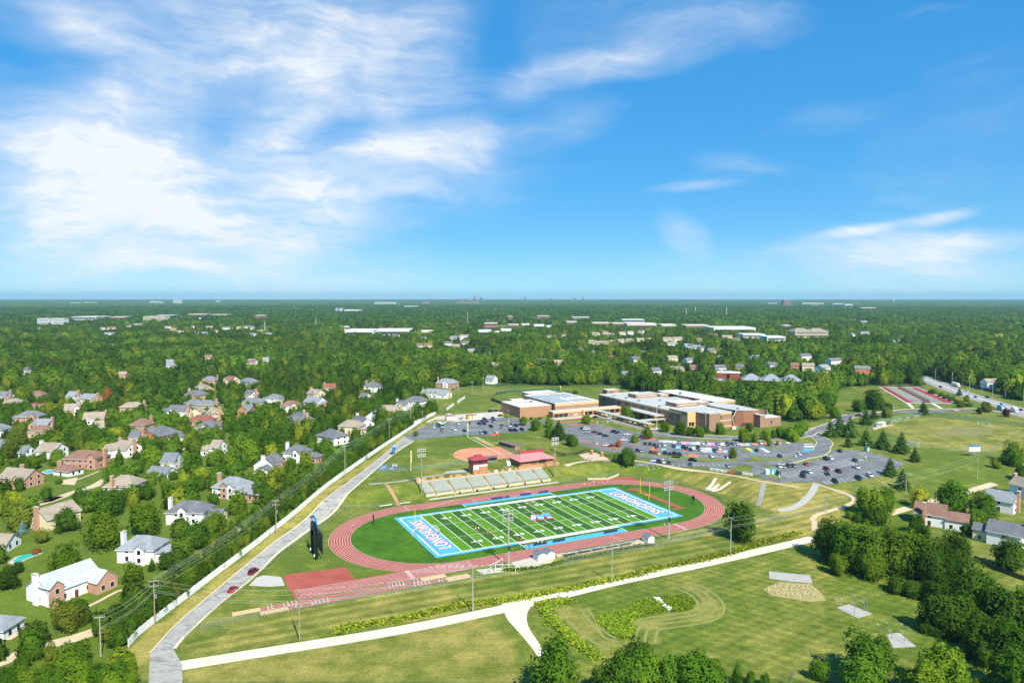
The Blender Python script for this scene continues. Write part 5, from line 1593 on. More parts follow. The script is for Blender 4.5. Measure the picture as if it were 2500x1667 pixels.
cl = block(223.05, 229.95, 140, 160, 11.4, M_ROOFG, M_BAND)
win_w(cl, 141, 159.4, 223.05, 8.9, 10.7, 8)
win_s(cl, 224, 229, 140, 2, 4.5, 2)
nw = block(275, 296, 172, 241, 11.0, M_ROOFW)
band_s(nw, 275, 296, 172, 9.6, 10.9)
MB().box(279, 281, 215, 218, 11.07, 13).box(290, 291, 186, 187, 11.07, 12.5).build('roof_unit', mat('unit_green', '#9db3a4', .5, .06), nw)
lk = block(262.1, 274.9, 200, 217, 9.0, M_ROOFG)
win_s(lk, 263, 274, 200, 6.0, 8.4, 3)
# curved auditorium wing
cv = [(257.5, 150), (258.5, 158), (261.5, 163.5), (266, 166.3), (271.5, 167), (276.5, 160), (277.5, 150), (277, 138), (275.5, 128.2), (270, 127.6), (264, 129.8), (259.5, 134), (257.6, 141)]
cw = MB().prism(cv, -.3, 11.3).build('curved_wing', mat('brick_wing', '#9a6d54', .9, .14, .6), sc_)
MB().prism([(267 + (p[0] - 267) * .965, 147 + (p[1] - 147) * .975) for p in cv], 11.303, 11.4).build('roof', M_ROOFG, cw)
m_ = MB()
for i in range(len(cv)):
 a, b = cv[i], cv[(i + 1) % len(cv)]
 ang, L = oriented(a, b)
 nx_, ny_ = -math.sin(ang) * .3, math.cos(ang) * .3
 m_.prism([a, b, (b[0] + nx_, b[1] + ny_), (a[0] + nx_, a[1] + ny_)], 11.303, 11.65)
m_.build('parapet', mat('coping', '#cfc9bb'), cw)
for k in range(6):
 a = 262.6 + k * 1.35
 MB().box(a, a + .45, 129.4 - k * .35, 129.7 - k * .35, .8, 2.8).build('window', M_GLASS, cw)
# round wall and low end block
rw_ = [(281 + 6.5 * math.cos(R(a)), 132.5 + 6.5 * math.sin(R(a))) for a in range(-20, 190, 15)] + [(281 + 6.0 * math.cos(R(a)), 132.5 + 6.0 * math.sin(R(a))) for a in range(190, -21, -15)]
MB().prism(rw_, -.3, 9.8).build('round_wall', M_BRICKD, sc_)
pr = block(271, 275.4, 121.4, 127.5, 8.6, M_ROOFG)
le = block(275.5, 290.5, 121.5, 134, 6.3, M_ROOFW)
win_s(le, 281, 282.2, 121.5, 2, 4.4, 1)
# covered walkway from the road to the door
for (a, b, c_, d) in ((198.2, 202.6, 150.5, 218), (203.2, 222.6, 163, 168)):
 wk = MB().box(a, b, c_, d, 2.95, 3.45).build('walkway_fascia', M_BAND, sc_)
 MB().box(a - .25, b + .25, c_ - .25, d + .25, 3.453, 3.6).build('walkway_roof', M_ROOFG, wk)
 if d > 200:
  for k in range(12):
   for u in (a + .3, b - .3):
    MB().box(u - .2, u + .2, c_ + .5 + k * 6 - .2, c_ + .5 + k * 6 + .2, -.2, 2.95).build('post', M_BRICKD, wk)
 else:
  for k in range(4):
   MB().box(a + .5 + k * 6 - .2, a + .9 + k * 6, c_ + .2, c_ + .6, -.2, 2.95).build('post', M_BRICKD, wk)
MB().box(196.5, 204.5, 148, 220, -.3, .14).build('walkway_paving', M_CONC2, sc_)
MB().box(160, 228, 209.5, 218.9, -.3, .13).build('forecourt_paving', M_CONC2, sc_)
# flagpole
q = (98.8,485.6,16.3)
t = thing('flagpole', 'white flagpole with a furled flag in front of the covered walkway', 'flagpole', on(q[0], q[1]))
MB().tube((0, 0, 0), (0, 0, q[2]), .14, 8, .07).build('pole', M_TRIMW, t)
MB().extr([(0, q[2] - 4.2), (.5, q[2] - 4.6), (.25, q[2] - 1.9), (0, q[2] - 1.6)], -.08, .08, axis='y').build('flag', mat('flag_cloth', '#b77a7a', .8, .3, 3), t)
MB().prism([(-.9, -.9), (.9, -.9), (.9, .9), (-.9, .9)], -.1, .5).build('base', M_WHITE, t)
# lifting platform by the curved wing
q = (154.6,493.5)
t = thing('boom_lift', 'orange boom lift with raised arm beside the curved school wing', 'boom lift', on(*q), .3)
MB().box(-1.6, 1.6, -1, 1, .5, 1.6).build('chassis', mat('lift_orange', '#d0562a', .5, .06), t)
for x in (-1.1, 1.1):
 for y in (-.9, .9):
  MB().tube((x, y - .15, .5), (x, y + .15, .5), .5, 10).build('wheel', M_BLACK, t)
MB().path([(-.5, 0, 1.7), (-1.8, 0, 6.5), (1.9, 0, 12.6)], .2, 6).build('arm', M_TRIMW, t)
MB().box(1.6, 3.1, -.6, .6, 12.4, 13.4).build('basket', M_STEEL, t)
t = thing('site_skip', 'red, white and teal site containers beside the boom lift', 'container', on(*(152.7,485.6)), .3)
MB().box(-3, 0, -1, 1, 0, 2).build('bin', mat('skip_white', '#d8cdbf', .6, .1), t)
MB().box(.1, 1.7, -.9, .9, 0, 2.3).build('toilet', mat('toilet_teal', '#2e9c88', .5, .06), t)

# brick and grey-roofed building behind the school
bx = thing('annex_building', 'red brick building with grey hipped roofs in the trees behind the school', 'building', on(*(220.5,722.4)), R(-15))
MB().box(-12, 10, 0, 14, -1, 13).build('tower', mat('brick_red', '#90513f', .9, .14, .6), bx)
MB().box(-12.4, 10.4, -.4, 14.4, 13.003, 13.5).build('tower_roof', M_ROOFW, bx)
MB().box(-3, 0, -.1, -.003, 5, 12).build('window', M_GLASS, bx)
M_RG = mat('shingle_grey', '#8d9296', .85, .1, .8)
MB().box(14, 66, 2, 26, -1, 6).build('hall', mat('brick_red', '#90513f'), bx)
m_ = MB()
for k in range(3):
 hip_roof(m_, 12 + k * 19, 31.6 + k * 19, 1 + (k % 2) * .02, 27, 6 + .01 * k, 6.0, 3, .3)
m_.build('hall_roof', M_RG, bx)
MB().box(-22, -2, -22, -8, -1, 5).build('porch_wall', mat('brick_red', '#90513f'), bx)
m_ = hip_roof(MB(), -22, -2, -22, -8, 5, 4, 8, 1)
m_.build('porch_roof', M_RG, bx)
# ---------------------------------------------------------------- houses
WALLS = {'w': ('white', '#e9e8e4'), 'c': ('cream', '#ddcfa9'), 't': ('tan', '#bfa27c'), 'b': ('brick', '#bb9078'), 'o': ('orange brick', '#c07d55'), 'l': ('pale blue', '#d3dde6')}
ROOFS = {'g': ('grey', '#8b9094'), 'd': ('dark grey', '#6d6f72'), 'l': ('light grey', '#b3b9b8'), 'n': ('brown', '#86685a'), 't': ('taupe', '#9b8f7e'), 's': ('slate', '#777d80'), 'r': ('red-brown', '#8a584a')}

def roofmat(k):
 name = 'shingle_' + ROOFS[k][0].replace(' ', '_').replace('-', '_') + '_roof'
 if name in MATS:
  return MATS[name]
 g = NT(name)
 a = g.noise(1.9, 7, .8)
 b = g.noise(.3, 5, .65)
 c = g.scale(lin(ROOFS[k][1])[:3], g.math('MULTIPLY', g.rng(a, .25, .75, .74, 1.24), g.rng(b, .25, .75, .84, 1.14)))
 g.done(c)
 return MATS[name]

def wallmat(k):
 return mat('wall_' + WALLS[k][0].replace(' ', '_'), WALLS[k][1], .85, .05 if k in 'wcl' else .15, .8)

PANE = MB().box(-.5, .5, -.5, .5, -.02, .02).mesh('pane', M_GLASS)
WFRAME = MB().box(-.5, .5, -.5, .5, -.02, .02).mesh('window', M_TRIMW)

def gable(mb, x0, x1, y0, y1, z0, h, ov=.45, t=.16):
 """gable roof, ridge along x: two slabs with eaves and verges overhanging"""
 cy_ = (y0 + y1) / 2
 hw = (y1 - y0) / 2
 sl = h / hw
 for s in (-1, 1):
  ye, ze = cy_ + s * (hw + ov), z0 - ov * sl
  a = [(x0 - ov, ye, ze), (x1 + ov, ye, ze), (x1 + ov, cy_, z0 + h), (x0 - ov, cy_, z0 + h)]
  v = a + [(p[0], p[1], p[2] + t) for p in a]
  f = [(3, 2, 1, 0), (4, 5, 6, 7), (0, 1, 5, 4), (1, 2, 6, 5), (2, 3, 7, 6), (3, 0, 4, 7)]
  if s > 0:
   f = [tuple(reversed(q)) for q in f]
  mb.add(v, f)
 return mb

def windows_on(t, side, a0, a1, off, z, n, w=1.1, h=1.5):
 """n windows on a wall: side is 'x-','x+','y-','y+', off its position"""
 for k in range(n):
  a = a0 + (a1 - a0) * (k + .5) / n
  if side[0] == 'y':
   s = -1 if side[1] == '-' else 1
   f = link('window', WFRAME, t, (a, off + s * .03, z), (math.pi / 2, 0, 0), scale=(w + .24, h + .24, 1))
   link('pane', PANE, f, (0, 0, .042 * (1 if s < 0 else -1)), scale=(w / (w + .24), h / (h + .24), 1))
  else:
   s = -1 if side[1] == '-' else 1
   f = link('window', WFRAME, t, (off + s * .03, a, z), (math.pi / 2, 0, math.pi / 2), scale=(w + .24, h + .24, 1))
   link('pane', PANE, f, (0, 0, .042 * s), scale=(w / (w + .24), h / (h + .24), 1))

def house(p, q, zr, dep, wall, roof, kind='g', front=None, chim='', wing=None, extra='', hipl=.45, label=None, small=False):
 """p, q: ends of the ridge on the plan; zr ridge height; dep depth; kind g gable / h hip"""
 ang, L = oriented(p, q)
 cx, cy_ = (p[0] + q[0]) / 2, (p[1] + q[1]) / 2
 pitch = .7
 hr = dep / 2 * pitch
 he = max(2.6, zr - hr)
 hr = zr - he
 if kind == 'h':
  L = L + dep * .8
 t = thing('house', label or '', 'house', on(cx, cy_), ang, 'houses of the suburb')
 W_ = wallmat(wall)
 Rf = roofmat(roof)
 x0, x1, y0, y1 = -L / 2, L / 2, -dep / 2, dep / 2
 b_ = MB().box(x0, x1, y0, y1, -.6, he)
 if kind == 'g':
  for x, o in ((x0, 0), (x1, 1)):
   b_.add([(x, y0, he), (x, y1, he), (x, 0, zr - .02)], [(0, 2, 1) if o == 0 else (0, 1, 2)])
 b_.build('wall', W_, t)
 rf_ = MB()
 if kind == 'g':
  gable(rf_, x0, x1, y0, y1, he, hr)
 else:
  hip_roof(rf_, x0, x1, y0, y1, he - .05, hr + .05, max(.5, L - dep * .8), .5)
 ro = rf_.build('roof', Rf, t)
 for s in (-1, 1):
  e_ = (dep / 2 + .47, he - .45 * hr / (dep / 2) - .12) if kind == 'g' else (dep / 2 + .52, he - .15)
  MB().box(x0 - .45, x1 + .45, s * e_[0] - .04, s * e_[0] + .04, e_[1], e_[1] + .22).build('gutter', M_TRIMW, ro)
 if not small:
  MB().box(x0 + L * .3, x0 + L * .3 + .35, y1 * .35, y1 * .35 + .35, he + hr * .5, he + hr * .5 + 1.1).build('vent', M_WHITE, ro)
 fl = ([1.5] if he < 4.2 else [1.5, 4.3])
 nl, ns = max(2, int(L / 3.2)), max(1, int(dep / 4))
 if not small:
  plain = wall in 'wcl'
  for z in fl:
   windows_on(t, 'y-', x0 + .6, x1 - .6, y0, z, max(1, nl // 2) if plain else nl)
   windows_on(t, 'y+', x0 + .6, x1 - .6, y1, z, nl)
   windows_on(t, 'x+', y0 + .8, y1 - .8, x1, z, ns)
  windows_on(t, 'x-', y0 * .3, y1 * .3, x0, 1.5, 2 if dep > 10 else 1, .8, 1.2)
  MB().box(-.55, .55, y0 - .08, y0 - .003, -.3, 2.1).build('door', mat('door_paint', '#6a3d33', .5, .1), t)
 else:
  windows_on(t, 'y-', x0 + .6, x1 - .6, y0, he * .5, 2)
  windows_on(t, 'x+', y0 + .8, y1 - .8, x1, he * .5, 1)
 for c in chim.split():
  # side letter (l, r ends; f, k long sides) and material letter
  cm = wallmat({'b': 'b', 'w': wall, 't': 't'}[c[1]])
  pos = {'l': (x0 - .55, 0), 'r': (x1 + .55, 0), 'f': (x0 * .35, y0 - .5), 'k': (x1 * .3, y1 + .5), 'm': (x0 * .3, y1 * .5)}[c[0]]
  s_ = .95 if c[0] in 'lr' else .8
  ch = MB().box(pos[0] - .54, pos[0] + .54, pos[1] - s_, pos[1] + s_, -.5, zr + 1.0).build('chimney', cm, t)
  MB().box(pos[0] - .65, pos[0] + .65, pos[1] - s_ - .1, pos[1] + s_ + .1, zr + 1.003, zr + 1.2).build('chimney_cap', M_CONC, ch)
 if front:
  # cross gables on the long side: list of (x, width, projection, height, material letter)
  for (gx_, gw, gp, gh, gm) in front:
   s = -1 if gp > 0 else 1
   gp = abs(gp)
   ya, yb = (y0 - gp, y0 + .02) if s < 0 else (y1 - .02, y1 + gp)
   e_ = max(2.4, gh - gw * .42)
   yo = ya if s < 0 else yb
   m1 = MB().box(gx_ - gw / 2, gx_ + gw / 2, ya, yb, -.5, e_)
   m1.add([(gx_ - gw / 2, yo, e_), (gx_ + gw / 2, yo, e_), (gx_, yo, gh - .02)], [(0, 1, 2) if s < 0 else (0, 2, 1)])
   bay = m1.build('bay', wallmat(gm), t)
   m2 = MB()
   for d in (-1, 1):
    xe = gx_ + d * (gw / 2 + .35)
    ze = e_ - .35 * (gh - e_) / (gw / 2)
    yi = (y0 + dep * .42) if s < 0 else (y1 - dep * .42)
    yo2 = yo + s * .35
    a = [(xe, yo2, ze), (gx_, yo2, gh), (gx_, yi, gh), (xe, yi, ze)]
    m2.add(a + [(v_[0], v_[1], v_[2] + .16) for v_ in a], [(0, 1, 2, 3), (7, 6, 5, 4), (4, 5, 1, 0), (5, 6, 2, 1), (6, 7, 3, 2), (7, 4, 0, 3)])
   m2.build('bay_roof', Rf, bay)
   for z in ([1.4] if e_ < 4 else [1.4, 4.2]):
    windows_on(t, 'y-' if s < 0 else 'y+', gx_ - gw / 2 + .4, gx_ + gw / 2 - .4, yo, z, max(1, int(gw / 3)), 1.2, 1.5)
 if wing:
  # lower wings: (end 'l'/'r', length, depth, ridge height, offset, wall, kind)
  for (e, wl, wd, wz, wo, wm, wk) in wing:
   xa, xb = (x0 - wl, x0 - .02) if e == 'l' else (x1 + .02, x1 + wl)
   ya, yb = wo - wd / 2, wo + wd / 2
   whr = wd / 2 * .6
   whe = max(2.4, wz - whr)
   m1 = MB().box(xa, xb, ya, yb, -.55, whe)
   if wk == 'g':
    xe = xa if e == 'l' else xb
    m1.add([(xe, ya, whe), (xe, yb, whe), (xe, wo, wz - .02)], [(0, 2, 1) if e == 'l' else (0, 1, 2)])
   wg = m1.build('wing', wallmat(wm), t)
   m2 = MB()
   if wk == 'g':
    gable(m2, xa + (.0 if e == 'l' else .45), xb - (.45 if e == 'l' else 0), ya, yb, whe, wz - whe)
   else:
    hip_roof(m2, xa, xb, ya, yb, whe - .05, wz - whe, max(.5, wl - wd * .7), .45)
   m2.build('wing_roof', Rf, wg)
   windows_on(t, 'y-', xa + .4, xb - .4, ya, 1.4, max(1, int(wl / 3)))
   windows_on(t, 'x-' if e == 'l' else 'x+', ya + .6, yb - .6, xa if e == 'l' else xb, 1.4, max(1, int(wd / 3.5)))
   MB().box((xa + xb) / 2 - 1.3, (xa + xb) / 2 + 1.3, yb + .003, yb + .06, 0, 2.1).build('garage_door', M_TRIMW, wg)
 HOUSES.append((cx, cy_, max(L, dep) / 2 + 2.0, t, wall, roof, kind))
 return t

HOUSES = []
# near houses, one by one
house((-145.2,214.2), (-138.2,229.3), 8.2, 11.5, 'w', 'l', 'g', [(-6.5, 4.2, .8, 7.4, 'b'), (7.2, 7.0, 4.5, 6.4, 'b')], 'lw', None, label='white house with pale grey roof and brick front nearest the camera at left')
house((-133.1,249.4), (-128.5,249.2), 8.2, 10.5, 'w', 'g', 'h', [(2.2, 3.4, 1.5, 6.6, 'w')], 'lw', [('r', 6.5, 7, 5.0, 0, 'w', 'h')], label='white house with grey hip roof and porch columns, second along the fence')
house((-133.7,285.9), (-127,285.8), 8.4, 10.5, 'w', 'd', 'h', [(-1, 3.2, .6, 7.4, 'w')], 'lw', [('r', 6, 6.5, 5.0, 0, 'c', 'g')], label='white house with dark hip roof and white chimney left of the tall green shrubs')
house((-184,273.4), (-179,286.5), 8.2, 10, 'c', 't', 'g', None, 'lb', None, label='cream gable house with red brick end chimney and taupe roof')
house((-187.8,253.9), (-180.4,254.2), 5.4, 9, 'w', 't', 'g', None, '', None, label='low white house with taupe roof beside the turquoise pool')
house((-147.6,196), (-142.9,195.8), 5.8, 8, 'w', 'g', 'h', None, 'lw', None, label='white porch house with grey roof cut by the left edge below the big white house')
house((-129.3,322.8), (-124.3,321.3), 8.8, 11.5, 'w', 'g', 'h', [(3.0, 3.4, .8, 7.4, 'w'), (-.5, 4, .4, 7.6, 'b')], 'lb', [('r', 10, 8, 5.4, -1, 'b', 'g')], label='large white house with grey hip roof, brick front and tall brick chimney')
house((-126.3,360.3), (-124.5,372.1), 8.8, 11, 'w', 'd', 'g', [(2, 4, 1, 7.5, 'b')], 'lw', [('l', 6, 9, 5.6, -2, 'w', 'g')], label='white stepped-gable house with dark roof behind the blue spruce')
house((-120.2,392.5), (-116.7,391.5), 8.8, 10.5, 'w', 'd', 'h', [(2.0, 3, .6, 7.6, 'w')], 'lw', [('r', 8, 7, 5.2, 0, 'b', 'h')], label='white house with dark hip roof, dormer and brick side wing by the fence')
house((-113.4,442.3), (-107.8,437.5), 8.6, 11, 'w', 'd', 'h', None, '', [('l', 5, 7, 5.2, -3, 'w', 'h')], label='white two-level house with charcoal hip roofs beside the fence shrubs')
house((-110.5,475.4), (-103.4,474), 8.2, 10, 'c', 't', 'h', None, '', [('r', 5, 6, 5, -3, 'c', 'h')], label='cream house with taupe hip roof right of the charcoal-roofed white one')
house((-107.2,493.3), (-97.5,478.7), 8.6, 10, 'w', 'd', 'g', [(3, 4, 1.5, 7, 'b')], 'lw', None, label='white dark-roofed house with brick bay behind the cream taupe-roofed one')
house((-99.6,505.5), (-97.9,523), 8.8, 9.5, 'w', 's', 'g', None, '', None, label='white gable-fronted house with slate roof near the far fence')
house((-232,378.9), (-221.9,377.8), 8.8, 11, 'b', 'n', 'h', [(7.0, 5, 1.2, 8.2, 'b')], 'rb', None, label='big brick house with brown hip roof and white garage at left')
house((-229,362.1), (-224.2,360.2), 5.2, 8, 'w', 'n', 'h', None, 'lb', None, label='white garage wing with brown hip roof in front of the big brick house')
house((-244.2,342.8), (-228.6,338.5), 8.0, 10, 'b', 't', 'g', [(5, 4, 2, 6.5, 't'), (1, 3, 3, 5.5, 'b')], 'mb', None, label='brick house with taupe roof and stepped gables left of the blue pool')
house((-265.7,401.2), (-253.8,399.2), 8.2, 10, 'w', 't', 'g', None, 'lw', None, label='white house with taupe roof above the willow tree')
house((-224.1,406.2), (-215,403), 8.6, 11, 'w', 't', 'g', [(-6, 7, 4, 7.5, 'w')], 'lb rb', [('l', 7, 8, 6, 2, 'w', 'g')], label='white many-gabled house with taupe roofs and two brick chimneys')
house((-223.8,450.3), (-215,444.7), 9.2, 12, 'o', 'd', 'h', [(-6.5, 5.5, 1.5, 8.2, 'o'), (4.0, 4.5, 2.2, 6.0, 'o')], '', [('r', 7, 9, 6.4, 1, 'w', 'h')], label='orange brick house with dark hip roof and white-trimmed gables')
house((-251.9,481.7), (-248.6,481), 8.2, 11, 'b', 'n', 'h', None, 'kb', None, label='brick house with brown hip roof left of the orange brick house')
house((-235.1,439.6), (-229,439.6), 8.0, 10, 'w', 'd', 'g', None, 'rb', None, label='dark-roofed house with tall brick chimney below the brown hip roof')
house((-183.2,374.6), (-176.3,374.6), 8.2, 11, 'w', 's', 'g', None, '', None, label='white house with broad slate roof seen end on beside a dark round tree')
house((-180.4,355.2), (-169.7,352.4), 5.8, 9, 'w', 's', 'g', None, '', None, label='low white slate-roofed building in front of the broad slate roof')
house((-258.9,540), (-245.5,538.3), 8.4, 11, 'w', 'd', 'g', [(-2, 6, 2, 6.8, 'w')], 'rb', [('l', 6, 8, 5.8, 0, 'w', 'g')], label='white house with dark roof, wide front gable and brick end chimney')
house((-301.7,558.9), (-293.3,558.9), 8.0, 10, 't', 't', 'h', None, 'rt', None, label='tan house with taupe hip roof left of the wide-gabled white house')
house((-304.7,507), (-292.3,511), 8.0, 11, 'w', 't', 'g', None, 'rb', None, label='long white house under a wide taupe roof in the left suburb')
house((-280,477), (-275.9,479.7), 7.0, 10, 't', 't', 'g', None, '', None, label='tan house with taupe roof just below the long white one')
house((-342.2,545), (-333.8,548.6), 8.4, 11, 'b', 't', 'g', [(4, 4, 1.5, 7.4, 'w')], 'rb', None, label='brick house with white columned gable and taupe roof')
house((-363.1,605.3), (-350,600.8), 8.4, 10, 'c', 'g', 'g', None, 'rb', [('l', 5, 8, 5.5, 0, 'w', 'g')], label='cream gable house with grey roof beside the rust-coloured tree')
house((-385.1,620.1), (-377.4,619.5), 8.2, 10, 'w', 'g', 'g', None, 'rb', None, label='white house with grey roof left of the cream gable house')
house((-350,511.9), (-343.5,512.7), 8.6, 11, 'b', 's', 'h', [(4, 4.5, 1.5, 7.4, 'b')], '', [('l', 6, 8, 5.5, 0, 'w', 'h')], label='brick house with slate hip roof and small balcony gable')
house((-321.3,481), (-311.7,481), 8.0, 10, 'w', 'g', 'g', [(-4, 5, 2, 6.8, 't')], 'rb', None, label='house with grey-green gables and brick chimney below the slate-roofed brick one')
house((-309.5,460.4), (-304.8,463), 7.0, 9, 't', 'n', 'h', None, '', None, label='tan house with brown roof half hidden below the grey-green gables')
house((-448.1,620.1), (-436.8,619.5), 8.2, 10, 'w', 's', 'g', [(0, 4, 1.5, 7, 'w')], 'rb', None, label='white slate-roofed house at the far left edge of the suburb')
house((-422.2,630), (-417.5,630), 7.4, 10, 't', 'n', 'h', None, '', None, label='brown hip-roofed house in trees left of the white grey-roofed one')
house((-384.4,577.4), (-380.8,577.4), 6.4, 9, 't', 'r', 'h', None, '', None, label='small red-brown roof among trees at left')
house((-410.6,583), (-404.5,582.5), 7.4, 10, 't', 't', 'h', None, 'lt', None, label='tan taupe-roofed house near the left edge')
house((-300,411.3), (-290.8,409.2), 8.2, 10, 'w', 's', 'g', None, '', None, label='white house with slate roof cut by the left edge')
house((-272.8,396.3), (-268.9,395.6), 7.2, 8, 'w', 's', 'g', None, '', None, label='small white gable with slate roof between trees at left')
house((-180.5,326.2), (-176.8,326.2), 8.6, 12, 'w', 't', 'h', None, 'fb', None, label='white house with large taupe hip roof and brick chimney in front')
house((-339.6,466.2), (-333.6,465.2), 7.6, 10, 'w', 's', 'h', None, '', None, label='slate roof at the left edge above the white slate-roofed house')
house((-281.1,628.2), (-273.3,624.6), 8.6, 11, 't', 'd', 'h', [(4, 5, 1.5, 7.2, 't')], 'lt', None, label='tan house with dark roof and tan chimney by the winding lane')
house((-258.8,577.1), (-253.7,574.5), 8.0, 10, 't', 's', 'h', None, '', None, label='slate-roofed house just below the tan one by the winding lane')
house((-247.2,568.6), (-240.5,568.6), 8.0, 10, 't', 's', 'h', None, 'rb', None, label='slate hip-roofed house right of its slate-roofed neighbour by the lane')
house((-295.3,676.2), (-280.8,659.9), 8.4, 10, 't', 't', 'g', [(2, 4, 1.5, 7, 't')], 'lt', None, label='tan many-gabled house with taupe roof left of the lane end')
house((-314.4,736.7), (-309.1,736.7), 8.6, 11, 'b', 's', 'h', [(-4, 5, 1, 7.4, 'b')], 'rb', None, label='brick slate-roofed house at the top of the lane')
house((-293.3,738.3), (-284.5,733.4), 8.6, 11, 'c', 'n', 'g', [(-3, 4, 1.2, 7.8, 'c')], '', None, label='cream columned house with brown roof facing the lane end')
house((-269.8,724.5), (-262.3,719), 8.6, 10, 'w', 's', 'h', None, '', [('r', 6, 8, 5.8, 0, 't', 'h')], label='slate hip roof right of the columned house at the wood edge')
house((-234.2,631.4), (-225.3,625.4), 8.4, 10, 'w', 'd', 'g', [(3, 4, 1.2, 7, 'w')], 'rb', None, label='white dark-roofed house with two gables below the slate hip roof')
house((-219.2,593.7), (-209.4,591.1), 6.4, 9, 'w', 's', 'h', None, '', None, label='low slate roof in front of the white dark-roofed two-gable house')
house((-202,599.9), (-197.7,599.4), 8.8, 10, 'w', 's', 'h', None, '', [('l', 5, 8, 6.2, 0, 'w', 'h')], label='white house with steep slate hip roof alone among the trees')
house((-201.5,538.1), (-196.1,538.1), 8.8, 10, 'o', 's', 'g', [(-3.5, 6, 1.0, 8.4, 'o')], 'lb', None, label='orange brick gable house with slate roof and arched window')
house((-176.8,561.2), (-171.9,561.2), 8.8, 10.5, 'w', 'n', 'h', [(4.5, 4.5, 1.2, 7.6, 'c')], 'lt', None, label='white and cream house with brown roof and tan chimney')
house((-168.1,588.4), (-154.1,578.6), 8.4, 11, 'w', 'g', 'g', None, '', [('r', 5, 8, 6, 0, 'o', 'g')], label='white long-gabled house with grey roof beside the round cul-de-sac lawn')
house((-179.1,635.7), (-168.8,628.4), 8.6, 10, 'c', 'c' if False else 't', 'g', [(3, 4, 1, 7.4, 'c')], 'lt', None, label='cream taupe-roofed house behind the cul-de-sac')
house((-176.4,672.7), (-166.7,674.1), 8.6, 10, 'w', 'r', 'g', None, 'lt', None, label='white house with red-brown roof and stone end chimney')
house((-135.2,682.7), (-130.1,680.6), 9.2, 11, 'w', 'd', 'h', None, 'lb mb', None, label='white house with steep dark hip roof and two brick chimneys')
house((-131.5,623.9), (-125.1,621.1), 6.4, 9, 'w', 'd', 'g', None, '', None, label='small dark-roofed house below the steep dark hip roof')
house((-152.8,508.7), (-145.8,498.9), 8.6, 12, 'w', 'd', 'h', [(5, 5, 2, 7, 'w')], 'rb mb', None, label='sprawling dark-roofed house with two brick chimneys amid the big trees')
house((-202.6,471.8), (-199,471.1), 8.8, 12, 'w', 'd', 'h', [(0, 4, .5, 7.0, 'w')], '', None, label='white-walled garage house with big dark hip roof and roof window')
house((-198.2,479.1), (-193.5,476.4), 6.8, 8, 'b', 'n', 'g', None, '', None, label='small brick house with brown roof right of the big dark hip roof')
house((-171.8,408.5), (-166.4,407.7), 8.2, 10, 'w', 't', 'g', None, '', [('l', 5, 7, 5.5, -2, 'w', 'g')], label='white house with taupe roof beside the spreading tree')
house((-233.6,524.1), (-234,532.6), 8.2, 9, 'c', 't', 'g', None, '', None, label='cream gable with taupe roof left of a pale round tree')
house((-223.2,527.4), (-215.9,524.1), 8.2, 9, 'c', 't', 'g', [(2, 4, 1.5, 6.6, 'c')], 'rt', None, label='cream house with taupe roof and stone chimney right of the pale round tree')
house((-222.5,503), (-214.9,501.5), 7.2, 10, 'b', 'r', 'h', None, 'lb', None, label='red-brown roofed brick house below the cream ones')
house((-69.4,715.1), (-59.7,711.2), 8.8, 12, 'b', 'g', 'h', [(1, 5, 1.5, 7.6, 'w')], 'lb', None, label='brick house with broad grey roof near the far utility poles')
house((-80.2,647.1), (-56.2,636), 7.4, 10, 'w', 'g', 'g', [(-8, 3, .6, 6.2, 'w'), (-3, 3, .6, 6.2, 'w'), (2, 3, .6, 6.2, 'w')], 'lt rt', None, label='long grey-roofed house with a row of white dormers')
house((-82.4,592.7), (-75.2,589), 8.2, 10, 'w', 'd', 'h', None, '', None, label='dark hip roof in the trees below the dormered house')
house((-91.7,572.5), (-82.9,570.5), 7.4, 10, 'w', 'd', 'g', [(-2, 5, 1.5, 6.4, 'w')], 'lw', None, label='white-gabled dark-roofed house left of the dark hip roof')
house((-99.3,547), (-89.5,545.7), 7.4, 10, 't', 't', 'h', None, 'rt', None, label='taupe hip roof behind the yellow-green tree near the far fence')
# right-hand houses
house((171.7,299.6), (180.7,293.1), 8.6, 10.5, 'w', 'n', 'g', None, 'fb', [('r', 8, 8.5, 6.6, -1.5, 'w', 'g')], label='white house with brown roof and brick chimney at right')
house((186.4,274.6), (194.3,266.5), 8.6, 9.5, 'w', 'd', 'g', None, 'rb', [('l', 5, 6.5, 6.2, 0, 'c', 'g')], label='white house with dark roof on the slope at the right edge')
house((215.2,319.2), (222.5,310.8), 8.6, 9.5, 'w', 'g', 'g', None, 'rb', None, label='white house with grey roof and tall brick end chimney at right')
house((242.1,339.5), (245.7,330.3), 9.2, 9, 'l', 't', 'g', None, 'lb', None, label='pale blue house with brick chimney at the upper right edge')
# ---------------------------------------------------------------- mid-distance and far houses, buildings, skyline
def far_house(x, y, w, h, wall, roof, lb, grp, rz):
 zr = max(6.5, min(h, 12.0))
 dep = 10
 L = max(9, min(w, 22))
 t = thing('house', lb, 'house', on(x, y), rz, grp)
 he = zr - 3
 b_ = MB().box(-L / 2, L / 2, -dep / 2, dep / 2, -.6, he)
 for xx, o in ((-L / 2, 0), (L / 2, 1)):
  b_.add([(xx, -dep / 2, he), (xx, dep / 2, he), (xx, 0, zr - .02)], [(0, 2, 1) if o == 0 else (0, 1, 2)])
 b_.build('wall', wallmat(wall), t)
 gable(MB(), -L / 2, L / 2, -dep / 2, dep / 2, he, 3).build('roof', roofmat(roof), t)
 windows_on(t, 'y-', -L / 2 + 1, L / 2 - 1, -dep / 2, he * .6, 3, 1.2, 1.6)
 windows_on(t, 'x-', -dep / 2 + 1, dep / 2 - 1, -L / 2, he * .6, 2, 1.2, 1.6)
 HOUSES.append((x, y, L / 2 + 3, t, wall, roof, 'g'))

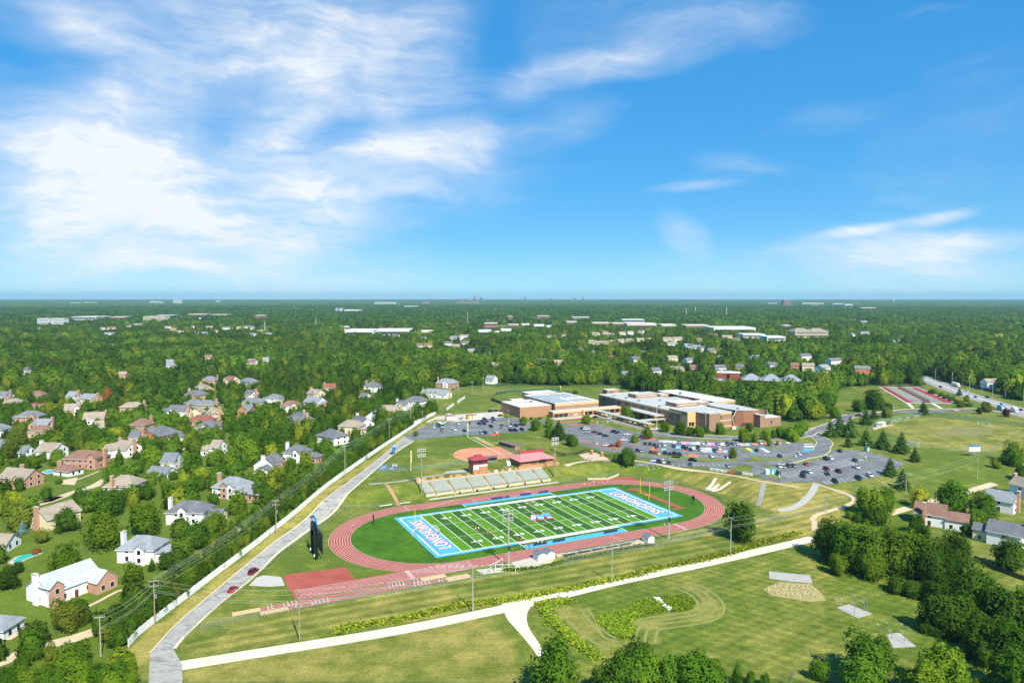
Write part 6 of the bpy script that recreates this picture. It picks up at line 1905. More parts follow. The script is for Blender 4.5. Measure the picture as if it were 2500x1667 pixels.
rng = random.Random(5)
for (lst, lb, grp) in (
 ([(37.8,921.2,10.9,10.8,'w','d'),(60.7,913.4,15.9,9.6,'t','t'),(107.2,1130.3,10.7,9.5,'w','d'),(161.8,937.3,13.3,11.7,'w','d'),(213,953.9,13.6,14,'c','t'),(233.7,945.5,13.4,9.5,'w','s'),(190.4,822.4,14.3,10.2,'t','t'),(215.5,841.8,12,10.3,'t','n'),(159.4,798,12,11.3,'w','d'),(244.2,841.8,13.3,10.3,'w','d'),(234.8,774.9,8.6,9.9,'w','t'),(273.1,848.5,12.7,10.4,'t','d'),(127.8,798,10.1,7.5,'w','s'),(125.8,1089.2,8.6,7.6,'w','s'),(80.7,1135.1,7.2,7.2,'w','n'),(141.7,1017.1,9.6,6.6,'o','r'),(200.2,1100.3,7.8,7.1,'w','g'),(295.2,1007.6,6.4,7.2,'w','g'),(338.4,989,12.5,9.7,'w','s'),(301.7,1089.2,15.5,13.6,'t','d'),(301.8,1135.1,12.5,13.1,'w','d'),(300,1159.5,11,13.2,'w','g'),(292,1198.2,9.5,12.6,'w','g'),(296.3,1185,9.4,12.5,'w','d'),(279.7,1254,17.8,10.9,'w','g'),(-21.3,742.7,3.5,8.5,'w','g'),(-21.3,890.7,5.6,8.5,'w','t')], '%s house with %s roof in the woods behind the school', 'houses in the woods behind the school'),
 ([(314.9,868.5,12.6,10.9,'w','d'),(338,853.6,8,11.5,'o','n'),(351,846.4,13,13.6,'c','t'),(359.3,825.4,15.4,14.8,'w','g'),(412.7,916.4,20.3,14.4,'w','d'),(398.5,811.9,16.6,11.9,'o','s'),(412,1009,25.7,10.1,'w','d'),(464.5,693.1,11.8,10.9,'w','t'),(327.4,969.8,13.2,9.9,'w','s'),(275.3,853.6,11.6,9.4,'w','d'),(729.1,1535.5,7.8,12.8,'w','g'),(791.5,1609.4,24.6,11.8,'w','g'),(707.5,1331.4,6.8,10,'w','g'),(730.8,1349.4,6.9,8.2,'w','g'),(1183.3,2486.3,25.4,12.6,'c','n'),(1137.2,2314.5,23.6,12.1,'w','g')], '%s house with %s roof in the right-hand woods', 'houses in the woods on the right'),
 ([(145.9,1299.8,12.3,11.7,'c','t'),(155.6,1278,12.1,11.7,'c','t'),(166.5,1268.8,12,11.6,'c','t'),(183.9,1299.8,11.3,11.7,'c','t'),(200.7,1322.4,12.5,12.3,'c','t'),(220.7,1342.4,12.7,13.4,'c','t'),(242.3,1356,15,13.5,'c','t'),(263.6,1366.5,12.9,13.6,'c','t'),(302,1384.2,19.7,12.6,'c','t'),(321.2,1391.4,19.8,12.6,'c','t')], '%s house with %s roof in the terrace row', 'terrace row beyond the woods'),
 ([(75.8,1501.1,10.7,10.3,'w','n'),(85.2,1480.3,10.5,10.2,'w','t'),(112.1,1544.5,11,10.4,'w','n'),(146.1,1468,13.9,10.6,'c','n'),(185.9,1590.6,15.1,11.5,'c','t'),(212.3,1639.5,18.1,12.5,'c','n'),(215.4,1567.2,14.8,10.9,'w','t'),(247.4,1614.7,15.3,11.6,'c','t'),(269.4,1639.5,15.5,11.7,'w','t'),(304.6,1691.4,13.4,11.9,'w','n'),(361.1,1384.2,13.1,10.4,'t','n'),(433.4,1384.2,13.1,10.4,'w','n'),(444.6,1480.3,28.1,10.7,'c','t'),(428.4,1522.5,19.2,12,'c','n'),(482.8,1440.3,25,12.8,'w','g')], 'small %s house with %s roof in the far estate', 'estate beyond the terrace row'),
 ([(-1056.2,1846.9,11.7,11.4,'w','g'),(-1040.1,1859.9,20.6,12.3,'c','n'),(-1064.8,1985.8,15.7,11.4,'w','g'),(-1098.3,2104.5,23.3,11,'w','t'),(-896.4,1595.5,22.7,10.8,'w','g'),(-937.4,1949.2,18.5,11.3,'w','n'),(-841.4,1784.4,16.9,12.6,'t','t'),(-760.7,1698.3,16.1,11.3,'w','n'),(-689.6,1595.5,20.2,13.3,'w','g'),(-808.5,1913.8,18.1,11.8,'t','t'),(-701.6,1698.3,10.7,11.3,'w','n'),(-736.5,1846.9,17.5,13.4,'w','g'),(-711,1879.8,23.7,11.7,'c','t'),(-702.7,1913.8,21.2,12.4,'w','g'),(-606.6,1726.1,13.6,10.8,'w','t'),(-567.5,1571.8,14.9,10,'w','g'),(-869.6,1949.2,12.3,11.3,'w','g'),(-775.1,1671.4,15.8,11.2,'w','t'),(-1200.2,1815.1,8.6,10.4,'w','g'),(-410.7,965.9,7.6,13.9,'c','n'),(-414.2,869.8,9.6,10.4,'w','g'),(-438.6,915.4,8.7,9.9,'w','g'),(-419.5,767.9,10.9,10,'t','t'),(-554.2,815.7,11.6,10.2,'w','d'),(-338.6,931.6,5.9,9.4,'w','g'),(-694.9,1239.1,4.9,8.6,'w','g'),(-332.6,965.9,4.6,8.8,'w','g'),(-113,1423.2,20.2,12.6,'w','g'),(-99,1483.3,18.7,11.7,'w','t'),(-268.4,1526.3,14.5,9.9,'w','g'),(-248.1,1535.2,14.5,9.4,'w','n'),(-178.5,1442.7,11.4,9.7,'w','g'),(-155.7,1196.8,10.4,11.7,'w','n'),(-142.2,1210.6,13.4,11.8,'c','n'),(-111.5,1253.8,15.8,12,'w','d'),(-84.7,1268.9,14,12.6,'w','d'),(-93.2,1196.8,11.3,10.8,'t','t'),(-60.5,1085.6,15.4,11.3,'t','g'),(-34.7,1032.3,9.8,8.6,'w','t'),(-683.9,1879.8,17.8,12.3,'w','n'),(-606.3,1726.1,10.9,10.8,'w','g'),(-534.9,1571.8,14.9,11,'w','g'),(-561.3,1548.7,17.1,9.9,'w','g'),(-336.9,923.4,8.7,9,'w','n'),(-326.5,948.5,7.5,10,'w','g'),(-301.6,1022.3,6.5,8.6,'w','g'),(-135.7,993.3,4.7,7.9,'w','g')], 'distant %s house with %s roof in the left woods', 'distant houses on the left')):
 for (x, y, w, h, wa, ro) in lst:
  ro = ro if ro in ROOFS else 't'
  far_house(x, y, w, h, wa, ro, lb % (WALLS[wa][0], ROOFS[ro][0]), grp, rng.uniform(-.6, .6))
uniq([h_[3] for h_ in HOUSES])

FARB = [(bx.location.x + 28, bx.location.y - 8, 95, 36, 3.5)]
M_FARW = mat('far_white', '#dfe0dc', .7, .06, .02)
M_FARC = mat('far_cream', '#d5c39a', .8, .06, .02)
M_FARB = mat('far_brick', '#a8715a', .85, .08, .02)
M_FARG = mat('far_grey', '#a9a7a4', .8, .06, .02)
M_FARGL = mat('far_glass', '#46545e', .2, .05, .02, spec=.7)

def far_block(x, y, w, h, d, body, label, floors=3, cat='building', roof=None, group=None, name='commercial_building', rz=0.0):
 t = thing(name, label, cat, on(x, y), rz, group)
 MB().box(-w / 2, w / 2, 0, d, -1, h).build('wall', body, t)
 MB().box(-w / 2 - .5, w / 2 + .5, -.5, d + .5, h + .01, h + .9).build('roof', roof or M_FARW, t)
 lo = max(3.0, h * .30)
 for k in range(floors):
  z0 = lo + (h - lo) * (k + .25) / floors
  z1 = lo + (h - lo) * (k + .7) / floors
  MB().box(-w / 2 + w * .03, w / 2 - w * .03, -.12, -.01, z0, z1).build('window_band', M_FARGL, t)
 FARB.append((x, y, w, d))
 return t

fb = [
 ((-1327.5,2027.9,32,27.7), 26, 'w', 'left one of two white office blocks on the left horizon', 4), ((-1285.2,2027.9,30.7,27.7), 26, 'w', 'right one of two white office blocks on the left horizon', 4),
 ((-1404.2,2350,77.9,23.6), 60, 'g', 'wide mauve-grey office building right of the white office blocks', 2), ((-1576.3,2732.7,86.3,14.5), 60, 'w', 'long white roof behind the mauve-grey office', 1), ((-1411.2,2565.6,52.7,17.5), 50, 'b', 'low brick building right of the mauve-grey office', 1),
 ((-1163.2,2328.3,68,25), 40, 'c', 'cream five-storey office block in the left woods', 4), ((-1273.4,2632.7,62.4,21.8), 40, 'd', 'dark glass wing behind the cream office block', 2), ((-1284.4,2923.1,73.9,18.4), 50, 'b', 'low pale-roofed building right of the cream office block', 1),
 ((-1196.7,2923.1,64.6,16.5), 50, 'b', 'low brown building at the edge of the left woods', 1), ((-895.6,2539.7,32.1,23), 40, 'b', 'brick buildings above the left suburb', 2),
 ((-905.4,3749.7,32.6,27.6), 30, 'w', 'white cube building with a blue side in the far woods', 2), ((-823.3,3694.7,81.7,21.5), 60, 'w', 'low white building right of the blue-sided cube', 1),
 ((-329.7,1542.4,60.9,17.3), 70, 'w', 'long white warehouse in the middle distance, left half', 1), ((-267.2,1591.3,77.9,16), 70, 'w', 'long white warehouse in the middle distance, right half', 1), ((-188.2,1561.6,27.1,14.9), 40, 'c', 'low cream building right of the long warehouse', 1),
 ((-391.3,1687.5,9.6,19.5), 20, 'c', 'cream tower-like building above the long warehouse', 2), ((-1284,7255.8,206.3,31.6), 80, 'w', 'white distant complex near the horizon left of the skyline', 2), ((-872,7255.8,80.2,31.6), 80, 'b', 'pinkish distant complex left of the hazy skyline', 2), ((-468.8,7582.8,227.5,30.2), 80, 'b', 'long pinkish complex below the hazy skyline', 2), ((-759.1,5394.2,102.2,18.7), 60, 'w', 'thin white roof in the far woods', 1),
 ((-54.2,1834.7,31.9,22), 30, 'b', 'brick hall with grey roof in the shopping area', 2), ((-59.6,1557.3,27.1,16.4), 30, 'w', 'white store at the left of the shopping area', 1), ((-33.9,1511.6,14.3,15.7), 30, 'b', 'red brick store in the shopping area', 1), ((-13.2,1605.9,22.8,16.6), 30, 'w', 'white store right of the red brick store', 1),
 ((36.7,1952.9,21.6,15.2), 30, 'c', 'tan store in the shopping area', 1), ((4.2,1868,26.5,17.3), 30, 'b', 'brown gabled restaurant in the shopping area', 1), ((70.6,1868,26.5,16.7), 30, 'w', 'grey and white store row in the shopping area', 1), ((93.8,1802.6,14.2,16.4), 25, 'w', 'small white store at the right of the shopping area', 1), ((-6.2,2471.9,16.4,21.7), 25, 'b', 'pink brick tower house left of the far estate', 2),
 ((167.6,2004.9,28.5,19.5), 40, 'b', 'red brick store with white sign front', 1), ((250,2004.9,47.5,16.3), 50, 'b', 'brick shopping centre, left wing', 1), ((291.1,1951.2,33.9,17.4), 50, 'b', 'brick shopping centre, middle wing', 1), ((337.5,1858.6,76.3,19.4), 60, 'c', 'cream shopping centre with long white roof', 1), ((403.6,1845.1,37.9,17.6), 50, 'c', 'pale store right of the cream shopping centre', 1), ((464.5,1793.1,56.6,17.9), 60, 'b', 'brick store with white roof right of the shopping centre', 1), ((521.4,1675,97.9,16.9), 90, 'w', 'very long white flat-roofed warehouse on the right', 1), ((366.1,2157.9,64.7,20.9), 50, 'g', 'grey apartment roofs above the cream shopping centre', 2), ((114.5,2597.9,45.1,19.8), 40, 'b', 'brown apartment roofs above the left of the shopping centre', 2), ((243.7,2533.3,60,17.2), 40, 'g', 'pale apartment roofs in the far estate', 2),
 ((591.1,1411.7,64.8,20.5), 40, 'c', 'broad tan apartment building on the right with hipped roofs', 3), ((473.9,1399.3,42.8,16.1), 40, 'w', 'white apartment row left of the broad tan building', 2), ((475.2,1286.2,32.8,17.7), 40, 'w', 'white-roofed apartments in front of the broad tan building', 2), ((710.4,1848.4,18.9,15.9), 30, 'b', 'small tan building above the broad tan one', 1),
 ((2478.7,6462.4,65.9,57.2), 60, 'b', 'pink tower block on the right horizon', 4), ((2520.7,6941,82.6,27.5), 60, 'g', 'low grey buildings left of the pink tower block', 1), ((2747.1,6552.8,189.5,31.1), 80, 'c', 'long pale mall right of the pink tower block', 1), ((2823,6205.6,95,30), 80, 'c', 'white and brick mall wing on the right horizon', 1), ((2633.8,5611.1,57.3,30.1), 60, 'w', 'white building at the end of the horizon mall', 1), ((2296.4,4615.7,94.2,18.8), 60, 'c', 'thin pale roofs in the far right woods', 1),
 ((-4011.7,8067.6,114.7,33.9), 80, 'w', 'white horizon complex above the cream office block', 1), ((-3894.4,8334,79,50.5), 60, 'w', 'white horizon tower right of the horizon complex', 2), ((-3663,8923.2,42.3,33.5), 40, 'w', 'small white box on the left horizon', 1), ((-5073.9,8618.6,122.5,19.2), 60, 'w', 'thin white roof on the left horizon', 1), ((-5077.3,8334,118.4,18.9), 60, 'w', 'thin pale roof on the left horizon further left', 1)]
BM_ = {'w': M_FARW, 'c': M_FARC, 'b': M_FARB, 'g': M_FARG, 'd': M_FARGL}
for (q, d, c, lb, fl) in fb:
 x, y, w, h = q
 if h > 90:
  h = 90
 t = far_block(x, y, w, h, d, BM_[c], lb, fl)
 if 'blue-sided' not in lb and 'blue side' in lb:
  MB().box(-w * .2, w * .15, -.3, -.13, 8, h).build('blue_panel', mat('sign_blue', '#2f86c4'), t)
 if 'hipped roofs' in lb:
  hip_roof(MB(), -w / 2, 0, 0, d, h + 1, 6, w * .25, 1).build('hip_roof', roofmat('t'), t)
  hip_roof(MB(), 0, w / 2, 0, d, h + 1.02, 6, w * .25, 1).build('hip_roof', roofmat('t'), t)

# hazy skyline beyond the horizon woods: plain slabs with set-backs at their real distance
rng = random.Random(3)
SK = [(1118, 4), (1124, 6), (1130, 5), (1136, 4), (1143, 7), (1150, 6), (1158, 10), (1163, 17), (1168, 12), (1174, 8), (1182, 6), (1188, 5), (1282, 9), (1295, 7), (1330, 3), (1345, 4), (1366, 4), (1398, 10), (1404, 6), (1412, 12), (1418, 9), (1424, 8), (1434, 9), (1442, 5)]
for k, (pxx, hh) in enumerate(SK):
 D = 16500 + rng.uniform(-500, 500)
 x = (pxx - 1250) / 1750 * D
 h = 12 + hh * D / 1750 * .85
 w = rng.uniform(30, 48)
 t = thing('skyline_tower', 'hazy pale tower block of the far skyline, %s of the %s cluster' % (nth(k if k < 12 else k - 12, 12), 'left' if k < 12 else 'right'), 'tower block', (x, D, 0), 0, 'far skyline')
 MB().box(-w / 2, w / 2, 0, w, -1, h).build('shaft', M_FARG if k % 3 else M_FARGL, t)
 MB().box(-w * .3, w * .3, w * .2, w * .8, h + .01, h + 9).build('crown', M_FARG, t)

# masts and water towers
for (q, lb) in (((4536.5,8533.3,43.4), 'white water tower on the right horizon'), ((-2324,4205.9,13.3), 'slim white steeple in the far left woods'), ((-1566.5,5149.3,10.6), 'small white water tank in the far left woods'), ((969,3789.2,26.9), 'red and white lattice mast in the far woods'), ((873.6,2920.6,37.8), 'tall white monopole mast in the far woods'), ((747.9,3077.4,31.6), 'thin grey mast left of the white monopole'),
    ((-562.7,1630.6,23.2), 'tall white monopole above the left estate'), ((-496.1,1811.5,24.4), 'grey lattice mast above the long warehouse'), ((-124,2001.7,38), 'grey lattice mast left of the shopping area'), ((-937.7,5949.7,24.4), 'white spire in the far woods'), ((-1034,2375.6,10.1), 'pale blue water tower in the left estate')):
 x, y, h = q
 h = min(h + 10, 75)
 t = thing('mast', lb, 'mast', on(x, y))
 r0 = max(.6, y / 1750 * .8)
 if 'water' in lb or 'tank' in lb:
  MB().tube((0, 0, -1), (0, 0, h * .75), r0, 8).build('stem', M_FARW, t)
  MB().tube((0, 0, h * .7), (0, 0, h * .85), r0, 10, r0 * 4).tube((0, 0, h * .85), (0, 0, h), r0 * 4, 10, r0).build('tank', M_FARW, t)
 elif 'lattice' in lb:
  m_ = MB()
  for s in ((-1, -1), (1, -1), (1, 1), (-1, 1)):
   m_.tube((s[0] * 2, s[1] * 2, -1), (s[0] * .5, s[1] * .5, h), .35, 4)
  for k in range(10):
   z = h * k / 10
   w = 2 - 1.5 * k / 10
   m_.tube((-w, -w, z), (w, -w, z + h * .08), .22, 4).tube((w, w, z), (-w, w, z + h * .08), .22, 4)
  m_.build('lattice', M_FARG if 'grey' in lb else M_FARW, t)
 else:
  MB().tube((0, 0, -1), (0, 0, h), r0, 8, r0 * .5).build('shaft', M_FARW, t)
# ---------------------------------------------------------------- cars
CARCOL = {'w': ('white', '#dcdedd'), 'k': ('black', '#14171b'), 's': ('silver', '#9aa2a8'), 'b': ('dark blue', '#1c2f4a'), 'r': ('dark red', '#6d1522'), 'R': ('bright red', '#b3151f'), 't': ('tan', '#8c8072'), 'g': ('dark green', '#16302c'), 'u': ('bright blue', '#2456a8'), 'y': ('grey', '#4c5259')}
M_TYRE = mat('tyre', '#17181a', .9, .05)
M_CGL = mat('car_glass', '#12171c', .08, .03, 1, spec=.9)
M_HEAD = mat('head_lamp', '#d7dadb', .2, .02)
M_TAIL = mat('tail_lamp', '#7c1418', .3, .02)

def car_paint(k):
 m = mat('car_paint_' + CARCOL[k][0].replace(' ', '_'), CARCOL[k][1], .28, .03, 2, spec=.6)
 return m

def loft(rows):
 """closed skin through cross-sections of equal point count along x"""
 m_ = MB()
 n = len(rows[0])
 v = [p for r_ in rows for p in r_]
 f = []
 for i in range(len(rows) - 1):
  for j in range(n):
   f.append((i * n + j, i * n + (j + 1) % n, (i + 1) * n + (j + 1) % n, (i + 1) * n + j))
 f.append(tuple(range(n - 1, -1, -1)))
 f.append(tuple((len(rows) - 1) * n + j for j in range(n)))
 m_.add(v, f)
 return m_

def sect(x, hw, z0, z1, tum=.0):
 """half width, bottom, top; chamfered corners"""
 c = min(.12, (z1 - z0) * .3)
 return [(x, -hw + c, z0), (x, hw - c, z0), (x, hw, z0 + c), (x, hw - tum, z1 - c), (x, hw - tum - c, z1), (x, -hw + tum + c, z1), (x, -hw + tum, z1 - c), (x, -hw, z0 + c)]

CARM = {}

def car_meshes(k):
 if k in CARM:
  return CARM[k]
 L, W, H, belt, c0, c1, r0, r1 = {'sedan': (4.7, .9, 1.45, .92, -1.75, 1.25, -.95, .45), 'suv': (4.75, .95, 1.75, 1.08, -2.25, 1.35, -1.9, .6), 'van': (5.1, .98, 1.85, 1.08, -2.45, 1.75, -2.2, .8), 'pickup': (5.6, .98, 1.85, 1.10, -.65, 1.4, -.45, .65)}[k]
 h = L / 2
 bz = .3
 rows = [sect(-h, W * .82, .42, belt - .12), sect(-h + .12, W * .95, bz, belt - .02), sect(-h * .6, W, bz, belt), sect(h * .45, W, bz, belt), sect(h * .75, W * .97, bz, belt - .1), sect(h - .12, W * .9, bz + .03, belt - .28), sect(h, W * .78, .42, belt - .4)]
 body = loft(rows)
 glass = loft([sect(c0, W * .9, belt - .05, belt, .02), sect(r0, W * .84, belt - .05, H - .06, .12), sect(r1, W * .84, belt - .05, H - .06, .12), sect(c1, W * .9, belt - .05, belt, .02)])
 roof = loft([sect(r0 - .05, W * .72, H - .06, H - .02, .0), sect((r0 + r1) / 2, W * .74, H - .06, H + .02, .03), sect(r1 + .05, W * .72, H - .06, H - .02, .0)])
 if k == 'pickup':
  body.box(-h + .15, -.75, -W + .02, -W + .14, belt, belt + .18).box(-h + .15, -.75, W - .14, W - .02, belt, belt + .18).box(-h + .1, -h + .22, -W + .02, W - .02, belt, belt + .18)
 k0 = len(body.v)
 body.v += roof.v
 body.f += [tuple(i + k0 for i in q) for q in roof.f]
 body.m += [0] * len(roof.f)
 head = MB().box(h - .1, h - .02, -W * .8, -W * .5, .62, .76).box(h - .1, h - .02, W * .5, W * .8, .62, .76)
 tail = MB().box(-h + .01, -h + .06, -W * .82, -W * .55, .72, .88).box(-h + .01, -h + .06, W * .55, W * .82, .72, .88)
 CARM[k] = (body.mesh('body', car_paint('w')), glass.mesh('glass', M_CGL), head.mesh('headlights', M_HEAD), tail.mesh('tail_lamps', M_TAIL), L, W)
 return CARM[k]

wheel_me = MB().tube((0, -.11, 0), (0, .11, 0), .34, 12).mesh('wheel', M_TYRE)
KIND = {'s': 'sedan', 'u': 'suv', 'v': 'van', 'p': 'pickup'}
KWORD = {'sedan': 'sedan', 'suv': 'SUV', 'van': 'van', 'pickup': 'pickup truck'}

def car(x, y, ang, col, kind, label, group, dz=.1):
 k = KIND[kind]
 b, g_, hd, tl, L, W = car_meshes(k)
 t = thing(KWORD[k].lower().replace(' ', '_') if k != 'suv' else 'sport_utility_car', label, 'truck' if k == 'pickup' else ('van' if k == 'van' else 'car'), on(x, y, dz), ang, group)
 o = link('body', b, t)
 o.material_slots[0].link = 'OBJECT'
 o.material_slots[0].material = car_paint(col)
 link('glass', g_, t)
 link('headlights', hd, t)
 link('tail_lamps', tl, t)
 for sx in (-.3, .3):
  for sy in (-1, 1):
   link('wheel', wheel_me, t, (L * sx, sy * (W - .1), .34))

DOWN = -math.pi / 2
UPV = YAW - math.pi / 2
LOTS = (
 ([(-47.1,478.7,'t','u'),(-39.3,480.6,'w','p'),(-31.8,476.8,'k','s'),(-30.7,505.7,'k','s'),(-38.3,502.6,'w','s'),(-48.8,510,'w','s')], UPV, 'in the open left car park', 'cars in the left car park'),
 ([(-37,523.2,'w','p'),(-20.3,524.4,'k','s'),(-14.2,526.7,'k','s'),(-23.2,502.6,'k','u'),(-21.2,512.6,'u','p'),(-19.8,503.2,'k','u'),(-18.4,513.2,'r','s'),(-13.2,510.4,'s','s'),(-13.5,517.6,'b','u')], UPV, 'below the storage containers', 'cars in the left car park'),
 ([(-14.5,492.3,'g','u'),(-7,495.8,'r','s'),(-6.9,488.9,'s','s'),(-2.1,494.3,'w','u'),(-1,499.5,'b','s'),(2.9,495.4,'b','u'),(-0.8,477.7,'k','u'),(2.2,477.7,'k','u'),(6.8,480.6,'k','u'),(-20.4,468.4,'s','u'),(-17.7,469.4,'b','u'),(-10.6,471.2,'w','s')], UPV, 'in the right part of the left car park', 'cars in the left car park'),
 ([(-16.7,558.2,'k','u'),(-12.2,560.8,'k','s'),(-7.6,562.1,'k','s'),(-8.6,538.4,'r','s'),(-48.4,543.2,'w','s')], YAW, 'on the service yard beside the gymnasium', 'cars in the service yard'),
 ([(48.7,486.1,'k','s'),(50.4,482.8,'w','u'),(49.1,470.6,'s','s'),(55,472.4,'r','s'),(57.7,466,'k','s'),(60.6,459.5,'g','s')], R(8), 'in the left rows of the front car park', 'cars in the front car park'),
 ([(68.2,473.3,'k','u'),(70.2,470.2,'b','s'),(71.9,465.5,'s','s'),(75.4,463.7,'w','s'),(70.2,446.2,'w','s'),(57.3,430.2,'w','s'),(60.1,427.7,'r','s'),(82.2,458.9,'s','s')], R(8), 'in the middle rows of the front car park', 'cars in the front car park'),
 ([(62.6,531.7,'k','s'),(71.9,525.4,'w','s')], R(-14), 'stopped at the kerb in front of the covered walkway', 'cars on the school drive'),
 ([(81.6,434.1,'k','s'),(84.4,433.3,'k','s'),(86.6,430.7,'k','s'),(89.3,429.9,'s','s'),(92.4,430.6,'w','u'),(86.5,423.1,'y','s'),(97.5,426.9,'b','s')], DOWN, 'in the second row left of the painted bays', 'cars in the front car park'),
 ([(73.4,415.4,'k','s'),(75.3,413.7,'s','s'),(80.5,410.2,'k','s'),(82.7,408.1,'R','s'),(87.9,407,'k','u'),(90.3,404.9,'b','s'),(93.2,405.3,'k','u'),(95.6,405.3,'k','s')], DOWN, 'in the lowest row beside the grass verge', 'cars in the front car park'),
 ([(103.6,439.8,'s','u'),(117,435.5,'w','s'),(120.4,436.1,'w','s'),(125.8,434.3,'s','s'),(131.7,433.3,'k','u'),(134.7,433.3,'y','s'),(138,434.3,'w','s'),(152.8,436.1,'w','s')], DOWN, 'in the top row of painted bays', 'cars in the painted bays'),
 ([(97.3,426,'b','s'),(102.6,424.4,'k','u'),(103.6,419.6,'y','u'),(105.2,417.4,'k','s'),(110.9,422.7,'k','u'),(110.7,415.7,'w','s'),(122.7,420.1,'w','s'),(118.7,415,'b','s'),(143.2,415,'k','s')], DOWN, 'in the middle rows of painted bays', 'cars in the painted bays'),
 ([(92.8,405.2,'k','u'),(95.7,403.7,'k','s'),(112.7,399.7,'w','s'),(151.5,400.5,'g','s'),(164.4,406,'w','s')], DOWN, 'in the bottom bays of the painted lot', 'cars in the painted bays'),
 ([(79.9,386.4,'k','u'),(82.4,385.8,'w','u'),(85.1,383.9,'b','s'),(95.7,379.8,'b','s'),(115,377,'s','s')], DOWN, 'in the kerbside bays along the bank fence', 'cars in the kerbside bays'),
 ([(141.8,375.1,'w','u'),(143.8,374.5,'s','s'),(147.2,376.5,'y','u'),(150,376.5,'t','u'),(158.2,380.7,'R','s'),(174.2,393.1,'k','u'),(177.6,394.6,'w','s'),(191.4,413.6,'k','s')], DOWN, 'in the top row of the right car park', 'cars in the right car park'),
 ([(135.4,360,'k','u'),(149.8,362.6,'k','s'),(146.1,355,'k','u'),(152.9,363.2,'w','s'),(164.1,369.1,'r','v'),(160.3,359.4,'g','s'),(168.3,364.5,'k','u'),(188.5,388.6,'y','u'),(181.9,373.8,'w','p')], DOWN, 'in the middle rows of the right car park', 'cars in the right car park'),
 ([(158.5,346.7,'k','u'),(173,352.9,'b','v'),(181.2,358.1,'w','u')], DOWN, 'in the bottom row of the right car park', 'cars in the right car park'))
for lst, ang, where, grp in LOTS:
 lst = sorted(lst, key=lambda q: q[0] / q[1])
 n = len(lst)
 for i, (x, y, c, k) in enumerate(lst):
  car(x, y, ang, c, k, '%s %s, %s %s' % (CARCOL[c][0], KWORD[KIND[k]], nth(i, n), where), grp)
car(*(85.2,451.2), R(4), 'r', 'p', 'dark red pickup truck beside the mulch island of the front car park', 'cars in the front car park')
car(*(99.6,389.9), -0.381, 'k', 'u', 'black SUV driving along the perimeter drive', 'cars on the school drive')
car(*(-88.2,239.1), 1.373, 'r', 'u', 'dark red SUV driving on the access road, the farther of two red cars', 'cars on the access road')
car(*(-89.9,225.6), 1.373, 'R', 's', 'bright red sedan driving on the access road, the nearer of two red cars', 'cars on the access road')
car(*(-107.1,327), R(10), 'r', 's', 'dark red sedan on a house drive behind the trees', 'cars at the houses')
car(*(-112.6,326.1), R(80), 'k', 'u', 'black SUV beside the brick garage gable', 'cars at the houses')
car(*(-203.5,420.6), R(20), 'k', 's', 'black sedan on the drive of the orange brick house', 'cars at the houses')
rd = -1.763
road_cars = sorted([(427.5,710.5,'k','u'),(433.4,678.7,'w','s'),(416.5,639.4,'y','s'),(424.6,636.1,'k','u'),(409.2,593.7,'w','v'),(402.9,582.9,'s','s'),(404.5,565,'k','s'),(402.8,569.2,'w','u')], key=lambda q: q[0] / q[1])
for i, (x, y, c, k) in enumerate(road_cars):
 car(x, y, rd, c, k, '%s %s on the main road, %s of its cars' % (CARCOL[c][0], KWORD[KIND[k]], nth(i, len(road_cars))), 'cars on the main road')
car(*(350.8,562.3), R(0), 'w', 's', 'white sedan on the drive below the tennis courts', 'cars on the school drive')
car(*(262.1,537.4), R(20), 'b', 'p', 'blue pickup truck near the blue sign by the pines', 'cars on the school drive')
car(*(307.3,575.7), R(0), 'w', 's', 'white sedan under the trees left of the tennis court path', 'cars on the school drive')
for (q, L, c, lb) in (((447.5,718.5), 16, '#dfe2e2', 'long white trailer truck on the main road'), ((389.3,565.8), 9, '#4ba3c9', 'blue box truck at the main road junction'), ((394.8,558.5), 8, '#d9dcdd', 'white box truck at the main road junction')):
 t = thing('box_truck', lb, 'truck', on(*q, .1), rd, 'trucks on the main road')
 MB().box(-L / 2, L / 2 - 2.2, -1.25, 1.25, 1.0, 3.7).build('cargo_box', mat('truck_' + c, c, .5, .04), t)
 MB().extr([(L / 2 - 2.1, .6), (L / 2, .6), (L / 2, 1.6), (L / 2 - .5, 2.7), (L / 2 - 2.1, 2.8)], -1.15, 1.15, axis='y').build('cab', M_TRIMW, t)
 MB().box(L / 2 - .28, L / 2 - .1, -1, 1, 1.75, 2.4).build('windscreen', M_CGL, t)
 for x in (-L / 2 + 1.2, -L / 2 + 2.4, L / 2 - 1.1):
  for y in (-1.1, 1.1):
   o = link('wheel', wheel_me, t, (x, y, .48), scale=1.4)
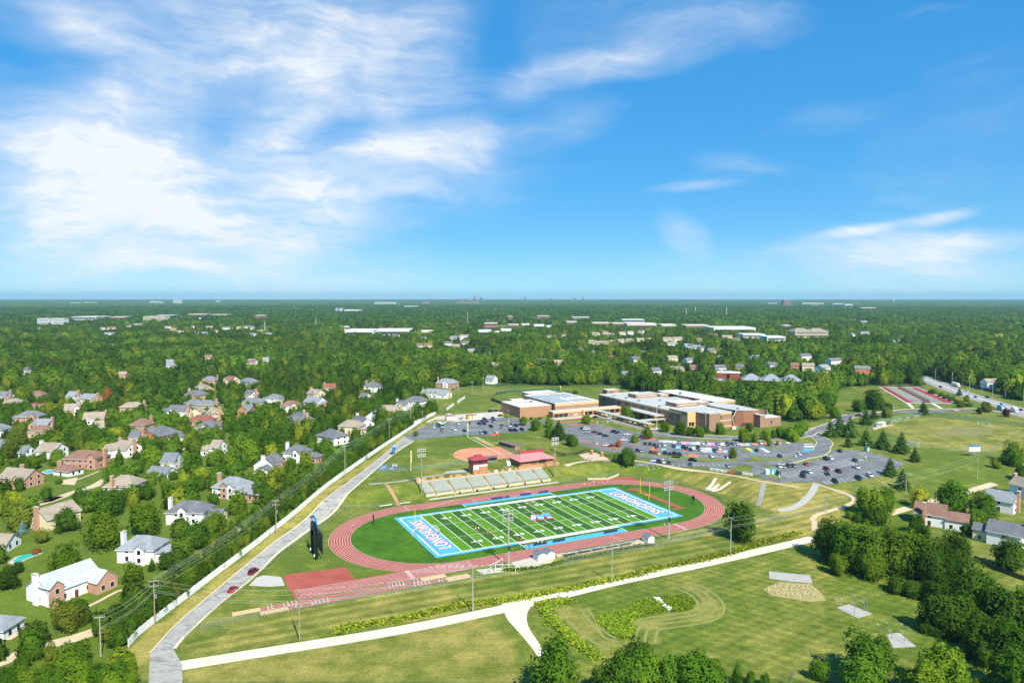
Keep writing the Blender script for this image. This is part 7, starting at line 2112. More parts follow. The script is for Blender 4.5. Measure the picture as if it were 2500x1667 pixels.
# coach, containers
t = thing('minibus', 'teal and white bus parked in the left car park', 'bus', on(*(-49.7,492.7), .1), UPV)
MB().box(-4.6, 4.6, -1.25, 1.25, .45, 3.1).build('body', mat('bus_teal', '#8fb0ae', .4, .1), t)
for s in (-1, 1):
 MB().box(-4.2, 4.0, s * 1.25 - .03 * (s < 0), s * 1.25 + .03 * (s > 0), 1.6, 2.6).build('side_windows', M_CGL, t)
MB().box(4.603, 4.65, -1.1, 1.1, 1.4, 2.7).build('windscreen', M_CGL, t)
MB().box(-4.4, 4.3, -1.1, 1.1, 3.103, 3.25).build('roof', M_TRIMW, t)
for x in (-2.8, 2.9):
 for y in (-1.15, 1.15):
  link('wheel', wheel_me, t, (x, y, .5), scale=1.45)
for (q, L, W, H, c, rc, lb) in (((-44.2,520), 7.5, 4.0, 3.0, '#d9d7d0', '#b5584a', 'white storage container with red roof on the service yard'), ((-30.7,524.5), 4.0, 4.5, 3.0, '#d7a53a', '#9c6a4c', 'yellow storage container on the service yard'),
        ((-27.2,524.5), 3.2, 4.5, 2.9, '#dcdcd6', '#b0745c', 'white container next to the yellow one'), ((-24.7,525.2), 3.0, 4.5, 2.9, '#dfdfda', '#d8d4ca', 'white container second from the yellow one'), ((-22.3,526.1), 2.8, 4.5, 2.7, '#d9d3c6', '#d2ccc0', 'cream container farthest from the yellow one')):
 t = thing('storage_container', lb, 'container', on(*q, .05), YAW - .12, 'storage containers')
 MB().box(-L / 2, L / 2, 0, W, 0, H).build('body', mat('container_' + c, c, .6, .08), t)
 MB().box(-L / 2 - .05, L / 2 + .05, -.05, W + .05, H + .003, H + .15).build('roof', mat('container_roof_' + rc, rc, .6, .1), t)
 MB().box(-.9, .9, -.05, -.003, .1, H - .4).build('door', mat('container_door', '#b9b7b0', .6, .06), t)
t = thing('equipment_pile', 'orange safety equipment stacked at the car park edge', 'equipment', on(*(-12.5,463.6)))
rr = random.Random(2)
for k in range(9):
 x, y = rr.uniform(-4, 4), rr.uniform(-1.2, 1.2)
 MB().extr([(x - .7, 0), (x + .7, 0), (x + .5, .4), (x + .15, 1.1), (x - .15, 1.1), (x - .5, .4)], y - .25, y + .25, axis='y').build('barrier', mat('safety_orange', '#d4602c', .6, .08), t)
for (q, c, lb) in (((208.4,415.9), '#2f8f76', 'green portable toilet at the top edge of the right car park'), ((132.9,361.6), '#4fae9c', 'teal portable toilet on the small grass island'), ((130,360.9), '#cfd6cc', 'white kiosk box on the small grass island')):
 t = thing('portable_toilet', lb, 'toilet' if 'toilet' in lb else 'kiosk', on(*q, .1), R(12), 'cabins in the right car park')
 w = 1.6 if c == '#4fae9c' else 1.1
 MB().box(-w, w, -1.1, 1.1, 0, 2.3).build('cabin', mat('cabin_' + c, c, .5, .05), t)
 MB().box(-w - .05, w + .05, -1.15, 1.15, 2.303, 2.5).build('roof', mat('cabin_' + c, c), t)
 MB().box(-.45, .45, -1.15, -1.103, .1, 2.0).build('door', M_TRIMW, t)
# white ticket booths and lamp bases
for k, (q, lb) in enumerate((((60.6,506.3), 'tall white sign board beside the drop-off lane'), ((69,511.7), 'white sign board at the covered walkway end'), ((198,396.6), 'pale blue lamp base on the long grass island'), ((134.1,354.8), 'pale blue lamp base on the small grass island'), ((160.3,399.9), 'white lamp base on the curved verge'), ((84.2,405.1), 'pale blue lamp base on the lower verge'), ((120.3,395.2), 'pale blue lamp base below the round tree'), ((52,434.1), 'white lamp base on the mulch strip'), ((-53.7,489.7), 'white lamp base on the small island beside the bus'), ((-2.6,513.5), 'white lamp base on the island near the containers'))):
 t = thing('lamp_base', lb, 'lamp post', on(*q, .1), 0, 'car park lamp posts')
 MB().tube((0, 0, 0), (0, 0, 1.2), .38, 10).build('base', mat('lamp_base_paint', '#c6dbe4', .7, .06), t)
 MB().tube((0, 0, 1.2), (0, 0, 8.5), .08, 6, .05).build('pole', M_POLE, t)
 MB().box(-.6, .6, -.15, .15, 8.4, 8.6).build('lamp_head', M_POLE, t)
# ---------------------------------------------------------------- people: one continuous skinned body per pose
def person_mesh(pose):
 V = {'pel': (0, 0, .95), 'spi': (0, .01, 1.18), 'che': (0, 0, 1.38), 'nec': (0, .01, 1.52), 'hea': (0, -.01, 1.62), 'top': (0, 0, 1.75)}
 if pose == 'stand':
  V.update(lhip=(-.1, 0, .9), lkn=(-.12, -.02, .5), lan=(-.13, .03, .08), lto=(-.14, -.14, .04), rhip=(.1, 0, .9), rkn=(.12, -.02, .5), ran=(.14, .03, .08), rto=(.16, -.14, .04),
    lsh=(-.19, 0, 1.42), lel=(-.26, .02, 1.14), lwr=(-.27, -.08, .9), rsh=(.19, 0, 1.42), rel=(.27, .02, 1.14), rwr=(.24, -.14, .93))
 elif pose == 'run':
  V.update(pel=(0, 0, .92), spi=(0, -.05, 1.15), che=(0, -.1, 1.35), nec=(0, -.13, 1.5), hea=(0, -.17, 1.6), top=(0, -.17, 1.72),
    lhip=(-.1, 0, .88), lkn=(-.11, -.36, .66), lan=(-.11, -.28, .26), lto=(-.11, -.46, .22), rhip=(.1, 0, .88), rkn=(.11, .08, .47), ran=(.11, .34, .12), rto=(.11, .28, .02),
    lsh=(-.19, -.1, 1.4), lel=(-.25, .16, 1.2), lwr=(-.22, .0, 1.02), rsh=(.19, -.1, 1.4), rel=(.26, -.3, 1.18), rwr=(.2, -.46, 1.34))
 else:
  V.update(pel=(0, .05, .8), spi=(0, -.02, 1.02), che=(0, -.14, 1.2), nec=(0, -.2, 1.33), hea=(0, -.26, 1.42), top=(0, -.26, 1.54),
    lhip=(-.11, .05, .77), lkn=(-.2, -.2, .46), lan=(-.22, .02, .08), lto=(-.24, -.15, .04), rhip=(.11, .05, .77), rkn=(.2, -.2, .46), ran=(.24, .02, .08), rto=(.27, -.15, .04),
    lsh=(-.19, -.14, 1.24), lel=(-.27, -.28, .98), lwr=(-.1, -.44, .84), rsh=(.19, -.14, 1.24), rel=(.28, -.28, .98), rwr=(.08, -.48, .8))
 E_ = [('pel', 'spi'), ('spi', 'che'), ('che', 'nec'), ('nec', 'hea'), ('hea', 'top'), ('pel', 'lhip'), ('lhip', 'lkn'), ('lkn', 'lan'), ('lan', 'lto'), ('pel', 'rhip'), ('rhip', 'rkn'), ('rkn', 'ran'), ('ran', 'rto'),
  ('che', 'lsh'), ('lsh', 'lel'), ('lel', 'lwr'), ('che', 'rsh'), ('rsh', 'rel'), ('rel', 'rwr')]
 RAD = {'pel': .15, 'spi': .13, 'che': .16, 'nec': .055, 'hea': .1, 'top': .07, 'hip': .095, 'kn': .06, 'an': .042, 'to': .035, 'sh': .075, 'el': .045, 'wr': .03}
 for s in 'lr':
  w = Vector(V[s + 'wr'])
  d = (w - Vector(V[s + 'el'])).normalized()
  sd = Vector((1, 0, 0)) if s == 'r' else Vector((-1, 0, 0))
  V[s + 'pm'] = tuple(w + d * .06)
  E_.append((s + 'wr', s + 'pm'))
  for i, (o, ln) in enumerate(((-.03, .075), (-.01, .09), (.012, .085), (.032, .065))):
   V[s + 'f%d' % i] = tuple(w + d * (.06 + ln) + Vector((0, o * 1.3, 0)) - sd * .01)
   E_.append((s + 'pm', s + 'f%d' % i))
  V[s + 'th'] = tuple(w + d * .07 - sd * .045 + Vector((0, -.04, 0)))
  E_.append((s + 'wr', s + 'th'))
 names = list(V)
 me_ = bpy.data.meshes.new('person')
 me_.from_pydata([V[k] for k in names], [(names.index(a), names.index(b)) for a, b in E_], [])
 o = bpy.data.objects.new('person', me_)
 COL.objects.link(o)
 md = o.modifiers.new('skin', 'SKIN')
 for i, k in enumerate(names):
  base = k if k in RAD else k[1:]
  r_ = RAD.get(base, .011 if base[0] in 'ft' else .03)
  sv = me_.skin_vertices[0].data[i]
  sv.radius = (r_ * (.7 if k in ('che', 'spi', 'pel') else 1), r_) if k not in ('che', 'spi', 'pel') else (r_, r_ * .72)
  sv.use_root = (k == 'pel')
 sbd = o.modifiers.new('sub', 'SUBSURF')
 sbd.levels = 1
 dg = bpy.context.evaluated_depsgraph_get()
 out = bpy.data.meshes.new_from_object(o.evaluated_get(dg))
 bpy.data.objects.remove(o)
 out.name = 'person'
 out.materials.clear()
 for m in ('skin', 'shirt', 'shorts', 'hair', 'shoes'):
  out.materials.append(None)
 zp = V['pel'][2]
 zh = V['hea'][2]
 for p in out.polygons:
  c = p.center
  arm = abs(c.x) > .215 and c.z > zp - .25
  if c.z > zh + .05 or (c.z > zh - .07 and c.y > V['hea'][1] + .055):
   mi = 3
  elif c.z > V['nec'][2] - .03:
   mi = 0
  elif arm and (Vector(c) - Vector(V['lsh' if c.x < 0 else 'rsh'])).length > .2:
   mi = 0
  elif c.z > zp + .02:
   mi = 1
  elif c.z > zp - .33 and abs(c.x) < .26:
   mi = 2
  elif c.z < .1:
   mi = 4
  else:
   mi = 0
  p.material_index = mi
  p.use_smooth = True
 return out

PM = {k: person_mesh(k) for k in ('stand', 'run', 'crouch')}
M_SKIN = [mat('skin_a', '#c08a68', .6, .05), mat('skin_b', '#8a5a3e', .6, .05)]
M_HAIR = [mat('hair_dark', '#231a14', .7, .05), mat('hair_fair', '#8a6a3c', .7, .05)]
SHIRT = {'w': ('white', '#e4e4e2'), 'o': ('orange', '#d8743a'), 'b': ('blue', '#3f8fc4'), 'k': ('black', '#1b1d21'), 'r': ('red', '#b8483c'), 'y': ('yellow', '#d8b53c'), 'g': ('grey', '#8f969a')}

def person(x, y, c, pose, ang, label, group):
 o = link('person', PM[pose], None, on(x, y, .07), ang, label, 'person', group)
 ms = [M_SKIN[rr.random() < .3], mat('shirt_' + SHIRT[c][0], SHIRT[c][1], .8, .06), mat('shorts_dark' if rr.random() < .7 else 'shorts_white', '#20242c' if rr.random() < .7 else '#d5d5d2', .8, .05), M_HAIR[rr.random() < .35], mat('shoes', '#cfcfcf', .7, .05)]
 for i, m in enumerate(ms):
  o.material_slots[i].link = 'OBJECT'
  o.material_slots[i].material = m

PW = {'stand': 'standing', 'run': 'running', 'crouch': 'crouching'}
for lst, where, grp in (
 ([(-23,297,'o','run'),(-12.5,291.1,'w','run'),(-24.4,275.9,'b','crouch'),(-29.2,280.6,'k','stand'),(-14.6,285.4,'w','run'),(-13.6,285.8,'w','run'),(-14,281.3,'o','run'),(-16.2,288.2,'o','run'),(-10.2,282.6,'r','run'),(-9.3,284.4,'w','run'),(-8.1,282,'w','run'),(-7.7,280.6,'r','run'),(-4.1,282,'w','run'),(-2.4,278.9,'o','crouch'),(-0.1,282.6,'r','run')], 'on the left half of the field', 'players on the left half of the field'),
 ([(2.1,274,'r','stand'),(3.3,271.8,'o','stand'),(4,273.7,'w','stand'),(4.3,272.7,'o','stand')], 'by the near white sideline', 'players at the near sideline'),
 ([(6.7,320.5,'w','stand'),(7.3,322.2,'k','stand'),(7.7,320.5,'w','stand'),(8.3,322.2,'r','stand'),(8.8,323.1,'w','stand'),(9.1,320.9,'k','stand'),(9.6,322.2,'w','stand')], 'in the huddle near midfield', 'players in the huddle'),
 ([(5.6,268,'y','stand'),(6.2,268.3,'o','stand'),(6.6,268,'y','stand'),(9.9,269.1,'w','stand'),(9.4,268.7,'k','stand'),(11.6,269.3,'w','stand'),(12.2,269.5,'k','stand'),(13.2,268.4,'b','stand'),(5.2,265.4,'w','stand'),(6.7,265.2,'b','stand'),(0.4,262.2,'g','crouch'),(2,262.8,'o','stand'),(3.2,263.5,'b','stand')], 'on the near blue strip', 'players by the near benches'),
 ([(36.1,353.5,'w','run'),(37.7,353.9,'o','run'),(41.5,358,'w','run'),(42.6,358,'r','run'),(45.3,359,'o','run'),(46,357.5,'w','run'),(47.3,361.7,'k','run'),(48.8,360,'w','run')], 'on the far straight', 'runners on the far straight'),
 ([(54.4,350.9,'k','stand'),(55.4,351.9,'w','stand'),(56.3,351.5,'b','stand'),(57,349,'k','crouch'),(58,348,'k','crouch'),(61,346.1,'b','stand')], 'at the red landing pads', 'athletes at the landing pads'),
 ([(39.5,387.5,'w','stand'),(40.4,384.7,'k','stand'),(41.9,391.3,'r','stand'),(42.5,390,'w','stand'),(42.7,386.2,'b','stand'),(43.4,389.4,'w','stand'),(44.3,392.5,'b','stand'),(47.1,393.8,'w','stand')], 'near the brick gate piers', 'visitors at the gate')):
 n = len(lst)
 lst = sorted(lst, key=lambda q: q[0] / q[1])
 for i, (x, y, c, po) in enumerate(lst):
  person(x, y, c, po, rr.uniform(0, 6.28), '%s-shirted person %s %s, %s' % (SHIRT[c][0], PW[po], where, nth(i, n)), grp)
for (q, c, po, lb) in (((-65.3,289.1), 'w', 'run', 'person in white shirt running on the left bend of the track'), ((62.8,290.5), 'w', 'run', 'person in white shirt running on the near straight at right'), ((27.5,342.7), 'b', 'stand', 'person in blue shirt standing alone on the far touchline'), ((27.6,344.2), 'b', 'stand', 'person in blue shirt standing left of the runners on the far touchline'),
     ((280.9,466.7), 'w', 'stand', 'person in white shirt in the middle of the soccer field'), ((293.4,458), 'g', 'run', 'person in grey shirt on the right of the soccer field'), ((245.9,464.5), 'g', 'stand', 'person in grey shirt at the left edge of the soccer field'), ((55.5,281.3), 'k', 'stand', 'person in black shirt on the track above the single shed'), ((25.1,276.4), 'k', 'stand', 'person in black shirt alone on the near blue strip'), ((-5.1,376.3), 'k', 'crouch', 'person in black shirt crouching beside the concession building'), ((-27.4,334.5), 'w', 'stand', 'person in white shirt on the walk below the grandstand'), ((37.5,325.2), 'o', 'run', 'person in orange shirt alone near the right goal')):
 person(*q, c, po, rr.uniform(0, 6.28), lb, 'people around the ground')
# ---------------------------------------------------------------- trees
def leaf_mat(name, cols, trans=.38):
 """leaf colour varies from tree to tree and from clump to clump"""
 m = bpy.data.materials.new(name)
 MATS[name] = m
 m.use_nodes = True
 t = m.node_tree
 t.nodes.clear()
 oi = t.nodes.new('ShaderNodeObjectInfo')
 rp = t.nodes.new('ShaderNodeValToRGB')
 cr = rp.color_ramp
 while len(cr.elements) < len(cols):
  cr.elements.new(.5)
 for i, c in enumerate(cols):
  cr.elements[i].position = i / max(1, len(cols) - 1)
  w_ = (.97, .97, .6) if c[1] > c[0] and c[2] < c[1] * .5 else (1, 1, 1)
  cr.elements[i].color = (c[0] * w_[0], c[1] * w_[1], c[2] * w_[2], 1)
 t.links.new(oi.outputs['Random'], rp.inputs[0])
 ge = t.nodes.new('ShaderNodeNewGeometry')
 n = t.nodes.new('ShaderNodeTexNoise')
 n.inputs['Scale'].default_value = .55
 n.inputs['Detail'].default_value = 3
 t.links.new(ge.outputs['Position'], n.inputs['Vector'])
 mr = t.nodes.new('ShaderNodeMapRange')
 for i, v in enumerate((.3, .7, .82, 1.14)):
  mr.inputs[i + 1].default_value = v
 t.links.new(n.outputs[0], mr.inputs[0])
 big_ = t.nodes.new('ShaderNodeTexNoise')
 big_.inputs['Scale'].default_value = .007
 big_.inputs['Detail'].default_value = 3
 t.links.new(ge.outputs['Position'], big_.inputs['Vector'])
 mb_ = t.nodes.new('ShaderNodeMapRange')
 for i, v in enumerate((.34, .66, .66, 1.34)):
  mb_.inputs[i + 1].default_value = v
 t.links.new(big_.outputs[0], mb_.inputs[0])
 pr = t.nodes.new('ShaderNodeMath')
 pr.operation = 'MULTIPLY'
 t.links.new(mr.outputs[0], pr.inputs[0])
 t.links.new(mb_.outputs[0], pr.inputs[1])
 sc = t.nodes.new('ShaderNodeVectorMath')
 sc.operation = 'SCALE'
 t.links.new(rp.outputs[0], sc.inputs[0])
 t.links.new(pr.outputs[0], sc.inputs['Scale'])
 d = t.nodes.new('ShaderNodeBsdfDiffuse')
 tr = t.nodes.new('ShaderNodeBsdfTranslucent')
 t.links.new(sc.outputs[0], d.inputs['Color'])
 s2 = t.nodes.new('ShaderNodeVectorMath')
 s2.operation = 'MULTIPLY'
 t.links.new(sc.outputs[0], s2.inputs[0])
 s2.inputs[1].default_value = (1.25, 1.35, .6)
 t.links.new(s2.outputs[0], tr.inputs['Color'])
 mx = t.nodes.new('ShaderNodeMixShader')
 mx.inputs[0].default_value = trans
 t.links.new(d.outputs[0], mx.inputs[1])
 t.links.new(tr.outputs[0], mx.inputs[2])
 o = t.nodes.new('ShaderNodeOutputMaterial')
 t.links.new(mx.outputs[0], o.inputs[0])
 return m

LEAF = {'green': leaf_mat('leaf_green', [(.055, .125, .016), (.088, .195, .022), (.115, .22, .03), (.075, .165, .02), (.145, .265, .03)]),
  'dark': leaf_mat('leaf_dark', [(.066, .14, .022), (.09, .18, .026), (.075, .16, .024)]),
  'bright': leaf_mat('leaf_bright', [(.15, .25, .028), (.185, .285, .034), (.125, .225, .026)]),
  'yellow': leaf_mat('leaf_yellow', [(.32, .37, .04), (.40, .40, .045), (.28, .34, .036)]),
  'rust': leaf_mat('leaf_rust', [(.36, .15, .055), (.42, .165, .06)]),
  'pine': leaf_mat('leaf_pine', [(.036, .088, .026), (.05, .112, .03), (.034, .078, .022)], .1),
  'blue': leaf_mat('leaf_blue', [(.14, .24, .22), (.18, .29, .27)], .1),
  'olive': leaf_mat('leaf_olive', [(.18, .245, .045), (.22, .275, .055), (.15, .205, .036)]),
  'purple': leaf_mat('leaf_purple', [(.13, .05, .06), (.16, .06, .06)])}
LEAF['rough'] = leaf_mat('leaf_rough', [(.24, .31, .035), (.32, .35, .05)], .1)
LEAF['wood'] = leaf_mat('leaf_wood', [(.05, .112, .018), (.07, .15, .022), (.095, .19, .026), (.06, .13, .02), (.13, .23, .03), (.08, .165, .023), (.18, .275, .035),
         (.06, .125, .02), (.12, .215, .034), (.068, .145, .023), (.27, .32, .04), (.053, .11, .018), (.15, .245, .045), (.085, .17, .027)])
LEAF['farwood'] = leaf_mat('leaf_farwood', [(.06, .125, .023), (.085, .165, .028), (.11, .20, .034), (.067, .14, .023), (.14, .23, .04), (.06, .12, .023)])
M_BARK = mat('bark', '#5d4e40', .9, .2, 2)
M_BARKG = mat('bark_grey', '#8d857a', .9, .15, 2)

def crown(seed, kind, n, leaf, core=True, core_f=.84):
 """leaf clumps spread over many lobes; unit tree: crown radius 1, crown centre at height 1.2"""
 rs = np.random.RandomState(seed)
 pts, nrm = [], []
 if kind == 'pine':
  tiers = 9
  for k in range(tiers):
   f = k / (tiers - 1)
   z = .35 + 2.1 * f
   rad = (1.0 - f) ** .8 * (1 + .12 * rs.randn()) + .06
   m = max(10, int(n * (rad + .15) / 5.0))
   a = rs.rand(m) * 2 * math.pi
   lobes = .78 + .22 * np.sin(a * (5 + k % 3) + rs.rand() * 6)
   r_ = rad * np.sqrt(rs.rand(m)) * lobes
   zz = z - r_ * .28 + rs.randn(m) * .035 + .12
   pts.append(np.stack([r_ * np.cos(a), r_ * np.sin(a), zz], -1))
   nrm.append(np.stack([np.cos(a) * .5, np.sin(a) * .5, np.full(m, .8)], -1))
 else:
  prm = {'oak': (26, .74, .31, .95, 1.2, .8), 'tall': (26, .56, .30, 1.3, 1.35, .8), 'shrub': (14, .62, .38, .55, .55, .8), 'cone': (14, .35, .34, 1.35, 1.3, .8), 'willow': (13, .6, .42, .95, 1.15, .8), 'sparse': (12, .7, .3, 1.0, 1.2, .55)}[kind]
  nb, sp, br, vz, cz, fill = prm
  C, B = [], []
  for k in range(nb):
   v = rs.randn(3)
   v /= np.linalg.norm(v)
   if v[2] < -.45:
    v[2] *= -.6
   q = v * sp * (.55 + .5 * rs.rand())
   if kind == 'cone':
    f = (k + .5) / nb
    q = np.array([v[0] * .38 * (1.15 - f), v[1] * .38 * (1.15 - f), (f * 2 - 1) * .86])
    B.append(.52 * (1.12 - f) + .1)
   else:
    B.append(br * (.75 + .5 * rs.rand()))
   C.append((q[0], q[1], q[2] * vz + cz))
  C.append((0, 0, cz))
  B.append(.5 if kind != 'cone' else .3)
  C, B = np.array(C), np.array(B)
  w = B ** 2
  w /= w.sum()
  cnt = np.maximum(6, (w * n).astype(int))
  for c, b, m in zip(C, B, cnt):
   v = rs.randn(m, 3)
   v /= np.linalg.norm(v, axis=1)[:, None]
   low = v[:, 2] < -.5
   v[low, 2] *= -1
   rr_ = b * (.8 + .38 * rs.rand(m) ** 1.4)
   p = c + v * rr_[:, None]
   if kind == 'willow':
    out = np.hypot(p[:, 0], p[:, 1])
    p[:, 2] -= np.maximum(0, out - .45) * 1.1 * rs.rand(m) * 1.6
    p[:, 2] = np.maximum(p[:, 2], .12)
   pts.append(p)
   nrm.append(v * .8 + (p - np.array([0, 0, cz - .2])) * .5)
 P, N = np.concatenate(pts), np.concatenate(nrm)
 # bring every crown to unit radius and to its share of the tree's height
 rad_ = np.percentile(np.hypot(P[:, 0], P[:, 1]), 94)
 lo_, hi_ = {'oak': (.28, 2.1), 'tall': (.22, 2.55), 'shrub': (.02, 1.15), 'cone': (.1, 3.4), 'willow': (.12, 2.0), 'sparse': (.35, 2.1), 'pine': (.25, 2.7)}[kind]
 za, zb_ = np.percentile(P[:, 2], 3), np.percentile(P[:, 2], 98)
 fx, fz = 1 / rad_, (hi_ - lo_) / (zb_ - za)
 P = np.stack([P[:, 0] * fx, P[:, 1] * fx, (P[:, 2] - za) * fz + lo_], -1)
 N /= np.linalg.norm(N, axis=1)[:, None] + 1e-9
 m = len(P)
 # random leaf-clump quads turned roughly outward
 F = N + rs.randn(m, 3) * .48
 F /= np.linalg.norm(F, axis=1)[:, None]
 U = np.cross(F, rs.randn(m, 3))
 U /= np.linalg.norm(U, axis=1)[:, None] + 1e-9
 Wv = np.cross(F, U)
 s = leaf * (.65 + .8 * rs.rand(m))[:, None]
 el = (1.0 if kind != 'willow' else 1.0)
 v0 = P - U * s - Wv * s * .6
 v1 = P + U * s * .9 - Wv * s * .7
 v2 = P + U * s + Wv * s * .7
 v3 = P - U * s * .8 + Wv * s * .65
 verts = np.stack([v0, v1, v2, v3], 1).reshape(-1, 3)
 norm = np.repeat(N * .8 + F * .25, 4, 0)
 faces = np.arange(4 * m).reshape(m, 4).tolist()
 vl = verts.tolist()
 if core and kind != 'pine':
  bm = bmesh.new()
  bmesh.ops.create_icosphere(bm, subdivisions=2, radius=1)
  k0 = len(vl)
  for v in bm.verts:
   d = np.array(v.co)
   # core follows the lobes, a little inside the leaves
   best = .2
   for c, b in zip(C, B):
    oc = c - np.array([0, 0, cz])
    pr = d @ oc
    dd = oc @ oc - pr * pr
    if dd < b * b * .72 and pr > -.2:
     best = max(best, pr + math.sqrt(b * b * .72 - dd))
   q = d * best * core_f
   vl.append([q[0] * fx, q[1] * fx, (q[2] + cz - za) * fz + lo_])
   norm = np.vstack([norm, d[None]])
  bm.faces.ensure_lookup_table()
  bm.verts.index_update()
  faces += [[v.index + k0 for v in f.verts] for f in bm.faces]
  bm.free()
 me_ = bpy.data.meshes.new('crown')
 me_.from_pydata(vl, [], faces)
 me_.polygons.foreach_set('use_smooth', np.ones(len(me_.polygons), bool))
 me_.update()
 norm = norm / (np.linalg.norm(norm, axis=1)[:, None] + 1e-9)
 try:
  me_.normals_split_custom_set_from_vertices(norm.tolist())
 except Exception:
  pass
 return me_

def trunk_mesh(seed, kind):
 rs = random.Random(seed)
 m_ = MB()
 top = {'shrub': .4, 'pine': 2.2, 'cone': 1.6, 'tall': 1.2}.get(kind, .95)
 r0 = {'shrub': .04, 'pine': .05, 'cone': .05}.get(kind, .075)
 m_.tube((0, 0, -.1), (.02, .01, top * .5), r0 * 1.25, 8, r0)
 m_.tube((.02, .01, top * .5), (0, 0, top), r0, 8, r0 * .45)
 if kind not in ('pine', 'cone'):
  for k in range(5):
   a = rs.uniform(0, 6.28)
   z = top * rs.uniform(.45, .8)
   l_ = rs.uniform(.4, .65)
   e = (math.cos(a) * l_, math.sin(a) * l_, z + rs.uniform(.25, .55))
   m_.tube((0, 0, z), e, r0 * .5, 5, r0 * .18)
 return m_.mesh('trunk', M_BARK)

def dead_mesh(seed):
 rs = random.Random(seed)
 m_ = MB()

 def grow(p, d, l_, r_, lev):
  q = p + d * l_
  m_.tube(p, q, r_, 5, r_ * .6)
  if lev:
   for k in range(3):
    nd = (d + Vector((rs.uniform(-.8, .8), rs.uniform(-.8, .8), rs.uniform(-.1, .5)))).normalized()
    grow(q, nd, l_ * rs.uniform(.55, .8), r_ * .6, lev - 1)
 grow(Vector((0, 0, 0)), Vector((0, 0, 1)), .7, .05, 4)
 return m_.mesh('branches', M_BARKG)

NQ = {'oak': (3300, .052), 'tall': (3300, .05), 'shrub': (2000, .055), 'cone': (2200, .05), 'willow': (3200, .05), 'sparse': (1700, .052), 'pine': (3000, .055)}
VAR = {}
for i, kind in enumerate(NQ):
 nv = {'oak': 5, 'tall': 3, 'pine': 3, 'shrub': 3}.get(kind, 1)
 for v in range(nv):
  cm_ = crown(100 + i * 10 + v, kind, *NQ[kind])
  VAR[(kind, v)] = (cm_, trunk_mesh(50 + i * 10 + v, kind), nv)
for cm_, tm_, nv in VAR.values():
 cm_.materials.append(LEAF['green'])
DEADM = dead_mesh(4)
TREES = []
TK = {'o': ('oak', 'green'), 't': ('tall', 'green'), 'd': ('oak', 'dark'), 'b': ('oak', 'bright'), 'y': ('oak', 'yellow'), 'r': ('tall', 'rust'), 'p': ('pine', 'pine'), 'u': ('pine', 'blue'), 's': ('shrub', 'green'), 'S': ('shrub', 'bright'), 'D': ('shrub', 'dark'),
 'c': ('cone', 'green'), 'w': ('willow', 'bright'), 'l': ('oak', 'olive'), 'x': ('sparse', 'olive'), 'v': ('oak', 'purple'), 'B': ('tall', 'bright'), 'T': ('tall', 'dark'), 'Y': ('sparse', 'rust'), 'O': ('shrub', 'rust')}
trs = random.Random(11)

def tree(x, y, r_, k, label, group):
 r_ *= .74 if 'suburb' in group else .86
 # nothing grows through the white fence: trees behind it stand back by most of their crown
 d, fx_, fy_ = min((math.hypot(x - p[0], y - p[1]), p[0], p[1]) for p in vf)
 if y > 190 and (d < r_ * .95 or ('fence' in group and x > fx_ - r_)):
  x, y = fx_ - r_ * .95 * .99, fy_ + r_ * .95 * .12
 kind, leaf = TK[k]
 nv = VAR[(kind, 0)][2]
 v = trs.randrange(nv)
 cm_, tm_, _ = VAR[(kind, v)]
 nm = {'pine': 'pine_tree', 'shrub': 'shrub', 'cone': 'columnar_tree', 'willow': 'willow_tree'}.get(kind, 'broadleaf_tree')
 t = thing(nm, label, 'shrub' if kind == 'shrub' else 'tree', on(x, y), trs.uniform(0, 6.28), group, scale=(r_ * trs.uniform(.93, 1.07), r_ * trs.uniform(.93, 1.07), r_ * trs.uniform(.92, 1.1)))
 o = link('crown', cm_, t)
 o.material_slots[0].link = 'OBJECT'
 o.material_slots[0].material = LEAF[leaf]
 link('trunk', tm_, t)
 TREES.append((x, y, r_))
 return t

KW = {'o': 'green', 't': 'upright green', 'd': 'dark green', 'b': 'bright green', 'y': 'yellow-green', 'r': 'rust-coloured', 'p': 'dark pine', 'u': 'blue spruce', 's': 'green', 'S': 'bright green', 'D': 'dark green', 'c': 'conical', 'w': 'weeping willow', 'l': 'olive green', 'x': 'thin-crowned', 'v': 'purple-leaved', 'B': 'upright bright green', 'T': 'upright dark', 'Y': 'rusty thin-crowned', 'O': 'rust-coloured'}

def grove(lst, where, grp):
 """trees of one stand; look-alikes of a stand share a label and its group"""
 made = []
 for (x, y, r_, k) in lst:
  noun = 'shrub' if TK[k][0] == 'shrub' else ('' if k in 'uw' else 'tree')
  lb = (KW[k] + ' ' + noun).strip() + ' ' + where
  if k == 'p':
   lb = 'dark pine tree ' + where
  made.append(tree(x, y, r_, k, lb, grp))
 uniq(made)

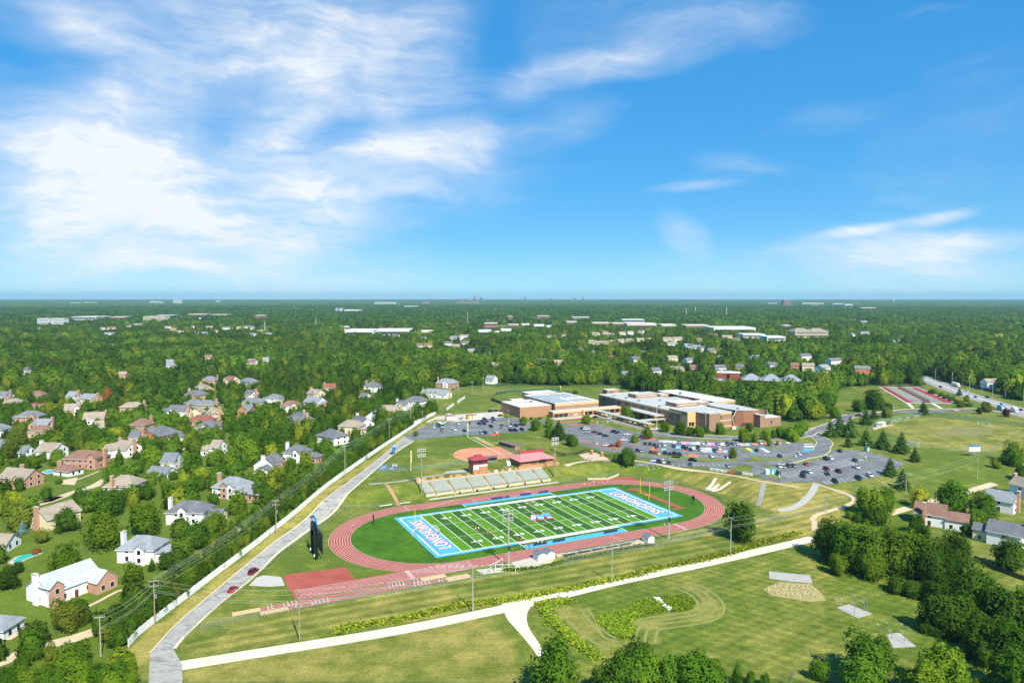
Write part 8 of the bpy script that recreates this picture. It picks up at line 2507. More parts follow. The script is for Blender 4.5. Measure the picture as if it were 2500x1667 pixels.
grove([(114.9,254.9,6.3,'t'),(116.6,248.5,6.6,'t'),(120.2,244.8,7,'t'),(122.4,238.4,7,'B'),(131,245,6.5,'t'),(133,239.7,6.6,'B'),(136.9,238.1,6.3,'t'),(139.1,233.8,6.2,'T'),(148,240.7,5.6,'t'),(156.7,247.7,5.7,'t'),(111.4,239.8,3.6,'b'),(121,236.3,4,'b')], 'in the clump beside the gravel road end', 'clump right of the gravel road')
grove([(123.6,225.2,4.4,'D'),(127.3,222.2,4.3,'D'),(133,223.1,4.8,'s'),(140.1,226.2,4.4,'s'),(148.3,232.6,3.7,'D')], 'below the clump by the gravel road', 'shrubs below the clump')
grove([(154,303.6,6.5,'b'),(164.2,309.5,5.5,'o'),(152.3,292.7,4.9,'d'),(146.4,296.8,3.7,'D'),(166.3,310.2,2.8,'y'),(144.6,300.8,2.7,'S'),(182.5,316.1,4.8,'y'),(191.1,306.2,7.6,'o'),(200.7,300.5,6.4,'d'),(192.3,291.6,3.9,'o'),(173.4,244.6,5.9,'o'),(163.1,283.6,3.8,'o'),(163.5,278,2.7,'o'),(181,279.5,2.7,'d')], 'around the white houses at right', 'trees around the right-hand houses')
grove([(135,205.5,7.1,'T'),(143.7,210.7,5.6,'d'),(121.2,196.2,6.1,'d'),(125.9,196.3,5.7,'d'),(118.4,198.5,3.7,'D'),(137.9,195.6,6.9,'d'),(141,193.4,6.5,'o'),(123.7,183.1,5.8,'o'),(129.9,184.4,5.9,'d'),(128.6,176.9,6.1,'o'),(122.2,179.1,3.5,'o'),(119.5,167.8,5.7,'d'),(120.5,163.5,5.2,'o'),(128.2,192.6,4.4,'d'),(119.4,196,3.1,'D'),(123.6,192.9,3.4,'D')], 'in the dark stand at the lower right', 'stand at the lower right')
grove([(88.5,172.8,6.4,'d'),(83.4,166.2,5.3,'o'),(76.3,172,2.7,'o'),(104,168,5.8,'b'),(98.5,164.4,4.8,'b'),(95.7,166.1,3.2,'b'),(108,168.8,3.6,'o'),(113.9,169.3,1.8,'S')], 'at the bottom edge below the batting cages', 'trees at the bottom right edge')
grove([(10.6,164,6.6,'t'),(26,164.5,5.6,'d'),(31.9,176.8,4.4,'d'),(31.5,166.5,5.2,'o'),(36.4,165.8,4.8,'o'),(43.3,165.5,5.9,'o'),(47.7,165.8,4.5,'o'),(22.2,166.3,3.8,'d'),(55.3,170.3,1.7,'c'),(58.7,170.6,1.5,'d'),(61.6,169.5,1.7,'d')], 'at the bottom edge below the gravel branch', 'trees at the bottom middle edge')
tree(*(89.2,275.4,7.4), 'd', 'single large round oak-like tree at the right bend of the track', 'large single trees')
for (q, lb) in (((81.6,170.6,3.6), 'bare grey dead tree at the bottom edge right of the mown field'), ((25.6,175.8,2.7), 'bare grey dead branches among the trees at the bottom middle'), ((66.8,168.4,2.6), 'bare pale dead tree at the bottom edge near the thin saplings')):
 x, y, r_ = q
 t = thing('dead_tree', lb, 'tree', on(x, y), 1.0, 'dead trees', scale=r_)
 link('branches', DEADM, t)
grove([(-124.8,177.3,2.2,'o'),(-121.6,168,3.3,'o'),(-117.1,168,3,'b'),(-112.8,168,3.3,'o'),(-110.2,171.5,3.9,'B'),(-111.8,178.9,3.5,'o'),(-103.3,166.8,4.1,'b'),(-99.4,167.3,3.8,'o'),(-96.7,169.5,3.6,'o'),(-97.6,176,2.7,'b'),(-95.6,165.4,3.2,'b'),(-121.3,182.8,2.4,'x'),(-119.9,167.2,2.5,'o'),(-108.5,166,3,'o'),(-93.5,169.8,2.2,'b')], 'in the thicket at the lower left corner', 'thicket at the lower left')
grove([(-113.6,200.8,3.4,'o'),(-112.5,205,3.8,'o'),(-110.3,194.6,3,'d'),(-106.9,197.6,3.5,'o'),(-107.1,203.7,3.5,'o'),(-112.1,192.1,2.3,'x'),(-105.6,193.2,2.2,'o'),(-106.3,208.3,3.2,'d'),(-105.7,213.5,3.7,'o'),(-105.7,218.9,2.9,'x'),(-104,220.8,3.4,'o'),(-105.2,228.4,3.2,'b'),(-104.4,233.4,2.7,'o'),(-119,216.5,2.6,'d'),(-111.2,212.4,3.1,'o'),(-110.4,218.8,2.9,'o')], 'in the hedge at the near white fence', 'hedge behind the near white fence')
grove([(-107.2,232.7,2.8,'o'),(-103.3,229.1,2.6,'d'),(-101.2,245.6,2.4,'o'),(-109.3,258.4,3.2,'o'),(-104.9,249.7,2.6,'d'),(-98.8,250.1,2.6,'o'),(-100.8,259.8,2.5,'x'),(-96.7,264.1,1.9,'o'),(-104.8,240.7,2.4,'l'),(-112.6,243.8,2.8,'b'),(-106.4,237.9,2.3,'o'),(-97.2,240.8,2.2,'d'),(-95.4,272.8,2.1,'o'),(-100.1,278.8,2.5,'l'),(-96.5,284.6,2.8,'o'),(-96.8,294.1,2.9,'d'),(-91.6,287,2.3,'o'),(-92.8,301.9,2.5,'o')], 'in the hedge at the middle white fence', 'hedge behind the middle white fence')
grove([(-116.4,272.6,4.4,'b'),(-115.4,257.7,4,'o'),(-108.7,272.7,1.9,'c'),(-106.9,280.9,3.3,'b'),(-103.4,288.2,2.8,'o')], 'on lawns of the white hip-roofed houses', 'lawn trees near the fence')
grove([(-126.9,198.5,4.5,'l'),(-125.1,202.5,3,'l'),(-149.8,235.5,5.2,'o'),(-141,269.7,6.4,'b'),(-171.8,271.7,4.6,'d'),(-192.3,274.2,6.3,'l'),(-173.7,260,3.2,'x'),(-123.7,229.7,3.9,'b'),(-117.6,240,3.3,'d'),(-122.6,238.8,1.6,'c'),(-115.6,257.3,4.8,'d'),(-161.4,223.4,3.8,'d'),(-165.5,234.7,2.1,'d')], 'around the big lower-left house', 'trees around the nearest houses')
tree(*(-149.5,256.4,6.9), 'w', 'weeping willow on the lawn above the big white house', 'willows')
tree(*(-243.6,379.1,4.9), 'w', 'weeping willow beside the big brick house', 'willows')
tree(*(-116.1,337.7,2.6), 'u', 'blue spruce in front of the stepped-gable white house', 'blue spruces')
tree(*(-187.2,269,2.1), 'u', 'small blue spruce left of the cream gable house', 'blue spruces')
tree(*(-340.6,599.4,5.6), 'r', 'rust-coloured tree beside the cream gable house', 'rust-coloured trees')
tree(*(-169.6,250.4,1.8), 'O', 'rust-coloured shrub by the turquoise pool', 'rust-coloured shrubs')
grove([(-113.8,361.3,4,'d'),(-105.7,361.6,3.6,'o'),(-100.9,322.5,5.2,'b'),(-99.2,351.2,3,'o'),(-97,377.4,4.4,'o'),(-89.9,358.4,4.2,'o'),(-107.7,436.7,3,'d'),(-87.6,402.2,5.7,'o'),(-86,421.6,5.5,'o'),(-79.5,415.1,4.4,'x'),(-84.1,394.8,3.7,'o'),(-86.3,380.4,3.1,'d'),(-89.9,455.1,4.2,'o'),(-91,502.4,5.3,'y'),(-95.5,357.2,3.3,'o'),(-91.2,337.6,3.3,'x'),(-90.4,347.8,3,'o'),(-95.1,414.9,3.1,'d'),(-93.7,381.3,3.3,'o'),(-81.3,445,4.4,'o')], 'at the far half of the white fence', 'trees along the far white fence')
grove([(-143.7,382.3,8.8,'b'),(-173,447.6,7.8,'o'),(-193.6,433.3,5.4,'o'),(-164.3,366,6.6,'d'),(-146.1,331.4,4.3,'d'),(-143.4,339.9,3.6,'o'),(-150.4,328.7,2.4,'c'),(-147.8,362.4,3.8,'o'),(-145.5,370.5,3,'s'),(-141.3,370.5,3,'s'),(-163,467.5,8.7,'d'),(-144,427.9,8.5,'d'),(-146.2,456.7,7.4,'o'),(-135.1,425.1,5.8,'d'),(-153.1,430.8,6.7,'o'),(-140.7,410,6.1,'d'),(-133.6,445,4.4,'y'),(-123.1,435.3,4.6,'o'),(-177.2,494.2,6.4,'o'),(-132.9,403.4,4.2,'d'),(-243,628.9,7.4,'b'),(-254.6,672,6.2,'o'),(-191,474.5,4.7,'o'),(-145.6,502.2,3.7,'p'),(-168.8,540.7,3.3,'p'),(-215.5,608.4,4.5,'p'),(-126,482.3,6.6,'o'),(-141.8,518.4,5.8,'d'),(-116.9,482.3,6.6,'o'),(-130.7,526,5.9,'d'),(-184.6,606.5,6,'o'),(-209.2,677,5,'r'),(-109,532.3,7.3,'o'),(-137.5,626.7,7,'o'),(-107.6,571.1,7.1,'o')], 'in the middle of the suburb', 'trees in the middle of the suburb')
grove([(-209.6,297.7,5.5,'y'),(-207.7,314.8,3.5,'o'),(-189.9,310.3,4.2,'d'),(-167.3,290.6,7.2,'d'),(-190.2,338.6,6.7,'o'),(-163.7,315.6,4.7,'o'),(-155.4,316.5,3.1,'c'),(-191.8,376.5,7,'b'),(-191.4,362.8,4.5,'d'),(-165,361.9,5.8,'d'),(-194.9,434.4,5.7,'o'),(-279.3,498.5,7.4,'b'),(-244,417.9,8.3,'o'),(-281.1,450.9,7.3,'o'),(-239.9,429.3,6.9,'y'),(-280.3,430.2,5.9,'d'),(-302.6,434.5,7,'l'),(-281.1,396,6.4,'l'),(-253.4,366.2,5,'d'),(-328,546.7,5.4,'o'),(-271.9,517.7,6.4,'d'),(-227.3,462,8,'o'),(-221.4,469.1,7,'o'),(-351.1,494.1,4.9,'d'),(-325.3,506.1,6.9,'o'),(-371.7,524.6,7.1,'o'),(-354.7,545.9,6.1,'y'),(-376.6,550.1,6.1,'o'),(-271.7,461.7,5.1,'d'),(-256.7,417.2,6.2,'b'),(-239.8,401.6,5,'l'),(-220,343,2.5,'s'),(-161.2,346.3,2.6,'c'),(-167.4,349.5,3,'d'),(-149.5,326.3,2.6,'c'),(-288,552.4,4.1,'T'),(-317.1,560.2,4.9,'b'),(-381.5,577.4,5.7,'o'),(-415.5,609.8,7.6,'o'),(-388.9,602.4,5.2,'d'),(-175.9,349.8,2.6,'o'),(-249.8,388.6,1.9,'d'),(-220.6,383.7,2.9,'d'),(-252.1,351.8,2.2,'d'),(-210.5,379.3,3.3,'c'),(-265.6,398.7,3,'y')], 'in the left of the suburb', 'trees in the left of the suburb')
grove([(-76.9,486.8,5.4,'o'),(-91.9,502.6,6.8,'o'),(-68.4,519.7,4.5,'d'),(-64.1,526.7,5.2,'o'),(-62.4,546.7,5.4,'o'),(-60.9,592.5,5.1,'o'),(-53,578.2,5,'d'),(-48.8,598.3,4.4,'o'),(-43.5,629.7,4.7,'o'),(-33.5,618.9,4.6,'d'),(-74.2,598.3,4.4,'o'),(-75.9,535.9,4,'x'),(-80.5,471.9,4.1,'o'),(-87.5,468.3,4.6,'o'),(-86.5,445,4.4,'o'),(-79.4,429.9,3.2,'x'),(-40.5,607.3,3.4,'d'),(-58.5,523.3,2.9,'o'),(-96.1,624.6,8.5,'o'),(-116.4,674.6,6.7,'d'),(-79,650.3,6.4,'o'),(-52.9,533.6,3.2,'l'),(-56.2,658.4,4.9,'o')], 'beyond the far end of the white fence', 'trees beyond the white fence')
grove([(62.6,383.5,4.8,'d'),(57.4,388.2,2.7,'o'),(86.5,452.9,3.8,'b'),(75.9,439.9,2.9,'b'),(64.3,427,2.6,'Y'),(52.9,505.2,3.7,'b'),(102.4,475.9,4,'o'),(110.3,465.2,4.5,'o'),(120.7,457.5,3.7,'o'),(116.2,461.2,3.4,'d'),(136.8,466.7,3.9,'o'),(144.8,442.5,4.6,'b'),(150.6,440.4,3.3,'b'),(160.4,447.9,3.8,'b'),(159.6,477.3,2.9,'d'),(167.6,454.9,2.7,'d'),(172.7,456.2,3.9,'o'),(176.8,451.2,3.8,'o'),(124.1,397.6,3.2,'l'),(156.2,430.5,1.8,'b'),(162.1,432.8,1.6,'Y'),(84,520.9,5.3,'b'),(88.8,524.1,2.3,'b'),(128,493.9,3.5,'p'),(129.8,472.5,2.5,'p'),(29.9,449.5,4.9,'p'),(37.4,429,3.9,'d')], 'between school and car parks', 'trees around the school')
grove([(7.9,500.8,3.4,'b'),(16,480.5,4,'o'),(14.1,524.3,1.7,'D'),(20.4,525,1.7,'D'),(25.9,492.7,3.5,'b'),(24.4,457.5,3.9,'o'),(35.4,430.7,3.7,'d'),(-62.6,461.2,1.8,'l'),(-3.6,531.1,1.8,'y'),(59,660.7,3.3,'s'),(50.3,654.7,3.2,'s')], 'around the left car park', 'trees around the left car park')
tree(*(29.1,450.8,4.9), 'p', 'tall pine behind the right grandstand floodlight', 'pines')
grove([(9.9,413.3,2,'S'),(12.7,413.6,1.8,'s'),(15.7,409.8,2,'S'),(19.2,406.9,2.1,'S')], 'beside the concession building', 'shrubs beside the concession building')
grove([(215.1,431,4.5,'p'),(220.7,422.2,4.9,'p'),(225.3,410.1,4.9,'p'),(221.2,388.7,3.3,'p'),(205.7,458.5,4.5,'p'),(213.3,462,5.7,'p'),(218.2,457.9,5.2,'p'),(202.7,427.4,3,'p'),(192.7,360.6,4.1,'p'),(315.1,544.6,4.4,'p'),(250.5,502.8,4.5,'p'),(268.4,527.3,3.7,'p'),(188.5,341.1,4.2,'p')], 'beside the soccer field', 'pines by the soccer field')
grove([(290.7,571.2,9,'d'),(272.6,559.4,5.5,'o'),(280.9,532.7,4.3,'l'),(297.6,563.1,3.7,'d'),(278.5,391.2,7.1,'l'),(272.9,387.1,5.1,'o'),(260.9,362.1,4.5,'d'),(360.7,548.8,2.8,'d'),(371.8,557.8,4.7,'l'),(365.3,579.4,3,'l'),(372.7,536.4,3.1,'v'),(410.6,653.5,3,'p'),(392.5,615.1,3.1,'l'),(239.7,528.1,4.2,'o'),(246,552.9,3.6,'o'),(260.4,381.1,3.3,'x')], 'around soccer field and tennis courts', 'trees around the soccer field')
grove([(389.8,646.7,3.4,'D'),(385.5,631.8,3.5,'D'),(382.3,619.1,3.4,'D'),(376.5,602.4,3.5,'D'),(372.7,587.9,3.4,'D'),(377,586.4,3.2,'s'),(392.1,663.8,4.4,'D')], 'in the hedge beside the tennis courts', 'hedge by the tennis courts')
grove([(185.1,457.7,4.7,'o'),(176.1,448.2,3.9,'b'),(174.6,454.7,3.4,'o'),(197.9,480.7,3.5,'b'),(174.8,462.4,3.4,'b'),(175.9,440.9,2.9,'b')], 'at the bend of the school drive', 'trees at the drive bend')
# ---------------------------------------------------------------- rough growth along the gravel road and ditches (uncountable)
def rough(name, lines, half, count, hgt, label, mats_, seed, poly=None):
 rs = np.random.RandomState(seed)
 P = []
 for pts in lines:
  L = smooth_line(pts, 1.0)
  for _ in range(count):
   i = rs.randint(0, len(L) - 1)
   f = rs.rand()
   x = L[i][0] + (L[i + 1][0] - L[i][0]) * f + rs.randn() * half * .5
   y = L[i][1] + (L[i + 1][1] - L[i][1]) * f + rs.randn() * half * .5
   P.append((x, y))
 if poly is not None:
  xs, ys = [p[0] for p in poly], [p[1] for p in poly]
  X = rs.uniform(min(xs), max(xs), count * 3)
  Y = rs.uniform(min(ys), max(ys), count * 3)
  ok = pip(X, Y, poly)
  P += list(zip(X[ok][:count], Y[ok][:count]))
 m_ = MB()
 for (x, y) in P:
  z = ter(x, y)
  a = rs.rand() * 6.28
  h = hgt * (.4 + .9 * rs.rand())
  w = .35 * (.6 + .8 * rs.rand())
  dx, dy = math.cos(a) * w, math.sin(a) * w
  zz = z + .06 + h * rs.rand()
  t1, t2 = rs.randn() * .16, rs.randn() * .16
  m_.add([(x - dx, y - dy, zz - t1), (x + dy * .8, y - dx * .8, zz - t2), (x + dx, y + dy, zz + t1), (x - dy * .8, y + dx * .8, zz + t2)], [(0, 1, 2, 3)], rs.randint(0, len(mats_)))
 o = m_.build(name, mats_, label=label, cat='vegetation', kind='stuff')
 return o

GR = [LEAF['rough'], LEAF['rough'], LEAF['bright'], LEAF['olive']]
rough('roadside_growth', [[(-49.7,196.9),(-47.3,200.9),(-41,203.1),(-30,207.6),(-19.4,213.7),(-14.7,216.2),(-3.2,218.8),(8.1,223.5),(13.4,226.3)], [(14,226.6),(20.1,228.4),(27.5,232.7),(38.8,238.1),(50.9,245.6),(67.7,253.6),(81.2,261),(96.8,272.3),(115.5,283.4)]], 1.8, 7500, .4, 'bright rough growth along the gravel road verge', GR, 1)
rough('ditch_growth', [[(9,216.2),(11.8,204.5),(15.5,196.9),(18.6,189.8),(22.5,183.2)], [(8.6,215.3),(12.5,217.1),(17.5,218.4)]], 1.8, 4200, .6, 'rough growth along the ditch beside the gravel branch', GR, 2)
rough('wetland_growth', [], 1, 9000, .3, 'green and brown wetland plants in the kidney-shaped basin', [LEAF['bright'], LEAF['rough'], LEAF['bright'], LEAF['olive']], 3, poly=[(24.7,207.7),(29.4,210.6),(35.8,213.6),(38.4,218),(45.5,221.1),(53.6,223),(56.5,220.7),(56.8,217.1),(55.2,213.6),(51.8,211.9),(46,211),(40.2,209.4),(36,206.1),(34.9,203),(35,198.4),(32.5,193.7),(29.8,193.7),(27.6,197.3),(25.4,202.2)])
rough('shed_growth', [[(-3,243.7),(4,244.5),(12.5,247.4),(18.5,252)], [(20.2,255.2),(27.5,256),(37.1,261.7),(46.9,266.9),(53.4,268.6)]], 1.2, 900, .8, 'weeds on the stony ground behind the bleachers', [LEAF['green'], LEAF['olive']], 4)
for (pts, lb, nm) in (([(45.4,220.7),(46.5,216.6),(48.1,211.9)], 'line of white rocks across the wetland basin', 'rock_row'),):
 m_ = MB()
 rs = random.Random(8)
 L = smooth_line(pts, .5)
 for p in L:
  for _ in range(3):
   x, y = p[0] + rs.uniform(-.7, .7), p[1] + rs.uniform(-.7, .7)
   s = rs.uniform(.2, .5)
   a = rs.uniform(0, 3)
   q = [(x + s * math.cos(a + i * 1.05) * rs.uniform(.7, 1.2), y + s * math.sin(a + i * 1.05) * rs.uniform(.7, 1.2)) for i in range(6)]
   m_.prism(q, ter(x, y) - .1, ter(x, y) + s * 1.2)
 m_.build(nm, mat('white_rock', '#cfcdc2', .9, .15, 1), label=lb, cat='rocks', kind='stuff')
m_ = MB()
rs = random.Random(9)
for (x, y) in [p for p in zip([rs.uniform(*sorted(((81.7,227.8)[0], (98.5,219)[0]))) for _ in range(900)], [rs.uniform(*sorted(((86.5,220.9)[1], (90.9,232.4)[1]))) for _ in range(900)])]:
 if not pip([x], [y], [(82.5,227.8),(88.6,233),(98.1,231.4),(98.6,225.8),(97.7,219.9),(93.3,219),(86.9,221.8),(82.7,223.8)])[0] or rs.random() < .4:
  continue
 s = rs.uniform(.12, .4)
 a = rs.uniform(0, 3)
 m_.prism([(x + s * math.cos(a + i * 1.25), y + s * math.sin(a + i * 1.25) * .8) for i in range(5)], ter(x, y) - .05, ter(x, y) + s)
m_.build('scree_stones', mat('scree', '#b0a578', .9, .2, 1), label='tan rock scree below the bare concrete slab', cat='rocks', kind='stuff')
# swimming pools
for (poly, c, lb) in (([(-173,242.9),(-173.9,246.8),(-172.2,251),(-169.6,252.2),(-168.4,249.6),(-169.7,246),(-170.3,241.6)], '#2fb5a5', 'turquoise garden pool with pale stone edge'), ([(-242.3,365),(-242.6,369.8),(-239.8,369.8),(-236.8,365),(-237.7,362.2)], '#4fb3e0', 'small blue garden pool beside the brick house')):
 c0 = (sum(p[0] for p in poly) / len(poly), sum(p[1] for p in poly) / len(poly))
 t = thing('swimming_pool', lb, 'pool', on(*c0))
 MB().prism([((p[0] - c0[0]) * 1.3, (p[1] - c0[1]) * 1.3) for p in poly], -.3, .12).build('pool_deck', M_CONC, t)
 MB().prism([((p[0] - c0[0]), (p[1] - c0[1])) for p in poly], .1, .15).build('water', mat('pool_' + c, c, .1, .06, .5, spec=.6), t)
t = thing('trampoline', 'round black trampoline with net on the lawn behind the white houses', 'trampoline', on(*(-141.7,366)))
MB().tube((0, 0, .7), (0, 0, .8), 2.2, 16).build('mat', M_BLACK, t)
m_ = MB()
for k in range(8):
 a = k * math.pi / 4
 m_.tube((2.1 * math.cos(a), 2.1 * math.sin(a), 0), (2.1 * math.cos(a), 2.1 * math.sin(a), 2.6), .04, 5)
m_.build('posts', M_BLACK, t)
m_ = MB()
for k in range(16):
 a, b = k * math.pi / 8, (k + 1) * math.pi / 8
 m_.quad((2.1 * math.cos(a), 2.1 * math.sin(a), .8), (2.1 * math.cos(b), 2.1 * math.sin(b), .8), (2.1 * math.cos(b), 2.1 * math.sin(b), 2.5), (2.1 * math.cos(a), 2.1 * math.sin(a), 2.5))
m_.build('net', mesh_fence_mat('net_black', '#15171a', .5), t)

# ---------------------------------------------------------------- the woods beyond: one mass of instanced trees
def points_object(name, P, S, Rz, I, coll, label):
 me_ = bpy.data.meshes.new(name)
 me_.vertices.add(len(P))
 me_.vertices.foreach_set('co', np.asarray(P, np.float32).ravel())
 for nm, ty, arr in (('s', 'FLOAT_VECTOR', np.asarray(S, np.float32)), ('r', 'FLOAT', np.asarray(Rz, np.float32)), ('i', 'INT', np.asarray(I, np.int32))):
  a = me_.attributes.new(nm, ty, 'POINT')
  a.data.foreach_set('vector' if ty == 'FLOAT_VECTOR' else 'value', arr.ravel())
 o = link(name, me_, label=label, cat='woodland', kind='stuff')
 ng = bpy.data.node_groups.new(name + '_scatter', 'GeometryNodeTree')
 ng.interface.new_socket('Geometry', in_out='INPUT', socket_type='NodeSocketGeometry')
 ng.interface.new_socket('Geometry', in_out='OUTPUT', socket_type='NodeSocketGeometry')
 N = ng.nodes.new
 gi, go = N('NodeGroupInput'), N('NodeGroupOutput')
 ci = N('GeometryNodeCollectionInfo')
 ci.inputs['Collection'].default_value = coll
 ci.inputs['Separate Children'].default_value = True
 ci.inputs['Reset Children'].default_value = True
 ip = N('GeometryNodeInstanceOnPoints')
 ip.inputs['Pick Instance'].default_value = True
 at_ = {}
 for nm, ty in (('s', 'FLOAT_VECTOR'), ('r', 'FLOAT'), ('i', 'INT')):
  q = N('GeometryNodeInputNamedAttribute')
  q.data_type = ty
  q.inputs['Name'].default_value = nm
  at_[nm] = q.outputs['Attribute']
 cx_ = N('ShaderNodeCombineXYZ')
 ng.links.new(at_['r'], cx_.inputs[2])
 rt = N('FunctionNodeEulerToRotation')
 ng.links.new(cx_.outputs[0], rt.inputs[0])
 ng.links.new(gi.outputs[0], ip.inputs['Points'])
 ng.links.new(ci.outputs[0], ip.inputs['Instance'])
 ng.links.new(at_['i'], ip.inputs['Instance Index'])
 ng.links.new(rt.outputs[0], ip.inputs['Rotation'])
 ng.links.new(at_['s'], ip.inputs['Scale'])
 ng.links.new(ip.outputs[0], go.inputs[0])
 o.modifiers.new('scatter', 'NODES').node_group = ng
 return o

def template(cname, meshes):
 c = bpy.data.collections.new(cname)
 for i, m in enumerate(meshes):
  c.objects.link(bpy.data.objects.new('%s_%02d' % (cname, i), m))
 return c

mids = []
for k in range(7):
 kind = ('oak', 'tall', 'oak', 'oak', 'tall', 'oak', 'pine')[k]
 m_ = crown(300 + k, kind, 820 if kind != 'pine' else 500, .095, core_f=.93)
 m_.materials.append(LEAF['wood'] if kind != 'pine' else LEAF['pine'])
 mids.append(m_)
fars = []
for k in range(4):
 m_ = crown(400 + k, 'oak', 90, .24, core_f=.95)
 m_.materials.append(LEAF['farwood'])
 fars.append(m_)

def clump_mesh(seed, n=46, span=60.):
 rs = np.random.RandomState(seed)
 vl, fl = [], []
 for _ in range(n):
  x, y = rs.uniform(-span, span, 2)
  r_ = rs.uniform(5, 9)
  h = rs.uniform(10, 15)
  bm = bmesh.new()
  bmesh.ops.create_icosphere(bm, subdivisions=1, radius=1)
  k0 = len(vl)
  for v in bm.verts:
   j = 1 + rs.randn() * .12
   vl.append((x + v.co.x * r_ * j, y + v.co.y * r_ * j, h - r_ * .6 + v.co.z * r_ * .85 * j))
  bm.verts.index_update()
  fl += [tuple(v.index + k0 for v in f.verts) for f in bm.faces]
  bm.free()
 me_ = bpy.data.meshes.new('far_clump')
 me_.from_pydata(vl, [], fl)
 me_.materials.append(LEAF['farwood'])
 return me_

clumps = [clump_mesh(k) for k in range(3)]

def scatter(rmin, rmax, cell, seed, jitter=.48, lean=.80):
 rs = np.random.RandomState(seed)
 xs = np.arange(-rmax, rmax, cell)
 ys = np.arange(0, rmax, cell)
 X, Y = np.meshgrid(xs, ys)
 X = (X + rs.uniform(-jitter, jitter, X.shape) * cell * 1.4).ravel()
 Y = (Y + rs.uniform(-jitter, jitter, Y.shape) * cell * 1.4).ravel()
 d = np.hypot(X, Y)
 ok = (d >= rmin) & (d < rmax) & (np.abs(np.arctan2(X, Y)) < lean)
 return X[ok], Y[ok], rs

OBST = [(h[0], h[1], h[2]) for h in HOUSES]

def free(X, Y, pad):
 ok = ~pip(X, Y, NEAR)
 for c in CLEARINGS:
  ok &= ~pip(X, Y, c)
 for (hx, hy, hr) in OBST:
  ok &= np.hypot(X - hx, Y - hy) > hr + pad
 for (bx, by, bw, bd) in [b[:4] for b in FARB]:
  ok &= (np.abs(X - bx) > bw / 2 + 5) | (Y > by + bd + 5) | (Y < by - 12)
 for k in range(0, len(mroad) - 1):
  ok &= np.hypot(X - mroad[k][0], Y - mroad[k][1]) > 19
 return ok

def garden_height(X, Y):
 """gardens and grounds on the open side of a building hold young, low trees"""
 H = np.full(len(X), 99.0)
 for (hx, hy, hr, zb_, reach) in [(h[0], h[1], h[2] + 2, 2.2, max(60., .12 * math.hypot(h[0], h[1]))) for h in HOUSES] + [(b[0], b[1], b[2] / 2, b[4] if len(b) > 4 else 8.0, min(420., .12 * math.hypot(b[0], b[1]))) for b in FARB]:
  D = math.hypot(hx, hy)
  dx, dy = -hx / D, -hy / D
  s_ = (X - hx) * dx + (Y - hy) * dy
  l_ = np.abs((X - hx) * dy - (Y - hy) * dx)
  m = (s_ > 0) & (s_ < reach) & (l_ < hr)
  H[m] = np.minimum(H[m], zb_ + (95 - zb_) * s_[m] / D)
 return H

def value_noise(X, Y, s):
 return np.array([mnoise.noise(Vector((x / s, y / s, 3.1))) for x, y in zip(X, Y)])

X, Y, rs = scatter(380, 2300, 10.2, 21)
ok = free(X, Y, 3.0)
X, Y = X[ok], Y[ok]
den = value_noise(X, Y, 140)
keep = rs.rand(len(X)) < np.where(den > -.25, .97, .7)
X, Y = X[keep], Y[keep]
Z = np.array([ter(x, y) for x, y in zip(X, Y)]) - .3
R_ = np.clip(rs.lognormal(1.82, .27, len(X)), 3.4, 10.5)
S = np.stack([R_, R_, np.clip(R_ * rs.uniform(.85, 1.15, len(X)), 4, 8.0)], -1)
pick = rs.randint(0, 6, len(X))
pick[rs.rand(len(X)) < .06] = 6
GH = garden_height(X, Y)
f_ = np.clip(GH / (2.1 * S[:, 2]), .3, 1)
S *= f_[:, None]
R_ *= f_
points_object('woodland', np.stack([X, Y, Z], -1), S, rs.rand(len(X)) * 6.28, pick, template('wood_template', mids), 'broad green woodland covering the land beyond the school and suburb')
NW = len(X)
X, Y, rs = scatter(2300, 6200, 11.5, 22)
ok = free(X, Y, 4)
X, Y = X[ok], Y[ok]
R_ = np.clip(rs.lognormal(1.85, .2, len(X)), 4, 10) * np.clip(garden_height(X, Y) / 13.5, .45, 1)
points_object('distant_woodland', np.stack([X, Y, np.full(len(X), 4.0)], -1), np.stack([R_, R_, R_ * .95], -1), rs.rand(len(X)) * 6.28, rs.randint(0, 4, len(X)), template('far_template', fars), 'distant wooded plain in the middle of the view')
X, Y, rs = scatter(6200, 19500, 95, 23)
ok = free(X, Y, 4)
X, Y = X[ok], Y[ok]
n = len(X)
points_object('horizon_woodland', np.stack([X, Y, np.full(n, 2.0)], -1), np.stack([np.ones(n), np.ones(n), rs.uniform(.8, 1.3, n)], -1), rs.rand(n) * 6.28, rs.randint(0, 3, n), template('clump_template', clumps), 'blue-green wooded plain running to the horizon')
# undergrowth between the houses: low filler trees, too many and too alike to name
X, Y, rs = scatter(150, 1150, 8.8, 24, lean=.95)
ok = pip(X, Y, NEIGH)
for (hx, hy, hr) in OBST:
 ok &= np.hypot(X - hx, Y - hy) > hr + .5
for (tx, ty, tr) in TREES:
 ok &= np.hypot(X - tx, Y - ty) > tr * .6
d_ = np.hypot(X, Y)
ok &= rs.rand(len(X)) < np.clip((d_ - 130) / 300, .05, .6)
for pl in ([(-200.2,275.1),(-161.6,302.3),(-119.5,246.6),(-123.9,213.5),(-142,193.3)], [(-253.1,367.3),(-220.9,385.7),(-175.2,328.1),(-180.9,290.8),(-205,296.4)]):
 ok &= ~pip(X, Y, pl)
for pts in (road_l, vf):
 for p in pts:
  ok &= np.hypot(X - p[0], Y - p[1]) > 5.5
X, Y = X[ok], Y[ok]
R_ = np.clip(rs.uniform(2.0, 5.0, len(X)), 0, 2.0 + d_[ok] / 190)
R_ = np.minimum(R_, np.maximum(.9, garden_height(X, Y) / 2.2))
hx_, hy_ = [], []
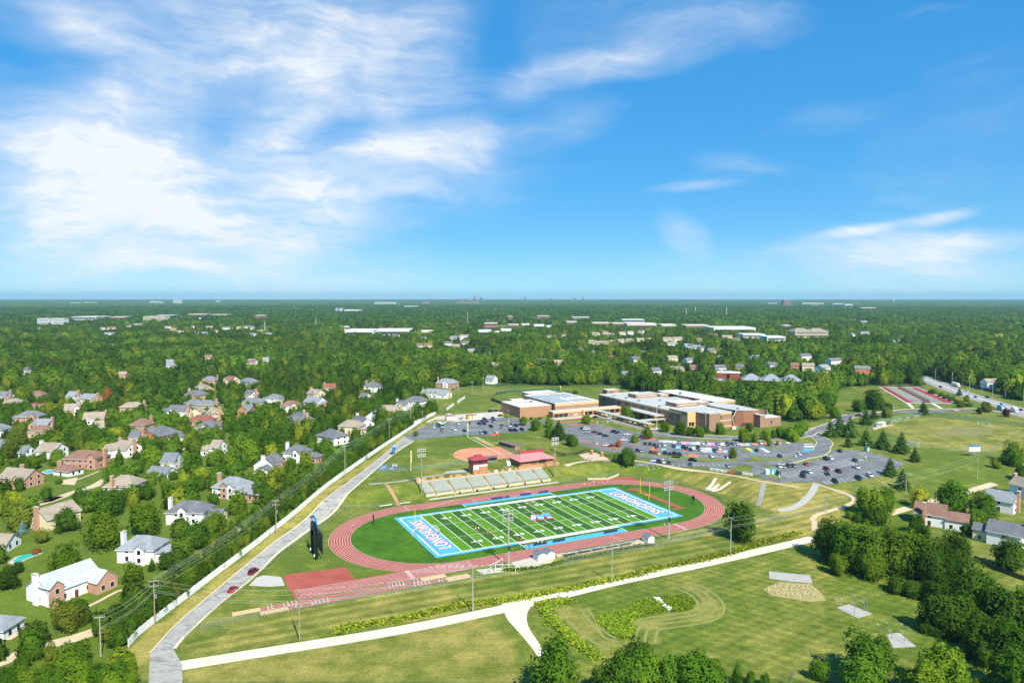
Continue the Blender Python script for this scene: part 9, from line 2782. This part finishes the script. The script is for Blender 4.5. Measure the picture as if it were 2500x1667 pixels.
for p, q in zip(vf, vf[1:]):
 for _ in range(2):
  o_ = rs.uniform(2.6, 12)
  hx_.append(p[0] - o_)
  hy_.append(p[1] + rs.uniform(0, 2.4) + o_ * .12)
hx_, hy_ = np.array(hx_), np.array(hy_)
ok = np.ones(len(hx_), bool)
for (ax, ay, hr) in OBST:
 ok &= np.hypot(hx_ - ax, hy_ - ay) > hr
hx_, hy_ = hx_[ok], hy_[ok]
X, Y, R_ = np.concatenate([X, hx_]), np.concatenate([Y, hy_]), np.concatenate([R_, rs.uniform(1.4, 2.5, len(hx_))])
points_object('suburb_greenery', np.stack([X, Y, [ter(x, y) - .3 for x, y in zip(X, Y)]], -1), np.stack([R_, R_, R_ * 1.05], -1), rs.rand(len(X)) * 6.28, rs.randint(0, 6, len(X)), bpy.data.collections['wood_template'], 'low garden trees filling the gaps between the suburban houses')
# screen of trees right of the school, in front of the annex
print('woods', NW, 'individual trees', len(TREES))
# ---------------------------------------------------------------- utility poles and wires
M_WIRE = mat('wire', '#d6d6cf', .5, .05)
POLES = {}

def utility(key, q, label, arms=2, mt=None, tr=False, rz=0.0, group='utility poles'):
 x, y, h = q
 t = thing('utility_pole', label, 'utility pole', on(x, y), rz, group)
 MB().tube((0, 0, -.3), (0, 0, h), .2, 7, .13).build('pole', mt or M_WOOD, t)
 for k in range(arms):
  z = h - .4 - k * 1.5
  a_ = MB().box(-1.3, 1.3, -.08, .08, z - .08, z + .08).build('crossarm', mt or M_WOOD, t)
  for xx in (-1.2, -.5, .5, 1.2):
   MB().tube((xx, 0, z + .083), (xx, 0, z + .32), .06, 5).build('insulator', M_TRIMW, a_)
 if tr:
  MB().tube((.45, 0, h * .62), (.45, 0, h * .62 + 1.1), .32, 8).build('transformer', M_STEEL, t)
 POLES[key] = (x, y, ter(x, y) + h)

for key, q, lb, ar, mt, tr in (
 ('a', (-102.6,200.5,14.1), 'wooden utility pole with transformer beside the near end of the white fence', 2, M_WOOD, True), ('b', (-108.8,184.1,11), 'grey utility pole in the thicket at lower left', 1, M_POLE, False),
 ('c', (-91.6,273.3,13.6), 'wooden utility pole with transformer at the middle of the white fence', 2, M_WOOD, True), ('d', (-84.1,356.4,15.9), 'tall utility pole at the white fence by the hedge', 1, M_POLE, False), ('e', (-76.7,443.3,14.6), 'utility pole at the fence left of the softball field', 1, M_WOOD, True),
 ('f', (-71.8,501.8,12.8), 'utility pole at the fence where the car park begins', 2, M_POLE, False), ('g', (-64.8,514,7.8), 'short utility pole behind the service drive', 1, M_WOOD, False), ('h', (-61,579.5,9.6), 'utility pole in the trees left of the school lawn', 1, M_POLE, False), ('i', (-44.6,597.8,13.5), 'utility pole at the far end of the white fence', 1, M_POLE, False), ('j', (-36.9,659.1,12.4), 'far utility pole beyond the fence end', 2, M_POLE, False), ('k', (-28.1,697.3,11.8), 'farthest utility pole beside the woods', 2, M_POLE, False),
 ('l', (-58.8,192.9,14.3), 'wooden utility pole with white transformer beside the gravel road at left', 1, M_WOOD, True), ('m', (-11.8,210.9,13.9), 'plain wooden utility pole beside the gravel road below the stored goals', 0, M_POLE, False), ('n', (33.2,232.9,13.8), 'plain pale utility pole beside the gravel road below the bleachers', 0, M_POLE, False), ('o', (80.5,258.6,14.1), 'pale utility pole with drop box in front of the big single tree', 1, M_POLE, True),
 ('p', (136.6,306.4,7.3), 'short utility pole on the corner grass by the footpath', 1, M_POLE, False), ('q', (181.2,324.8,13), 'utility pole behind the brown-roofed house', 1, M_POLE, False), ('r', (237.9,361.4,13), 'utility pole beside the soccer scoreboard', 1, M_POLE, False)):
 utility(key, q, lb, ar, mt, tr, R(12) if key in 'abcdefghijk' else YAW + math.pi / 2)
RP = sorted([(461.1,811.5,12.2),(458.2,833.5,12.5),(452.1,845,14.3),(449.1,756.6,13.9),(425.1,688.6,17.6),(418.7,652,18.9),(409.4,606.8,17.7),(458.7,725.3,6.4),(439.7,666.2,6.4),(437.8,631.8,7.9),(436,606.8,11.4),(509,1068,14.6),(483.3,935.6,10.4)], key=lambda q: q[0] / q[1])
for i, q in enumerate(RP):
 utility('R%d' % i, q, 'steel utility pole with crossarms along the main road, ' + nth(i, len(RP)), 3 if q[2] > 10 else 1, M_POLE, False, R(50), 'main road utility poles')

def wires(ka, kb, offs, label, grp='overhead wires', sag=1.2, r_=.016):
 a, b = Vector(POLES[ka]), Vector(POLES[kb])
 t = thing('overhead_wire', label, 'wires', a, 0, grp)
 d = (b - a)
 nn = Vector((-d.y, d.x, 0)).normalized()
 for (o, dz) in offs:
  pts = []
  for k in range(11):
   f = k / 10
   p = d * f + nn * o + Vector((0, 0, dz - sag * 4 * f * (1 - f)))
   pts.append(p)
  MB().path(pts, r_, 4).build('wire', M_WIRE, t)

OF4 = ((-1.2, 0), (-.4, 0), (.5, 0), (1.2, 0), (0, -1.6), (.2, -3.2))
OF2 = ((0, 0), (.1, -1.3), (0, -3.0), (.1, -3.6))
for (a, b, lb) in (('a', 'c', 'wires along the near half of the white fence'), ('c', 'd', 'wires along the middle of the white fence'), ('d', 'e', 'wires along the fence beside the softball field'), ('e', 'f', 'wires along the fence to the car park'), ('f', 'h', 'wires over the service drive'), ('h', 'i', 'wires along the far white fence')):
 wires(a, b, OF4, lb)
for (a, b, lb) in (('b', 'a', 'wires from the thicket pole to the fence pole'), ('a', 'l', 'wires across the access road to the gravel road pole'), ('l', 'm', 'wires along the jump runway fence'), ('m', 'n', 'wires above the mown strip left of the bleachers'), ('n', 'o', 'wires above the mown strip right of the bleachers'), ('o', 'p', 'wires past the big single tree to the corner pole'), ('p', 'q', 'wires from the corner pole to the houses'), ('q', 'r', 'wires above the pines to the soccer field')):
 wires(a, b, OF2, lb)
# ---------------------------------------------------------------- haze
hz = MB().box(-20800, 20800, -6800, 21200, -1.2, 178.0).build('haze', None, kind='stuff')
hm = bpy.data.materials.new('haze_air')
hm.use_nodes = True
hm.node_tree.nodes.clear()
pv = hm.node_tree.nodes.new('ShaderNodeVolumePrincipled')
pv.inputs['Color'].default_value = (.44, .8, 1.0, 1)
pv.inputs['Density'].default_value = 5e-5
pv.inputs['Anisotropy'].default_value = .1
ho = hm.node_tree.nodes.new('ShaderNodeOutputMaterial')
hm.node_tree.links.new(pv.outputs[0], ho.inputs['Volume'])
hz.data.materials.clear()
hz.data.materials.append(hm)
